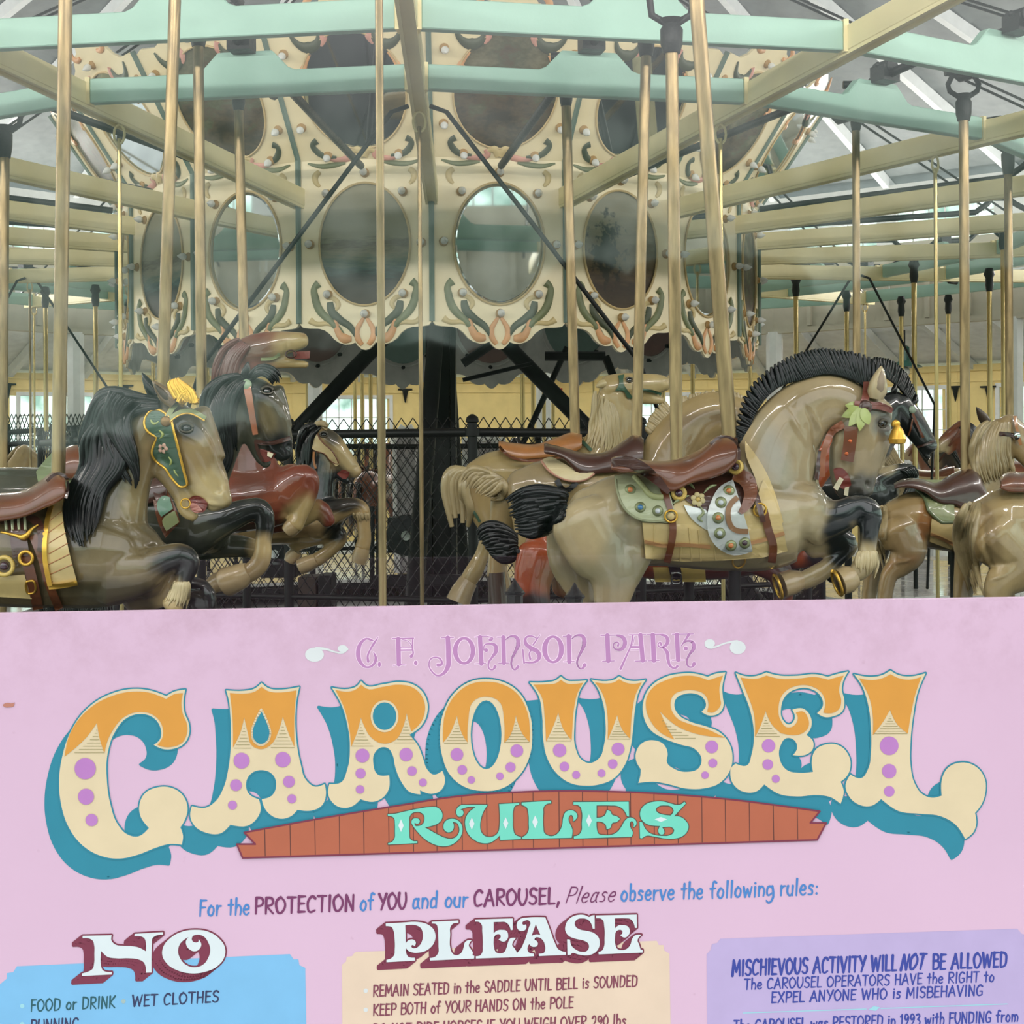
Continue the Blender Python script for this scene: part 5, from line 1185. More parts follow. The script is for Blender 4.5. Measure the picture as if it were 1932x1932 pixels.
# saddle
S.saddle("1153,868 1170,863 1215,872 1262,873 1300,862 1335,842 1352,826 1372,824 1392,830", "1153,886 1170,893 1205,890 1235,900 1262,930 1300,914 1340,905 1370,893 1393,868", .150, LEA)
S.strap('cantle_roll', "1154,874 1178,870 1205,880 1240,906 1262,930", (14,22,24,18,8), LEAD, push=.10, l=.14)
S.strap('pommel_edge', "1340,838 1356,826 1378,826 1392,840 1394,868", 5, LEAD, push=.12, l=.13)
S.patch('saddle_skirt', "1262,902* 1340,898* 1400,888* 1404,935 1384,975 1350,985 1310,955 1275,925", LEAD, push=.012, th=.01)
S.patch('skirt_tan', "1290,952* 1332,962* 1340,1000 1318,990 1300,972", SILV, push=.016, th=.006)
p = S.patch('sage_pad', "1159,898* 1200,893 1235,905 1262,925* 1272,960* 1272,980 1240,986 1205,982 1180,965 1165,935", SAGE, push=.010, th=.012)
for x, y, j in ((1189,924,1),(1208,957,0),(1241,964,3)): S.stud('jewel_setting', x, y, 10, mat('setting_olive', (130,136,96), .3, metal=.4, coat=.5), .5, p, push=.023); S.stud('jewel', x, y, 5, JEW[j], .9, p, push=.029)
S.cord('pad_braid', "1198,900 1215,920 1228,935 1250,938", 6, mat('braid_olive', (168,170,120), .4), push=.024, parent=p)
S.cord('pad_rim', "1162,905 1170,945 1190,972 1225,984 1262,982", 2.4, mat('rim_sage', (150,152,118), .4), push=.023, parent=p)
c = S.patch('blanket', "1212,986* 1262,988* 1275,940* 1420,960* 1440,905* 1462,940 1478,1000* 1486,1040* 1440,1052* 1360,1058* 1290,1060* 1218,1054*", CLOTH, push=.005, th=.010, step=11)
for q in ("1216,1022* 1250,1030* 1290,1028* 1340,1032*", "1415,1025* 1445,1018* 1480,1006*"): S.strap('blanket_stripe', q, 7, mat('stripe_brown', (176,128,84), .4), push=.013, parent=c)
for q in ("1235,990 1232,1055", "1300,995 1305,1058", "1318,1000 1322,1058", "1345,1010 1350,1056", "1285,1030 1283,1058"): S.cord('pleat', q, 1.8, CLOTH, push=.017, parent=c)
sp = S.patch('silver_pad', "1383,905* 1362,915 1342,945 1334,985 1340,1015 1360,1038 1385,1048 1420,1040* 1412,1000* 1400,960*", SILV, push=.024, th=.012)
for x, y, j in ((1375,926,1),(1360,948,3),(1355,977,1),(1358,1006,3),(1379,1029,1),(1405,1024,2)): S.stud('jewel_setting', x, y, 10.5, mat('setting_olive', (130,136,96), .3, metal=.4, coat=.5), .5, sp, push=.037); S.stud('jewel', x, y, 5, JEW[j], .9, sp, push=.043)
S.strap('pad_arc', "1392,938 1378,952 1374,975 1384,998 1412,1003", 10, mat('arc_brown', (138,100,66), .4), push=.034, parent=sp)
S.strap('stirrup_fender', "1384,895 1408,905 1416,925 1410,950 1396,968", (22,30,26,20,8), LEA, push=.034)
S.strap('stirrup_strap', "1396,888 1412,905 1425,930 1434,960 1440,985", (14,12,10,10,10), LEAD, push=.030)
S.strap('girth', "1441,962 1450,1000 1459,1030 1456,1062", 15, LEA, push=.016); S.strap('girth', "1267,970 1270,1000 1266,1030 1258,1062", 13, LEA, push=.018)
S.strap('girth_upper', "1250,918 1258,940 1266,965", (14,12,10), LEA, push=.018)
for x, y, r in ((1388,881,14.5),(1281,931,14.5)):
    d = S.stud('rosette', x, y, r, YEL2, .5, push=.05 if y < 900 else .028, prof=[(1,-.2),(1,.2),(.85,.35),(.6,.3),(.5,.2)]); S.stud('rosette_jewel', x, y, r*.5, JEW[2], .9, d, push=.055 if y < 900 else .034)
for x, y, r in ((1434,962,11.5),(1266,974,11)):
    p0, nn, ok = S.hit(x, y, .03, .03); nn = Vector((0,-1,0)); R = S.m(r, x); mb = MB(); mb.tube([p0+Vector((math.cos(a)*R, 0, math.sin(a)*R)) for a in np.linspace(0, 2*PI, 25)], R*.17, 8); g = S.part('ring', mb, GOLD, 60); S.stud('ring_button', x, y, r*.6, CLOTH, .5, g, push=.03)
bk = S.cord('buckle', "1384,1052 1404,1050 1402,1068 1386,1070", 1.8, GOLD, push=.012, closed=True)
f = S.stud('flower', 1317,942, 4, YEL2, .8, push=.03)
for a in range(6):
    S.stud('petal', 1317+9*math.cos(a*PI/3+.3), 942+9*math.sin(a*PI/3+.3), 5, mat('petal_buff', (196,180,130), .4), .4, f, push=.026)
for q in ("1300,935 1285,940 1270,950", "1328,930 1340,918 1352,915", "1310,922 1300,912 1290,915", "1320,955 1328,968 1318,978 1326,984"): S.cord('scrollwork', q, 2.2, OLIVE, push=.026, rad=(1,2.6,3,1))
# breast collar, bridle
S.patch('breast_collar', "1406,832* 1420,850 1440,880 1462,930 1478,985* 1462,1000* 1442,960 1424,900 1406,850", CLOTH, push=.004, th=.008)
S.strap('cheek_strap', "1606,805 1603,840 1598,870", (26,24,24), LEA, push=.012); S.stud('brass_stud', 1604,832,4,mat('copper',(206,110,70),.25,metal=.8),.6,push=.018); S.stud('brass_stud', 1597,856,4,mat('copper',(206,110,70),.25,metal=.8),.6,push=.018)
S.strap('jaw_strap', "1592,800 1572,812 1560,835 1552,870 1552,900", (16,14,12,10,10), mat('leather_red', (158,96,66), .35, var=.3, coat=.5), push=.006)
S.strap('rein', "1548,850 1544,880 1540,905", 9, LEAD, push=.004)
S.strap('poll_strap', "1634,720 1634,745 1628,768", (10,14,18), PINKL, push=.012); S.strap('brow_band', "1612,760 1640,764 1660,766 1684,775", (8,14,14,10), PINKL, push=.012)
h = S.stud('head_rosette', 1632,768,13, LEAD, .6, push=.014)
for i, a in enumerate((190,158,128,98,70)):
    a = math.radians(a); x0, y0 = 1628, 770; L_ = 44 if i in (1,2,3) else 34; x1, y1 = x0+math.cos(a)*L_, y0+math.sin(a)*L_
    nx, ny = -math.sin(a)*10, math.cos(a)*10; xm, ym = (x0+x1)/2, (y0+y1)/2
    S.patch('leaf', "%f,%f %f,%f %f,%f* %f,%f" % (x0, y0, xm+nx, ym+ny, x1, y1, xm-nx, ym-ny), LEAF, push=.010+.003*i, th=.006, parent=h, step=7)
S.patch('mouth', "1572,885* 1585,882 1600,895 1606,915* 1598,925* 1585,920 1577,905", MOUTH, push=.001, th=.003); S.patch('tooth', "1572,920* 1584,900* 1592,904* 1580,926*", TEETH, push=.004, th=.005); S.patch('tooth', "1594,920* 1602,918* 1600,936* 1592,934*", TEETH, push=.004, th=.005)
g = S.stud('forelock_ornament', 1690,800,8, GOLD, .6, push=.02)
mb = MB(); P0 = S.P(1693, 822, .06); R = S.m(16, 1690); mb.lathe([(R*.3, R*1.2), (R*.7, R*.6), (R*1.05, -R*.4), (R*.9, -R*.9), (R*.2, -R)], P0, n=12); S.part('gold_bell', mb, GOLD, 30, g)
S.locks('tail', "1072,932 1030,922 985,924 952,945", "1062,975 1035,1000 1000,1012 975,1008", 34, 8.5, HAIRK, l=.0, seed=5, wave=1.5)
for pts in ([(1612,1086,20,.08),(1600,1092,26,.08),(1585,1098,25,.08),(1577,1101,20,.08)], [(1512,1094,18,-.02),(1495,1098,24,-.02),(1476,1104,24,-.02),(1464,1108,19,-.02)]):
    ho = S.hoof(pts[:3], HOOFT); x, y, r, l = pts[2]; x3, y3 = pts[3][:2]
    # gilded shoe seen from below
    a = S.P(x, y, l); b = S.P(x3, y3, l); ax = (b-a).normalized(); u_ = ax.cross(S.n).normalized(); R = S.m(r, x)
    mb = MB(); mb.tube([b*.7+a*.3+u_*math.cos(t)*R*.95+S.n*math.sin(t)*R*.7 for t in np.linspace(.2, 2*PI-.2, 20)], R*.13, 8); S.part('horseshoe', mb, GOLD, 50, ho)
    mb = MB(); mb.lathe([(R*.85, 0), (R*.6, R*.12), (.001, R*.15)], a*.5+b*.5, axis=ax, n=16); S.part('sole', mb, HOOFK, 50, ho)
S.locks('fetlock_hair', "1622,1040 1616,1058 1618,1082", "1652,1040 1656,1060 1650,1092", 12, 4.5, mat('hair_cream', (206,186,142), .35, coat=.4), seed=9)
S.hanger(1313,-60)
# ---------------------------------------------------------------- left outer stallion, brown with green gilded bridle
HC_ = Horse('carousel_horse', 'brown outer stallion with long black mane, green gilded bridle and gold forelock', 112, 4.32, math.radians(-8))
HC_.body([
 [(-190,1040,80,.9),(-100,1045,92,.95),(20,1050,96,1),(110,1050,98,1),(190,1050,98,.95),(250,1062,82,.9),(285,1075,58,.8)],
 [(185,1010,98,.75),(205,935,78,.66),(232,870,64,.62),(262,815,54,.62),(298,790,44,.65)],
 [(302,786,40,.75),(328,812,56,.64),(352,848,56,.6),(376,886,48,.56),(398,922,38,.58),(410,946,26,.62)],
 [(378,782,22,.9),(398,820,15,1),(412,862,14,1)],
 [(414,930,22,1.1),(424,948,16,1.2)],
 [(318,880,34,.6),(334,912,24,.55),(345,940,18,.55),(352,962,16,.6),(366,974,12,.6)],
 [(205,1080,62,.7,.06),(262,1078,46,.7,.09),(305,1060,32,.75,.10),(340,1050,26,.8,.10),(356,1062,22,.85,.10),(348,1090,17,.85,.10),(338,1120,16,.85,.10),(326,1142,22,.8,.10)],
 [(260,1110,50,.7,-.06),(330,1112,30,.7,-.06),(378,1118,26,.8,-.06),(385,1145,24,.8,-.06)],
], (112,96,68), paints=[
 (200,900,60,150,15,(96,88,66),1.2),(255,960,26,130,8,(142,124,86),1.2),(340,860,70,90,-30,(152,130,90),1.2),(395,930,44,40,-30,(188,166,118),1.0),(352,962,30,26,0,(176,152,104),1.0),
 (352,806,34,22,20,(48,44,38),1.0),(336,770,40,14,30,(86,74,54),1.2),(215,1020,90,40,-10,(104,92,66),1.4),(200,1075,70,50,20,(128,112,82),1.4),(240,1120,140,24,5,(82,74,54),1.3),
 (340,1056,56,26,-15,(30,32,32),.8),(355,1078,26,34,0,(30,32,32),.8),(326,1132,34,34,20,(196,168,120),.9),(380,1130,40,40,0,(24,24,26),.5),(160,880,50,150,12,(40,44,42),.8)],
 dents=[(414,926,7,5,-60,-.012),(350,822,30,8,30,.004),(380,880,8,50,-25,-.005),(395,840,6,40,-22,.005),(318,880,10,44,-30,-.006),(250,1010,8,60,-25,-.006),(225,1000,50,7,20,-.006),(268,1040,40,7,-20,-.006),(400,950,20,5,10,.006),(385,975,14,4,0,-.006)], vox=.0055, sm=4)
h = HC_
h.patch('mouth', "354,944* 364,936 380,938 392,950* 384,966 368,964", MOUTH, push=.001, th=.004); h.patch('tongue', "360,950 372,952 382,964* 372,968 360,960", mat('tongue_pink', (176,110,96), .3, coat=.5), push=.004, th=.006)
h.eye(352,808,10); h.ear(330,762,287,718,30,mat('ear_brown', (120,98,72), .3, coat=.6),.05,mat('ear_inner_dark', (70,58,46), .4)); h.ear(292,748,268,703,22,HAIRK,-.02)
h.locks('mane', "298,752 252,747 214,731 184,742 172,775 152,810 146,842 160,866", "300,770 262,774 226,792 206,822 216,862 245,900 256,921", 22, 8.5, HAIRK, l=.03, push=.012, wave=1.5, seed=2)
h.locks('mane_lower', "176,800 152,835 164,872 138,912 122,962 128,1002 148,1042", "226,815 240,850 236,882 216,904 192,934 184,985 172,1010", 20, 8.5, HAIRK, l=.04, push=.008, wave=1.5, seed=4)
h.locks('mane_over', "210,738 196,772 206,812 228,852 250,882 256,924", "268,762 240,782 246,822 256,862 263,900 258,926", 14, 7, HAIRK, l=.05, push=.024, wave=1.5, seed=6)
h.locks('forelock', "332,752 322,735 318,722 328,714", "372,762 366,740 350,724 336,712", 9, 5.5, GOLD, l=.05, push=.012, seed=8, rad=(1,1,.9,.6,.2))
h.locks('forelock', "336,758 345,742 358,735 372,744", "342,764 352,752 364,748 376,756", 5, 5, GOLD, l=.05, push=.014, seed=8, rad=(1,1,.9,.6,.2))
g = h.patch('cheek_shield', "312,780* 292,772 276,784 272,802 280,816 297,825* 290,840 286,856 296,872 312,884 322,900 341,921* 355,918* 346,886 336,845 326,806 322,790", DGRN, push=.008, th=.008)
h.cord('shield_rim', "312,780 292,772 276,784 272,802 280,816 297,825* 290,840 286,856 296,872 312,884 322,900 341,921* 355,918* 346,886 336,845 326,806 322,790", 2.6, GOLD, push=.016, closed=True, parent=g)
for a in range(5): h.stud('petal', 308+6*math.cos(a*1.257), 846+6*math.sin(a*1.257), 4.2, mat('petal_pink', (200,160,140), .4), .5, g, push=.016)
for q in ("300,795 290,800 284,792", "300,812 308,820 300,828", "318,862 324,872 318,880", "326,880 332,892 338,900"): h.cord('vine', q, 2.4, LEAF, push=.016, parent=g, rad=(1,3,1))
h.strap('crown_strap', "314,790 330,765 350,753 374,757", (9,10,10,9), OLIVE, push=.012); h.cord('strap_edge', "312,786 328,761 350,749 376,754", 2, GOLD, push=.018)
h.strap('brow_strap', "318,792 336,779 358,775 388,789", 8, OLIVE, push=.014); h.cord('strap_edge', "320,797 337,784 358,780 386,794", 2, GOLD, push=.020)
h.stud('rosette', 313,795,10, mat('rosette_bronze', (140,108,64), .35, metal=.5), .6, push=.02)
p0, nn, ok = h.hit(350,950,.03,.012); R = h.m(9, 350); mb = MB(); mb.tube([p0+Vector((math.cos(a)*R, 0, math.sin(a)*R)) for a in np.linspace(0, 2*PI, 21)], R*.16, 7); h.part('bit_ring', mb, GOLD, 60)
h.saddle("-150,905 -80,930 0,934 50,927 84,906 106,892 124,899", "-150,960 -80,985 0,985 50,975 84,960 108,950 124,938", .165, LEA)
h.strap('saddle_edge', "0,985 50,975 70,985 78,1010 74,1040", (10,14,16,14,8), LEAD, push=.02); h.strap('pommel_edge', "88,908 108,894 124,900 128,920 124,940", 6, LEAD, push=.15, l=.15)
b = h.patch('blanket_strip', "124,912* 100,950 84,1000 82,1050 92,1112* 146,1100* 128,1030 118,965", CLOTH, push=.008, th=.012)
h.strap('gilt_border', "122,916 98,952 86,1000 84,1050 94,1106", 9, GOLD, push=.020, parent=b); h.strap('gilt_border', "92,1108 120,1105 146,1100", 9, GOLD, push=.022, parent=b)
for i in range(6): h.cord('quilt_line', "%d,%d %d,%d" % (92, 985+i*20, 116+i*4, 965+i*20), 1.1, LEAT, push=.020, parent=b)
h.patch('girth_pad', "-20,1090* 46,1084* 60,1130* -20,1125*", CLOTH, push=.006)
h.strap('girth', "22,975 42,1030 58,1085 72,1150", 20, LEA, push=.012); h.strap('girth', "62,1010 78,1050 92,1100 112,1150", 16, LEA, push=.012); h.strap('fender', "30,960 34,1010 40,1050", 32, LEAD, push=.02)
for q in ("0,972* 30,962 66,956*", "2,1004 30,1010 45,1014 60,998 72,990"): h.cord('gilt_scroll', q, 3, GOLD, push=.034, rad=(2,3,6,3,1.5))
for x in (10, 22, 34, 46): h.cord('fringe', "%d,968 %d,1000" % (x, x+2), 2.6, SAGE, push=.03)
for x, y, r, m_ in ((49,1053,12,GOLD),(8,1068,16,YEL2)):
    p0, nn, ok = h.hit(x, y, .03, .03); R = h.m(r, x); mb = MB(); mb.tube([p0+Vector((math.cos(a)*R, 0, math.sin(a)*R)) for a in np.linspace(0, 2*PI, 23)], R*.26, 8); h.part('ring', mb, m_, 60)
h.cord('buckle', "50,1098 64,1096* 66,1118 52,1120*", 2, GOLD, push=.022, closed=True)
h.stud('jewel', 8,1068,8, JEW[2], .7, push=.03)
h.pole(124,-30,110,893,26); h.shaft(100,1140)
h.locks('fetlock_hair', "330,1098 322,1118 306,1146", "356,1098 356,1122 352,1148", 12, 4.5, mat('hair_cream', (206,186,142), .35, coat=.4), l=.1, seed=9)

# ---------------------------------------------------------------- second row, left : black-maned dark horse
h = Horse('carousel_horse', 'dark horse with black mane and open mouth right behind the brown outer stallion', 303, 5.05, math.radians(-8))
h.body([
 [(-70,965,66,.9),(0,960,78,.95),(100,958,76,1),(200,962,76,1),(290,975,80,1),(350,985,76,.95),(400,995,54,.8)],
 [(330,965,78,.72),(368,905,62,.64),(400,845,52,.62),(428,785,46,.62),(448,745,38,.65)],
 [(455,742,38,.72),(486,760,44,.66),(508,790,38,.62),(522,822,30,.6),(530,845,25,.64),(536,858,18,.7)],
 [(522,738,16,.9),(537,770,9,1),(545,805,7,1)],
 [(472,800,30,.55),(484,835,20,.55),(493,860,15,.6),(503,876,10,.7)],
 [(370,1000,50,.7,.06),(420,982,32,.7,.09),(462,965,24,.75,.09),(490,962,22,.8,.09),(500,985,19,.85,.09),(497,1020,16,.85,.09),(495,1048,18,.85,.09),(486,1068,19,.8,.09),(466,1084,18,.8,.09)],
 [(330,1030,44,.7,-.06),(380,1030,28,.7,-.06),(450,1030,22,.8,-.06),(500,1040,16,.8,-.06)],
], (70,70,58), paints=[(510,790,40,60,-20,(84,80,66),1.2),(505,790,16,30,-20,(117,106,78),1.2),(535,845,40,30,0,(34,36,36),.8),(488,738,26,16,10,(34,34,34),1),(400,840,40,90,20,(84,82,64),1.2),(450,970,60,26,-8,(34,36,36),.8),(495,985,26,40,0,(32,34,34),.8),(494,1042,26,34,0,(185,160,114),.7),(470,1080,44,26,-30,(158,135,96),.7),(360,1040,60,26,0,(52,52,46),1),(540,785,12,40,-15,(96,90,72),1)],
 dents=[(545,842,6,5,0,-.008),(505,800,8,34,-20,-.005),(540,790,5,40,-14,.004),(470,800,7,34,-20,-.005)], vox=.0062, sm=4)
h.eye(504,738,9); h.ear(462,712,468,682,18,HAIRK,.03)
h.patch('mouth', "490,846* 504,850 520,856* 512,868 498,872", MOUTH, push=.002, th=.003); h.patch('tooth', "505,852* 516,856* 512,864* 504,860*", TEETH, push=.004, th=.005)
h.locks('mane', "450,708 420,712 398,725 384,750 380,790 388,830 398,862", "480,712 462,722 448,745 440,780 444,820 448,850", 24, 7.5, HAIRK, l=.03, push=.012, wave=1.5, seed=12)
h.locks('mane_lower', "392,780 382,820 390,860 380,900 372,930", "440,790 432,830 436,870 420,900 410,925", 14, 7, HAIRK, l=.03, push=.006, wave=1.5, seed=13)
h.locks('forelock', "470,706 490,690 510,692 528,706 532,720", "474,718 488,706 502,708 512,722 516,732", 10, 4.5, HAIRK, l=.04, push=.010, seed=14)
h.strap('cheek_strap', "462,705 468,740 474,775 482,820", (12,14,12,10), mat('leather_apricot', (176,110,80), .35, var=.2, coat=.5), push=.010); h.stud('rosette', 464,726,11, mat('rosette_pale', (150,170,140), .3, coat=.6), .5, push=.014)
h.strap('noseband', "480,832 500,836 525,833 548,826", 8, LEAD, push=.008); h.strap('bit_strap', "482,832 486,850 496,870", 6, LEAD, push=.008)
h.saddle("150,915 200,925 250,915 290,890 315,892", "150,950 200,960 250,955 290,950 315,935", .15, LEAD)
h.saddle("112,868 125,848 150,843 170,860 180,890", "112,900 125,905 150,905 170,905 180,905", .12, LEA, name='cantle')
h.patch('blanket', "68,890* 85,868 110,850 125,880 150,905* 190,950* 120,960 80,930", mat('blanket_green', (128,140,104), .35, var=.15, coat=.5), push=.008)
h.patch('breast_panels', "286,900* 300,905 318,930* 332,960 340,985* 312,1015* 300,990 290,950", LEA, push=.016)
for q, m_ in (("296,950 310,935 320,938* 326,960* 304,975*", mat('panel_teal', (96,136,112), .35, coat=.5)), ("306,982 330,964* 338,985* 314,1002*", OLIVE), ("290,925 305,915* 316,930* 296,946*", LEAD)): h.patch('panel', q, m_, push=.028)
h.pole(331,-30,302,885,23); h.shaft(290,1050)
ho = h.hoof([(470,1078,18,.09),(456,1086,24,.09),(428,1098,28,.09),(420,1102,24,.09)], HOOFT); h.hoof([(430,1090,16,-.05),(412,1098,20,-.05),(398,1106,16,-.05)], HOOFT)
h.hanger(331,-70)

# ---------------------------------------------------------------- third row, left : red-brown horse, head thrown up
h = Horse('carousel_horse', 'red-brown horse with pale muzzle thrown up, above the dark horse', 380, 5.94, math.radians(-9))
h.body([
 [(180,960,50,.9),(260,955,58,1),(360,955,62,1),(450,945,60,1),(520,935,58,.9),(560,915,44,.8)],
 [(480,920,60,.7),(470,850,44,.62),(452,780,36,.6),(440,710,30,.6),(445,675,24,.7)],
 [(445,672,24,.75),(480,660,30,.66),(520,650,26,.62),(552,645,20,.65),(572,642,15,.8)],
 [(480,680,22,.6),(520,683,14,.55),(555,686,9,.6),(578,688,7,.8)],
 [(540,935,44,.7,.05),(570,905,32,.75,.07),(582,915,22,.8,.07),(578,945,17,.85,.07),(566,972,15,.85,.07),(556,990,18,.85,.07)],
 [(500,970,40,.7,-.05),(560,975,24,.7,-.05),(600,960,20,.8,-.05),(620,985,14,.8,-.05)],
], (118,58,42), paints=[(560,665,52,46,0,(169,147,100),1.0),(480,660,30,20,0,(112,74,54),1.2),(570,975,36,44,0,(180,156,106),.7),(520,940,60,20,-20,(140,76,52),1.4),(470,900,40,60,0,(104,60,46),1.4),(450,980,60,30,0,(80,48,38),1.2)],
 dents=[(572,632,5,4,0,-.008),(500,668,30,4,-10,.004),(540,660,5,16,0,-.006)], vox=.0066, sm=4)
h.eye(452,660,6); h.ear(440,668,424,648,14,LEAD,.03)
h.strap('bridle', "492,678 520,674 528,668", 6, OLIVE, push=.006); p0, nn, ok = h.hit(549,668,.03,.01); R = h.m(10, 549); mb = MB(); mb.tube([p0+Vector((math.cos(a)*R, 0, math.sin(a)*R*.7)) for a in np.linspace(0, 2*PI, 19)], R*.16, 6); h.part('bit_ring', mb, LEAD, 60)
h.locks('mane', "450,640 425,655 405,690 398,730", "470,652 450,680 440,720 430,760", 12, 6, mat('hair_chestnut', (96,48,40), .35, coat=.5), l=.03, push=.006, seed=21)
h.patch('mouth', "552,664* 585,662* 584,676* 556,678*", MOUTH, push=0, th=.002)
h.pole(374,78,382,900,20.5); h.shaft(380,1010); h.hanger(374,74)
h.hoof([(556,990,16,.07),(548,998,16,.07),(542,1004,13,.07)], HOOFT)

# ---------------------------------------------------------------- inner row, left : pinto with black neck
h = Horse('carousel_horse', 'small cream and black pinto horse prancing in front of the chain link fence', 465, 6.66, math.radians(-10))
h.body([
 [(320,985,46,.9),(400,980,52,1),(480,975,54,1),(550,975,52,1),(600,975,46,.9),(625,965,34,.8)],
 [(580,950,52,.7),(590,900,42,.62),(596,860,34,.6),(598,835,28,.65)],
 [(598,826,27,.72),(622,842,28,.66),(644,864,22,.62),(662,882,17,.64),(672,892,13,.7)],
 [(606,850,22,.6),(628,880,13,.55),(645,900,9,.6),(656,908,7,.7)],
 [(590,985,36,.7,.05),(630,965,24,.75,.06),(664,955,17,.8,.06),(683,962,15,.8,.06),(686,990,13,.85,.06),(688,1015,13,.85,.06),(684,1032,15,.8,.06)],
 [(560,1005,36,.7,-.03),(600,1005,24,.75,-.03),(635,1005,17,.8,-.03),(640,1020,14,.85,-.03),(618,1042,13,.85,-.03),(598,1056,14,.8,-.03)],
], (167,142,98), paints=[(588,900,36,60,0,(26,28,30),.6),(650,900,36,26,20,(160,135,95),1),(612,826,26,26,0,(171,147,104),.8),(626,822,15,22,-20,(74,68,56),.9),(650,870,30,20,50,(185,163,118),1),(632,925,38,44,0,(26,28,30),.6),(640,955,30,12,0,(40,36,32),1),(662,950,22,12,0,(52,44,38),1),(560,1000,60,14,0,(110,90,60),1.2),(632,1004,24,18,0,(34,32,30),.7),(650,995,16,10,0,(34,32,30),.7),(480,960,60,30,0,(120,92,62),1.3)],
 dents=[(672,882,4,3,0,-.006),(640,850,4,24,-50,.003)], vox=.0068, sm=4)
h.eye(611,820,6); h.ear(588,806,574,800,15,HAIRT,.03)
h.locks('mane', "590,798 574,806 564,830 560,870 566,900", "604,806 592,820 586,845 582,880", 14, 5, HAIRB, l=.03, push=.008, seed=31)
h.locks('forelock', "592,800 606,796 616,800 622,806", "594,806 606,804 612,808 616,812", 6, 3.5, HAIRT, l=.03, push=.006, seed=32)
g = h.patch('bridle_shield', "594,812* 584,826 586,842 598,852 612,856 622,868* 634,880* 640,876* 628,852 610,836 602,826", mat('shield_cream', (206,184,136), .35, coat=.6), push=.006, th=.005)
h.cord('shield_rim', "594,812 584,826 586,842 598,852 612,856 622,868* 634,880* 640,876* 628,852 610,836 602,826", 1.3, LEA, push=.010, closed=True, parent=g)
h.patch('mouth', "636,894* 648,886 660,892* 652,904", MOUTH, push=.001, th=.002); h.strap('throat_strap', "592,852 592,870 596,884", 4, LEAT, push=.006)
h.locks('cuff_leaves', "668,968 672,985", "694,968 696,985", 6, 4, HAIRT, l=.06, seed=3)
h.pole(450,196,466,880,18.5); h.shaft(465,1030); h.hanger(450,196,.9)
h.hoof([(684,1034,14,.06),(680,1050,16,.06),(676,1062,13,.06)], HOOFT); h.hoof([(598,1056,13,-.03),(580,1064,16,-.03),(566,1070,15,-.03)], HOOFT); h.hoof([(560,1040,12,-.05),(550,1052,14,-.05),(546,1060,11,-.05)], HOOFT)

# ---------------------------------------------------------------- second row, right : sorrel behind the buff stallion
h = Horse('carousel_horse', 'glossy sorrel horse mostly hidden behind the buff stallion, black tail showing', 1276, 5.12, math.radians(10.5))
h.body([
 [(1022,1040,46,.8),(1085,1028,62,.95),(1180,1028,62,1),(1280,1035,60,1),(1380,1030,62,1),(1450,1020,54,.9),(1490,1010,40,.8)],
 [(1018,1050,44,.55,.05),(1005,1100,36,.5,.06),(1015,1150,24,.6,.06)],
 [(1075,1060,40,.6,-.04),(1070,1110,30,.6,-.04)],
 [(1450,980,56,.7),(1500,920,44,.6),(1545,870,36,.6),(1590,850,30,.6)],
 [(1590,850,30,.7),(1612,880,22,.6),(1625,905,14,.6)],
 [(1440,1050,42,.7,.05),(1470,1080,26,.8,.07),(1478,1110,22,.8,.07),(1474,1150,16,.8,.07)],
 [(1490,1040,36,.7,-.05),(1560,1050,22,.8,-.05),(1575,1090,16,.8,-.05)],
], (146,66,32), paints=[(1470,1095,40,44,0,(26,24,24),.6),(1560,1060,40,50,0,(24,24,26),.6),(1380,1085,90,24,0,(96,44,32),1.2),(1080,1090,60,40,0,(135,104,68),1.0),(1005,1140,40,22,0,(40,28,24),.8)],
 dents=[(1010,1060,8,40,10,.006)], vox=.0068, sm=4)
h.locks('tail', "975,1012 950,994 922,988 902,998 898,1012", "978,1040 965,1056 945,1058 925,1048", 24, 7.5, HAIRB, l=0, seed=41)
h.patch('blanket', "1232,1070* 1330,1070* 1332,1098* 1236,1098*", YEL2, push=.006); h.strap('girth', "1270,1060 1276,1090 1276,1112", 22, HAIRB, push=.014); h.cord('buckle', "1268,1082 1284,1082* 1284,1100 1268,1100*", 1.8, BEVM, push=.026, closed=True)
h.saddle("1200,960 1240,965 1270,955 1290,940", "1200,990 1240,995 1270,995 1290,980", .14, LEA)
h.pole(1267,80,1278,960,24); h.shaft(1300,1095); h.hanger(1267,84,1.15, .20)

# ---------------------------------------------------------------- third row, right : tan horse with cream roached mane
h = Horse('carousel_horse', 'tan horse with scalloped cream roached mane and dark brown saddle', 1202, 5.97, math.radians(11.5))
h.body([
 [(985,930,46,.8),(1030,925,58,.95),(1100,925,60,1),(1180,930,60,1),(1250,930,62,1),(1310,930,54,.9)],
 [(1255,900,64,.7),(1275,850,60,.62),(1310,805,54,.6),(1350,785,48,.6),(1385,790,44,.6)],
 [(1390,790,36,.7),(1430,840,34,.6),(1450,880,24,.6)],
 [(1000,945,42,.55,.05),(1000,1000,32,.5,.06),(985,1050,20,.6,.06),(990,1100,15,.7,.06)],
 [(960,950,36,.5,-.05),(945,1000,24,.5,-.05),(938,1040,17,.6,-.05),(935,1085,17,.7,-.05)],
], (154,132,91), paints=[(1330,790,70,14,-10,(120,100,72),1.2),(1300,850,60,60,0,(135,114,80),1.4),(1000,905,50,30,0,(145,127,96),1.3)], dents=[(1310,830,5,40,30,.004)], vox=.007, sm=4)
h.comb('mane', "1228,818 1244,800 1262,788 1290,778 1320,772 1360,768 1395,776 1415,790", "1218,806 1228,784 1248,762 1288,748 1318,740 1360,736 1398,744 1430,762", 46, 4.4, HAIRT, .018, lay=2)
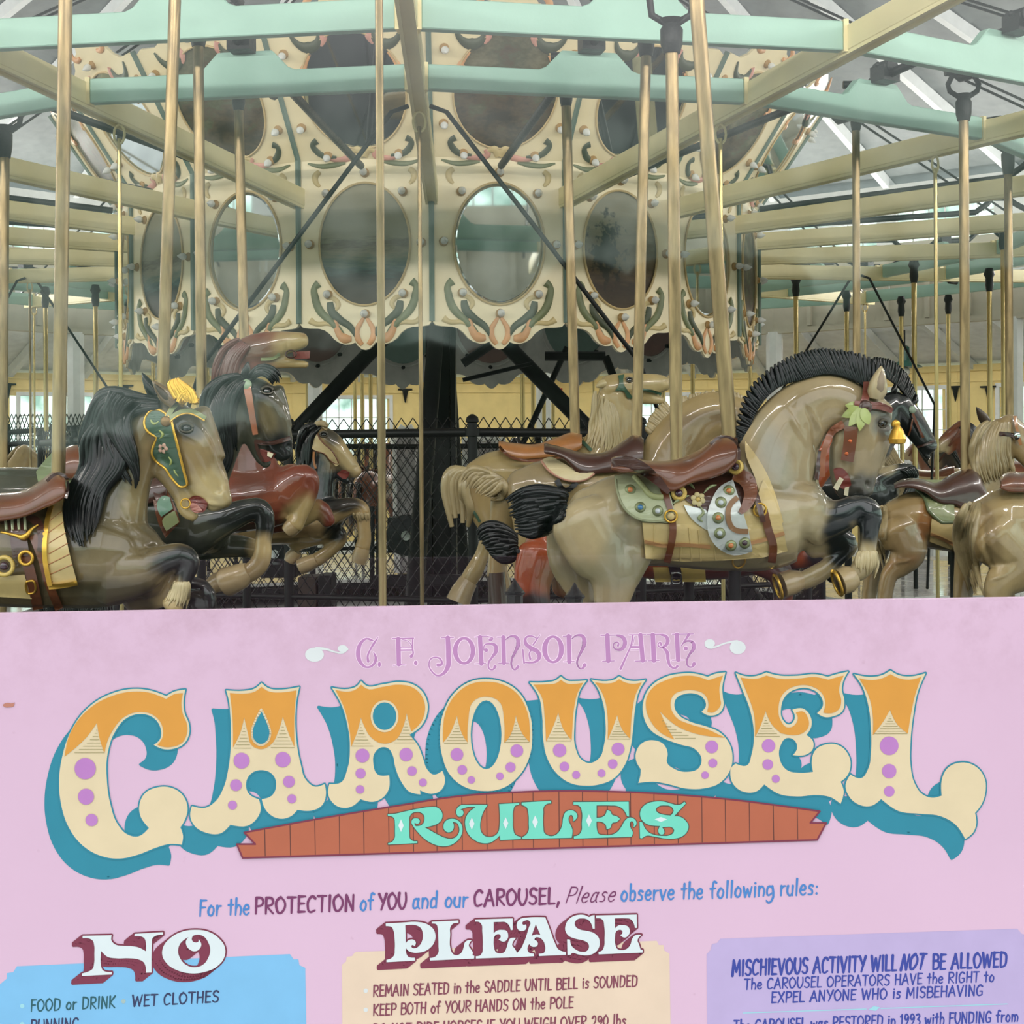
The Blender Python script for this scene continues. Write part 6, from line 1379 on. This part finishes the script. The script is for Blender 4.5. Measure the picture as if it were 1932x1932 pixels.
h.saddle("1026,838 1060,846 1110,858 1150,852 1180,832 1198,822 1214,830", "1026,856 1060,864 1100,900 1130,895 1170,893 1200,888 1214,872", .125, LEAD)
p = h.patch('pad', "1022,868* 1036,862 1060,872 1084,884 1110,880 1122,890* 1108,902 1080,906 1050,896 1032,882", mat('pad_cream', (206,190,150), .35, coat=.6), push=.012, th=.014); h.cord('pad_rim', "1022,870 1032,884 1050,898 1080,908 1108,903 1122,892", 2.6, mat('rim_pink', (186,132,110), .4, coat=.5), push=.020, parent=p)
h.strap('crupper', "1050,905 1066,925 1088,910", 10, HAIRB, push=.012)
h.locks('tail', "945,902 912,888 888,884 872,900 870,925", "950,905 955,925 945,940 925,945", 16, 7, HAIRT, l=.02, push=.006, seed=51, wave=1)
h.pole(1219,92,1200,860,20); h.shaft(1190,990); h.hanger(1219,92)
h.hoof([(936,1080,17,-.05),(938,1110,18,-.05),(940,1138,19,-.05)], HOOFK)

# ---------------------------------------------------------------- inner row, right : cream horse with green bridle, head high
h = Horse('carousel_horse', 'cream inner horse with raised head, green bridle and wavy neck hair', 1085, 6.70, math.radians(11.5))
CRM = (169,147,101)
h.body([
 [(900,905,36,.85),(940,895,46,1),(1010,900,48,1),(1080,905,50,1),(1130,900,50,.95),(1160,890,40,.85)],
 [(1120,880,52,.7),(1150,830,42,.62),(1160,785,37,.6),(1158,750,34,.62)],
 [(1150,735,28,.74),(1180,730,27,.66),(1215,727,23,.62),(1245,724,18,.66),(1256,724,14,.8)],
 [(1190,745,18,.6),(1225,752,11,.55),(1250,756,8,.6)],
 [(905,915,38,.55,.05),(912,965,27,.5,.06),(922,1005,17,.6,.06),(910,1045,14,.7,.06),(896,1075,17,.8,.06),(884,1095,17,.8,.06)],
 [(935,930,34,.5,-.05),(925,985,22,.5,-.05),(945,1030,15,.6,-.05),(942,1075,14,.7,-.05)],
 [(1150,920,30,.6,.05),(1200,930,18,.8,.06),(1210,960,13,.8,.06)],
], CRM, paints=[(1245,732,22,26,0,(180,160,114),1),(900,900,30,40,0,(158,135,91),1.3)], dents=[(1256,720,4,3,0,-.006),(1200,735,30,3,0,.003)], vox=.007, sm=4)
h.locks('neck_hair', "1124,738 1118,770 1116,800 1106,836 1092,850", "1160,765 1165,795 1170,825 1172,850 1170,870", 14, 4.5, mat('hair_cream_wavy', (172,154,112), .35, coat=.4), l=.03, push=.0, off=.25, seed=61, wave=2.5)
h.ear(1142,722,1124,730,16,mat('ear_cream', (190,172,128), .35, coat=.5),.03); h.eye(1187,717,5.5)
g = h.patch('bridle', "1166,708* 1178,706* 1176,722 1184,736 1196,752* 1186,752 1176,738 1160,738* 1168,724", DGRN, push=.006, th=.005); h.strap('nose_strap', "1200,734 1230,738 1248,744", 5, DGRN, push=.006, parent=g); h.strap('rein', "1098,832 1108,842 1116,850", 6, DGRN, push=.006)
h.saddle("940,834 970,838 1010,840 1050,828 1080,818 1098,822", "942,850 970,866 1010,866 1050,862 1080,856 1098,846", .11, LEAT)
h.strap('saddle_edge', "942,842 960,860 985,868 1020,868 1060,864", 5, LEA, push=.06, l=.1)
h.locks('tail', "882,888 850,885 838,905 840,945 852,995", "892,892 880,905 880,935 890,965 878,1002", 7, 9, mat('hair_cream_tail', (172,154,114), .3, coat=.6), l=.02, push=.01, seed=62, rad=(.7,1,1,.9,.5))
h.strap('crupper', "890,960 900,975 905,985", 5, DGRN, push=.006)
h.pole(1068,188,1086,850,18.5); h.shaft(1075,950); h.hanger(1068,188,.9)
h.hoof([(884,1096,18,.06),(872,1116,21,.06),(864,1136,23,.06)], HOOFT); h.hoof([(942,1070,13,-.05),(948,1098,16,-.05),(950,1120,17,-.05)], HOOFT)

# ---------------------------------------------------------------- right group
h = Horse('carousel_horse', 'black horse with bridle, seen between the buff stallion head and far window', 1616, 7.2, math.radians(31))
h.body([[(1500,930,40,1),(1570,925,46,1),(1640,925,46,.95),(1672,915,36,.85)],[(1600,880,56,.7),(1636,830,52,.62),(1668,785,42,.6),(1694,764,30,.62)],[(1698,766,27,.74),(1722,798,25,.66),(1742,826,20,.62),(1756,844,15,.66)],[(1712,800,18,.6),(1734,836,10,.6),(1750,862,6,.7)],
 [(1650,915,26,.7,.04),(1690,892,17,.8,.05),(1718,890,14,.8,.05),(1722,912,11,.8,.05),(1712,935,10,.8,.05)]], (24,25,26), paints=[(1670,880,20,16,0,(171,156,122),.8)], dents=[(1756,834,3,3,0,-.006)], vox=.0072, sm=4)
h.comb('mane', "1612,724 1640,712 1668,712 1690,726 1706,744 1722,764", "1618,692 1645,676 1676,678 1702,694 1718,718 1732,754", 40, 4, HAIRB, .018, lay=2)
h.eye(1722,778,4.5); g = h.stud('rosette', 1721,773,7.5, mat('rosette_grey', (140,156,136), .3, coat=.6), .5, push=.01); h.strap('cheek_strap', "1722,780 1730,800 1742,826", 5, LEA, push=.006, parent=g); h.strap('cheek_strap', "1722,790 1718,810 1714,822", 3, LEA, push=.006, parent=g)
h.strap('noseband', "1730,844 1748,838 1762,832", 4, LEAD, push=.006); h.ear(1686,742,1690,722,12,HAIRB,.02)
h.locks('knee_curls', "1700,886 1712,896 1716,906", "1722,880 1730,892 1732,904", 7, 4, HAIRB, l=.05, seed=71)
h.pole(1615,235,1617,900,14.5); h.shaft(1600,970); h.hanger(1615,235,.8)

h = Horse('carousel_horse', 'buff horse with chestnut patches, brown saddle and sage pad, its rump turned to us', 1822, 6.58, math.radians(30))
h.body([[(1692,985,44,1.1),(1730,978,52,1.15),(1780,985,54,1.1),(1840,990,54,1.1),(1880,985,46,1)],
 [(1700,1000,48,.9,.06),(1712,1040,38,.8,.08),(1695,1068,24,.8,.09),(1678,1085,17,.8,.10),(1670,1120,15,.9,.10),(1668,1160,14,.9,.10)],
 [(1670,985,26,.9,-.02),(1660,1040,18,.8,-.04),(1645,1090,16,.8,-.05),(1638,1140,14,.8,-.05)],
 [(1850,930,42,.7),(1866,880,40,.64),(1880,840,36,.62),(1896,815,32,.65)],[(1896,812,34,.74),(1925,835,30,.66),(1950,870,22,.62)]],
 (160,135,93), paints=[(1746,985,16,24,10,(150,104,62),.7),(1738,1012,10,10,0,(150,104,62),.7),(1700,1062,34,12,-20,(154,108,66),.9),(1660,1040,16,80,5,(153,127,83),1),(1746,960,10,20,0,(144,104,60),.9),(1700,1100,30,60,0,(153,127,88),1.2)],
 dents=[(1672,1015,5,34,8,-.012),(1700,1060,24,4,-10,.005),(1672,990,4,60,6,-.006)], vox=.0062, sm=4)
h.locks('tail', "1660,955 1652,985 1652,1030 1662,1075", "1672,955 1672,985 1668,1030 1672,1070", 6, 5, HAIRT, l=.1, push=.0, off=.3, seed=81)
p = h.patch('sage_pad', "1690,930* 1720,920 1745,938 1752,960* 1760,972* 1775,985* 1802,984* 1800,950* 1830,945* 1800,905* 1740,905*", OLIVE, push=.008, th=.010); h.cord('pad_rim', "1728,924 1744,938 1751,962* 1762,974 1776,986* 1802,985", 3, mat('rim_green', (108,120,86), .35, coat=.5), push=.016, parent=p)
c = h.patch('blanket', "1758,978* 1775,988* 1812,985* 1830,1040* 1796,1038* 1754,1022*", CLOTH, push=.006, th=.010); h.strap('blanket_stripe', "1756,1008 1776,1016 1800,1028", 6, mat('stripe_brown', (176,128,84), .4), push=.014, parent=c)
h.saddle("1686,915 1705,906 1740,906 1765,912 1790,900 1815,888 1842,886 1852,905 1862,935", "1688,922 1705,920 1745,930 1775,952 1805,955 1820,966 1840,960 1852,948 1862,935", .12, LEAD)
h.locks('neck_hair', "1862,795 1840,820 1834,850 1838,890 1850,915", "1905,800 1900,840 1905,870 1912,890 1915,905", 16, 6.5, HAIRT, l=.05, push=.004, off=.4, seed=82, wave=2)
h.ear(1864,802,1842,768,20,mat('ear_dark_tip', (70,56,44), .4),.0); h.strap('bridle', "1886,818 1905,820 1920,823", 8, LEAD, push=.02); h.strap('bridle', "1915,785 1918,805 1926,840", 6, LEAT, push=.02); h.stud('rosette', 1917,822,8, BEVM, .6, push=.026)
h.pole(1818,215,1822,905,18.5); h.shaft(1800,1030); h.hanger(1818,215,1.05); 

h = Horse('carousel_horse', 'large pale buff horse at the right edge, rump and tail towards us', 2146, 5.84, math.radians(30))
h.body([[(1862,1000,62,1.1),(1910,990,76,1.15),(1980,1000,76,1.1),(2080,1000,74,1.1),(2180,995,66,1)],
 [(1890,1010,66,.85,.08),(1930,1060,50,.75,.10),(1890,1100,34,.7,.12),(1880,1140,22,.8,.12),(1885,1180,20,.9,.12)],
 [(1840,1010,40,.9,-.02),(1826,1060,26,.8,-.05),(1818,1110,20,.8,-.06),(1815,1150,18,.8,-.06)],
 [(2150,940,60,.7),(2180,860,52,.64),(2200,800,40,.62)]],
 (165,142,100), paints=[(1830,1040,26,90,8,(158,132,88),1),(1870,1000,12,60,-15,(144,121,85),1.2),(1930,1000,30,60,0,(176,154,113),1.4)],
 dents=[(1862,1030,7,46,-12,-.018),(1858,960,5,40,-30,-.006),(1880,1090,26,5,-20,.006)], vox=.0062, sm=4)
h.locks('tail', "1822,950 1806,985 1806,1040 1822,1085 1828,1125", "1848,950 1842,985 1840,1040 1846,1085 1856,1125", 8, 7.5, HAIRT, l=.12, push=0, off=.3, seed=91, wave=1)
h.saddle("1888,905 1896,896 1930,893 1980,890 2040,860", "1888,922 1900,928 1930,930 1980,925 2040,920", .15, LEA); h.pole(2146,100,2146,930,21); h.shaft(2120,1050)

# ---------------------------------------------------------------- far side horses: three built, the rest copied
def make_far(name, label, base, hair, saddle_m, sock):
    h = Horse(name, label, 700, 15.2, 0, 'horses on the far side of the carousel', far=True)
    h.body([[(768,914,22,.9),(742,911,27,1),(695,914,26,1),(655,910,27,1),(634,906,20,.9)],[(650,902,25,.7),(630,872,19,.62),(620,848,14,.65)],[(621,846,14,.75),(603,858,12,.65),(588,870,8,.7)],[(612,862,8,.6),(600,876,5,.6)],
      [(762,922,20,.6,.05),(772,948,12,.7,.06),(764,975,7,.8,.06),(776,1000,6,.9,.06)],[(750,922,18,.6,-.05),(742,955,10,.7,-.05),(750,985,6,.8,-.05),(765,1005,6,.9,-.05)],
      [(645,925,15,.7,.05),(618,928,9,.8,.06),(604,935,7,.8,.06),(606,960,5.5,.9,.06),(620,975,6,.9,.06)],[(650,930,14,.7,-.05),(634,955,8,.8,-.05),(622,970,6,.9,-.05),(636,992,6,.9,-.05)]],
      base, paints=[(610,970,16,18,0,sock,.8),(772,998,16,16,0,sock,.8),(630,990,14,12,0,sock,.8),(592,870,10,10,0,sock,1.2)], vox=.014, sm=2)
    h.locks('mane', "622,836 634,845 648,865 660,888", "612,842 622,858 634,878 648,895", 10, 3.2, hair, l=.02, push=.01, seed=5)
    h.locks('tail', "780,905 795,912 800,940 796,965", "784,915 792,925 790,945 786,960", 7, 3.6, hair, l=0, seed=6)
    h.saddle("668,884 680,888 705,889 722,884 732,882", "668,905 680,910 705,912 722,908 732,895", .12, saddle_m, n=9)
    h.patch('blanket', "664,905* 730,905* 734,922* 700,928 668,924*", CLOTH if base[0] < 150 else DGRN, push=.01, step=14, th=.01); h.strap('bridle', "612,846 606,856 598,868", 3, saddle_m, push=.01, step=12); h.eye(611,851,1.6, False)
    mb = MB(); a = h.P(675, 885); mb.tube([Vector((a.x, a.y, CAMZ+1.52)), Vector((a.x, a.y, a.z-.03))], .021, 10); h.part('pole', mb, BRT, 60)
    mb = MB(); mb.tube([Vector((a.x, a.y, a.z-.25)), Vector((a.x, a.y, .2))], .018, 8); h.part('lower_rod', mb, IRON, 60)
    mb = MB(); mb.lathe([(.025,-.05),(.035,0),(.03,.06),(.045,.09),(.03,.14)], Vector((a.x, a.y, CAMZ+1.52)), n=10); h.part('hanger', mb, CAST, 50)
    return h, a
FARK = [make_far('carousel_horse', 'chestnut horse on the far side of the carousel', (126, 70, 46), HAIRB, LEA, (190,170,130)),
        make_far('carousel_horse', 'dark brown horse on the far side of the carousel', (50, 38, 34), HAIRB, LEAD, (150,130,100)),
        make_far('carousel_horse', 'buff horse on the far side of the carousel', (182, 160, 118), HAIRT, LEA, (200,184,146))]
used = [False]*3; rnd = random.Random(11); ctr = Vector((CX, CY, 0))
for k in range(3, 15):
    ph = phk(k) + math.radians(10)
    for row in (4, 3, 2, 1):
        q = pc(CR_R[row], ph, 0); x = PX(q)[0]
        if q.y < CY-1.2 or x < -30 or x > 1990: continue
        i = (k*2+row*3+rnd.randint(0, 1)) % 3; h, a = FARK[i]; dz = rnd.uniform(-.09, .07)
        # the copy's pole must stand at q, heading tangential
        ang = math.atan2(math.sin(ph), -math.cos(ph)) - math.pi/2          # turns local -X heading to the tangent
        R = Matrix.Rotation(ang, 4, 'Z'); off = Vector((a.x, a.y, 0)) - Vector((h.o.x, h.o.y, 0)); loc = Vector((q.x, q.y, h.o.z+dz)) - R @ off
        if not used[i]: r = h.root; used[i] = True
        else:
            r = h.root.copy(); COL.objects.link(r)
            for ch in [c for c in COL.objects if c.parent == h.root]:
                c = ch.copy(); COL.objects.link(c); c.parent = r
                for g_ in [d for d in ch.children]:
                    d = g_.copy(); COL.objects.link(d); d.parent = c
        r.location = loc; r.rotation_euler = (0, 0, ang)
        sp_ = {9: 'straight behind the mast', 8: 'first spoke right of the mast', 7: 'second spoke right of the mast', 6: 'third spoke right of the mast', 5: 'fourth spoke right of the mast', 4: 'fifth spoke right of the mast',
               10: 'second spoke left of the mast', 11: 'third spoke left of the mast', 12: 'fourth spoke left of the mast', 13: 'fifth spoke left of the mast', 14: 'sixth spoke left of the mast', 3: 'sixth spoke right of the mast'}[k]
        if k == 9: sp_ = 'first spoke left of the mast'
        r['label'] = '%s horse, %s row, %s, far side' % (('chestnut', 'dark brown', 'buff')[i], {4: 'innermost', 3: 'second', 2: 'third', 1: 'outermost'}[row], sp_)
# ================================================================ PLATFORM, FENCE, ENGINE, CHARIOTS
PLAT = mat('platform_boards', (232, 230, 228), .14, var=.35, scale=3, streak=(1,1,1), coat=.4)
pf = thing('carousel_platform', 'glossy worn wooden ring platform under the horses', 'platform', pc(0, 0, FLOOR))
for k in range(18):
    a0, a1 = phk(k)+.002, phk(k+1)-.002
    for j in range(14):     # boards run across each bay
        r0, r1 = 3.0+(7.1-3.0)*j/14+.004, 3.0+(7.1-3.0)*(j+1)/14-.004
        mid = pc((r0+r1)/2, (a0+a1)/2, 0)
        if mid.y < CY+1 and j not in (0,): continue
        if abs(PX(mid)[0]-966) > 1250: continue
        q = [pc(r0, a0, FLOOR+.20), pc(r0, a1, FLOOR+.20), pc(r1, a1, FLOOR+.20), pc(r1, a0, FLOOR+.20)]
        q = [Vector(v)-pf.location for v in q]; mb = MB(); mb.add(q+[v-Vector((0,0,.03)) for v in q], [(0,1,2,3),(7,6,5,4),(0,4,5,1),(1,5,6,2),(2,6,7,3),(3,7,4,0)]); obj('board', mb, PLAT, pf)
    mb = MB()
    q = [pc(3.0, a0, FLOOR+.165), pc(3.0, a1, FLOOR+.165), pc(7.12, a1, FLOOR+.165), pc(7.12, a0, FLOOR+.165)]; q = [Vector(v)-pf.location for v in q]
    mb.add(q+[v-Vector((0,0,.05)) for v in q], [(0,1,2,3),(7,6,5,4),(0,4,5,1),(1,5,6,2),(2,6,7,3),(3,7,4,0)]); obj('underframe', mb, IRON, pf)

# chain link fence round the engine, diamonds of bent wire
fe = thing('chain_link_fence', 'black chain link fence around the mast and engine', 'fence', pc(0, 0, FLOOR))
FW = mat('fence_black', (16, 16, 17), .45, var=.1, spec=.3)
FR = 2.75; NS = 8; FH0, FH1 = FLOOR+.08, .21
def fpt(s, h):           # s along the perimeter in sides
    i = int(math.floor(s)) % NS; f = s-math.floor(s); a = pc(FR, math.radians(6)+2*PI*i/NS, h); b = pc(FR, math.radians(6)+2*PI*(i+1)/NS, h); return a*(1-f)+b*f - Vector(fe.location)
side = 2*FR*math.sin(PI/NS); dm = .066; rh = .046; rows = int((FH1+.06-FH0)/rh); nper = int(side*NS/dm)
wires = MB()
def thin(mb, a, b, r):   # three sided wire
    d = (b-a).normalized(); x = d.orthogonal().normalized(); y = d.cross(x); o = len(mb.v)
    for p in (a, b):
        for k in range(3): mb.v.append(tuple(p+(x*math.cos(k*2.094)+y*math.sin(k*2.094))*r))
    for k in range(3): k2 = (k+1) % 3; mb.f.append((o+k, o+k2, o+3+k2, o+3+k))
for i in range(nper):
    for sgn in (1, -1):
        for j in range(rows):
            s0 = (i + (.5*sgn if j % 2 else 0))/nper*NS; s1 = (i + (0 if j % 2 else .5*sgn))/nper*NS
            thin(wires, fpt(s0 % NS, FH0+j*rh), fpt(s1 % NS, FH0+(j+1)*rh), .0031)
obj('mesh_wire', wires, FW, fe, kind='stuff')
for i in range(NS):
    mb = MB(); mb.tube([fpt(i, FH1-.03), fpt(i+.9999, FH1-.03)], .024, 10); obj('top_rail', mb, FW, fe, 50)
    mb = MB(); mb.tube([fpt(i, FH0+.42), fpt(i+.9999, FH0+.42)], .016, 8); obj('lower_rail', mb, FW, fe, 50)
    for f in (0, .5):
        a = fpt(i+f, 0); mb = MB(); mb.lathe([(.026, FLOOR-0), (.026, .23), (.036, .235), (.03, .26), (.008, .275)], Vector((a.x, a.y, -a.z*0+ (CAMZ-CAMZ))) + Vector((0,0,-FLOOR)), n=10); obj('post', mb, FW, fe, 50)
        mb = MB(); mb.tube([Vector((a.x, a.y, -FLOOR+FH1-.05)), Vector((a.x, a.y, -FLOOR+FH1-.01))], .040, 10); obj('rail_clamp', mb, FW, fe, 50)
# engine and gear inside the fence
eng = thing('drive_engine', 'dark iron and wood drive machinery low inside the fence', 'machine', pc(.9, math.radians(-60), FLOOR))
WB_ = mat('crate_brown', (60, 44, 36), .6, var=.3, scale=6); e0 = Vector(eng.location)
def eb(name, x0, y0, x1, y1, Y, dp, m, bv=.008):
    a, b = U(x0, y0, Y), U(x1, y1, Y); c = (a+b)/2; mb = MB(); mb.box(c-e0, abs(b.x-a.x), dp, abs(a.z-b.z)); o = obj(name, mb, m, eng); bev(o, bv); return o
eb('cabinet', 568, 1086, 604, 1240, 9.6, .3, WB_); eb('cabinet', 606, 1083, 631, 1240, 9.5, .3, IRON); eb('motor_case', 500, 1062, 566, 1086, 9.7, .4, IRON); eb('frame_rail', 496, 1110, 566, 1120, 9.6, .1, IRON); eb('gear_box', 735, 975, 800, 1040, 10.6, .4, CAST); eb('frame_rail', 705, 1085, 870, 1104, 10.2, .1, IRON)
for x, y, r in ((1395, 1110, .10), (767, 1010, .13), (520, 1045, .12)):
    mb = MB(); mb.lathe([(r, -.02), (r*1.05, 0), (r, .02)], U(x, y, 9.9)-e0, axis=(0,1,0), n=24); w_ = obj('flywheel', mb, CAST, eng, 30)
    mb = MB(); mb.lathe([(r*.25, -.05), (r*.25, .05)], U(x, y, 9.9)-e0, axis=(0,1,0), n=12); obj('axle', mb, BEVM, w_, 30)
for x, y0, y1 in ((702, 955, 1100), (714, 955, 1112), (774, 1010, 1130)):
    mb = MB(); mb.tube([U(x, y0, 10.3)-e0, U(x, y1, 10.3)-e0], .017, 8); obj('upright', mb, IRON, eng, 50)

# chariots on the far side : grey carved panels
GREY1 = mat('chariot_grey', (214, 212, 212), .45, var=.1); GREY2 = mat('chariot_grey_dark', (172, 168, 170), .5, var=.1); GREY3 = mat('chariot_pale', (236, 236, 234), .45, var=.08)
def chariot(label, x0, y0, x1, y1, Y, slope=0):
    c = U((x0+x1)/2, y1, Y); t = thing('chariot', label, 'chariot', (c.x, c.y, .22), 'carved grey chariots')
    w_ = (x1-x0)/F*Y; h_ = (y1-y0)/F*Y; z0 = c.z-.22
    out = [(-w_/2, 0), (w_/2, 0), (w_/2, h_*.93), (w_*.44, h_*.96), (w_*.36, h_*.94), (w_*.2, h_), (0, h_*.97), (-w_*.2, h_), (-w_*.36, h_*.94), (-w_*.44, h_*.96), (-w_/2, h_*.93)]
    inn = [(x*.74, (y-h_/2)*.84+h_/2) for x, y in out]
    f3 = lambda x, z, y: Vector((x, -y, z+z0))
    mb = MB(); mb.poly([out, inn], f3, -.02, .03); o = obj('panel_frame', mb, GREY3, t); bev(o, .006)
    mb = MB(); mb.poly([inn], f3, -.015, .008); obj('panel', mb, GREY2, t)
    mb = MB(); mb.tube([f3(x*.97, (y-h_/2)*.97+h_/2, .034) for x, y in inn]+[f3(inn[0][0]*.97, (inn[0][1]-h_/2)*.97+h_/2, .034)], .008, 6); obj('moulding', mb, GREY1, t, 50)
    mb = MB(); mb.box((0, .35, z0+h_*.45), w_, .5, .06); obj('seat', mb, GREY1, t)
    for q in (-1, 1): mb = MB(); mb.box((q*(w_/2-.03), .33, z0/2+h_*.25), .06, .6, z0+h_*.5); obj('side', mb, GREY1, t)
    mb = MB(); mb.box((0, .3, z0/2-.0), w_*.9, .5, max(.05, z0)); obj('step_base', mb, GREY2, t)
chariot('pale grey chariot side with scalloped top behind the cream horse tail', 872, 816, 955, 985, 13.6)
chariot('grey chariot side seen through the fence beside the mast', 742, 800, 793, 1010, 13.9)
chariot('grey chariot side behind the black horse muzzle', 1702, 858, 1762, 990, 15.9)
# low fence on the left, seen beyond the saddle horn
lf2 = thing('barrier_fence', 'low black mesh barrier beyond the far left pole', 'fence', U(60, 1050, 17.2)); l0 = Vector(lf2.location)
mb = MB()
for i in range(26):
    for j in range(9):
        for sg in (1, -1):
            x0 = -14+i*8 + (4*sg if j % 2 else 0); x1 = -14+i*8 + (0 if j % 2 else 4*sg); thin(mb, U(x0, 880-j*11, 17.2)-l0, U(x1, 880-(j+1)*11, 17.2)-l0, .006)
obj('mesh_wire', mb, FW, lf2, kind='stuff')
for y in (812, 835, 862): mb = MB(); mb.tube([U(-20, y+6, 17.2)-l0, U(190, y-8, 17.2)-l0], .03, 8); obj('rail', mb, FW, lf2, 50)
for x in (14, 100, 186): mb = MB(); mb.tube([U(x, 800, 17.2)-l0, U(x, 1080, 17.2)-l0], .035, 8); obj('post', mb, FW, lf2, 50)
# pointed black caps of the near railing, just above the sign
for x, y, w_, wh in ((971, 1092, 36, 'below the sorrel rump'), (1084, 1099, 36, 'below the buff stallion thigh')):
    p = U(x, y, 3.0); t = thing('railing_post', 'black pointed post cap peeping over the pink sign ' + wh, 'post', (p.x, p.y, 0)); R = w_/F*3.0/2
    mb = MB(); mb.lathe([(R*.05, p.z), (R*.35, p.z-R*.5), (R*.8, p.z-R*1.1), (R, p.z-R*1.3), (R, p.z-R*1.7), (R*.85, p.z-R*1.75), (R*.85, 0)], (0,0,0), n=8); obj('shaft', mb, mat('post_black', (24, 24, 27), .3, coat=.6), t, 40)
    mb = MB(); mb.tube([Vector((math.cos(a)*R*1.02, math.sin(a)*R*1.02, p.z-R*1.5)) for a in np.linspace(0, 2*PI, 17)], R*.09, 6); obj('band', mb, CAST, t, 50)

# brass poles whose horses stand outside the picture
for x0, y0, x1, y1, Y, w_, wh in ((9, 278, 0, 905, 7.1, 18, 'at the left picture edge under a big black hanger'), (1902, 312, 1906, 900, 8.1, 15, 'near the right picture edge, behind the buff horses')):
    a, b = U(x0, y0, Y), U(x1, y1, Y); b.z = .25; t = thing('brass_pole', 'tarnished brass carousel pole ' + wh, 'pole', b)
    mb = MB(); mb.tube([a-b, Vector((0,0,0))], w_/2/F*Y, 14); obj('tube', mb, BRASS, t, 60)
    mb = MB(); c = a-b; mb.lathe([(.026,-.05),(.034,0),(.036,.06),(.025,.08),(.05,.10)], c, n=12)
    for q in (-1, 1): mb.tube([c+Vector((q*.02,0,.08)), c+Vector((q*.07,0,.11)), c+Vector((q*.08,0,.17)), c+Vector((q*.05,0,.20))], .014, 8)
    mb.tube([c+Vector((-.09,0,.2)), c+Vector((.09,0,.2))], .026, 10); obj('hanger', mb, CAST, t, 50, kind='stuff')
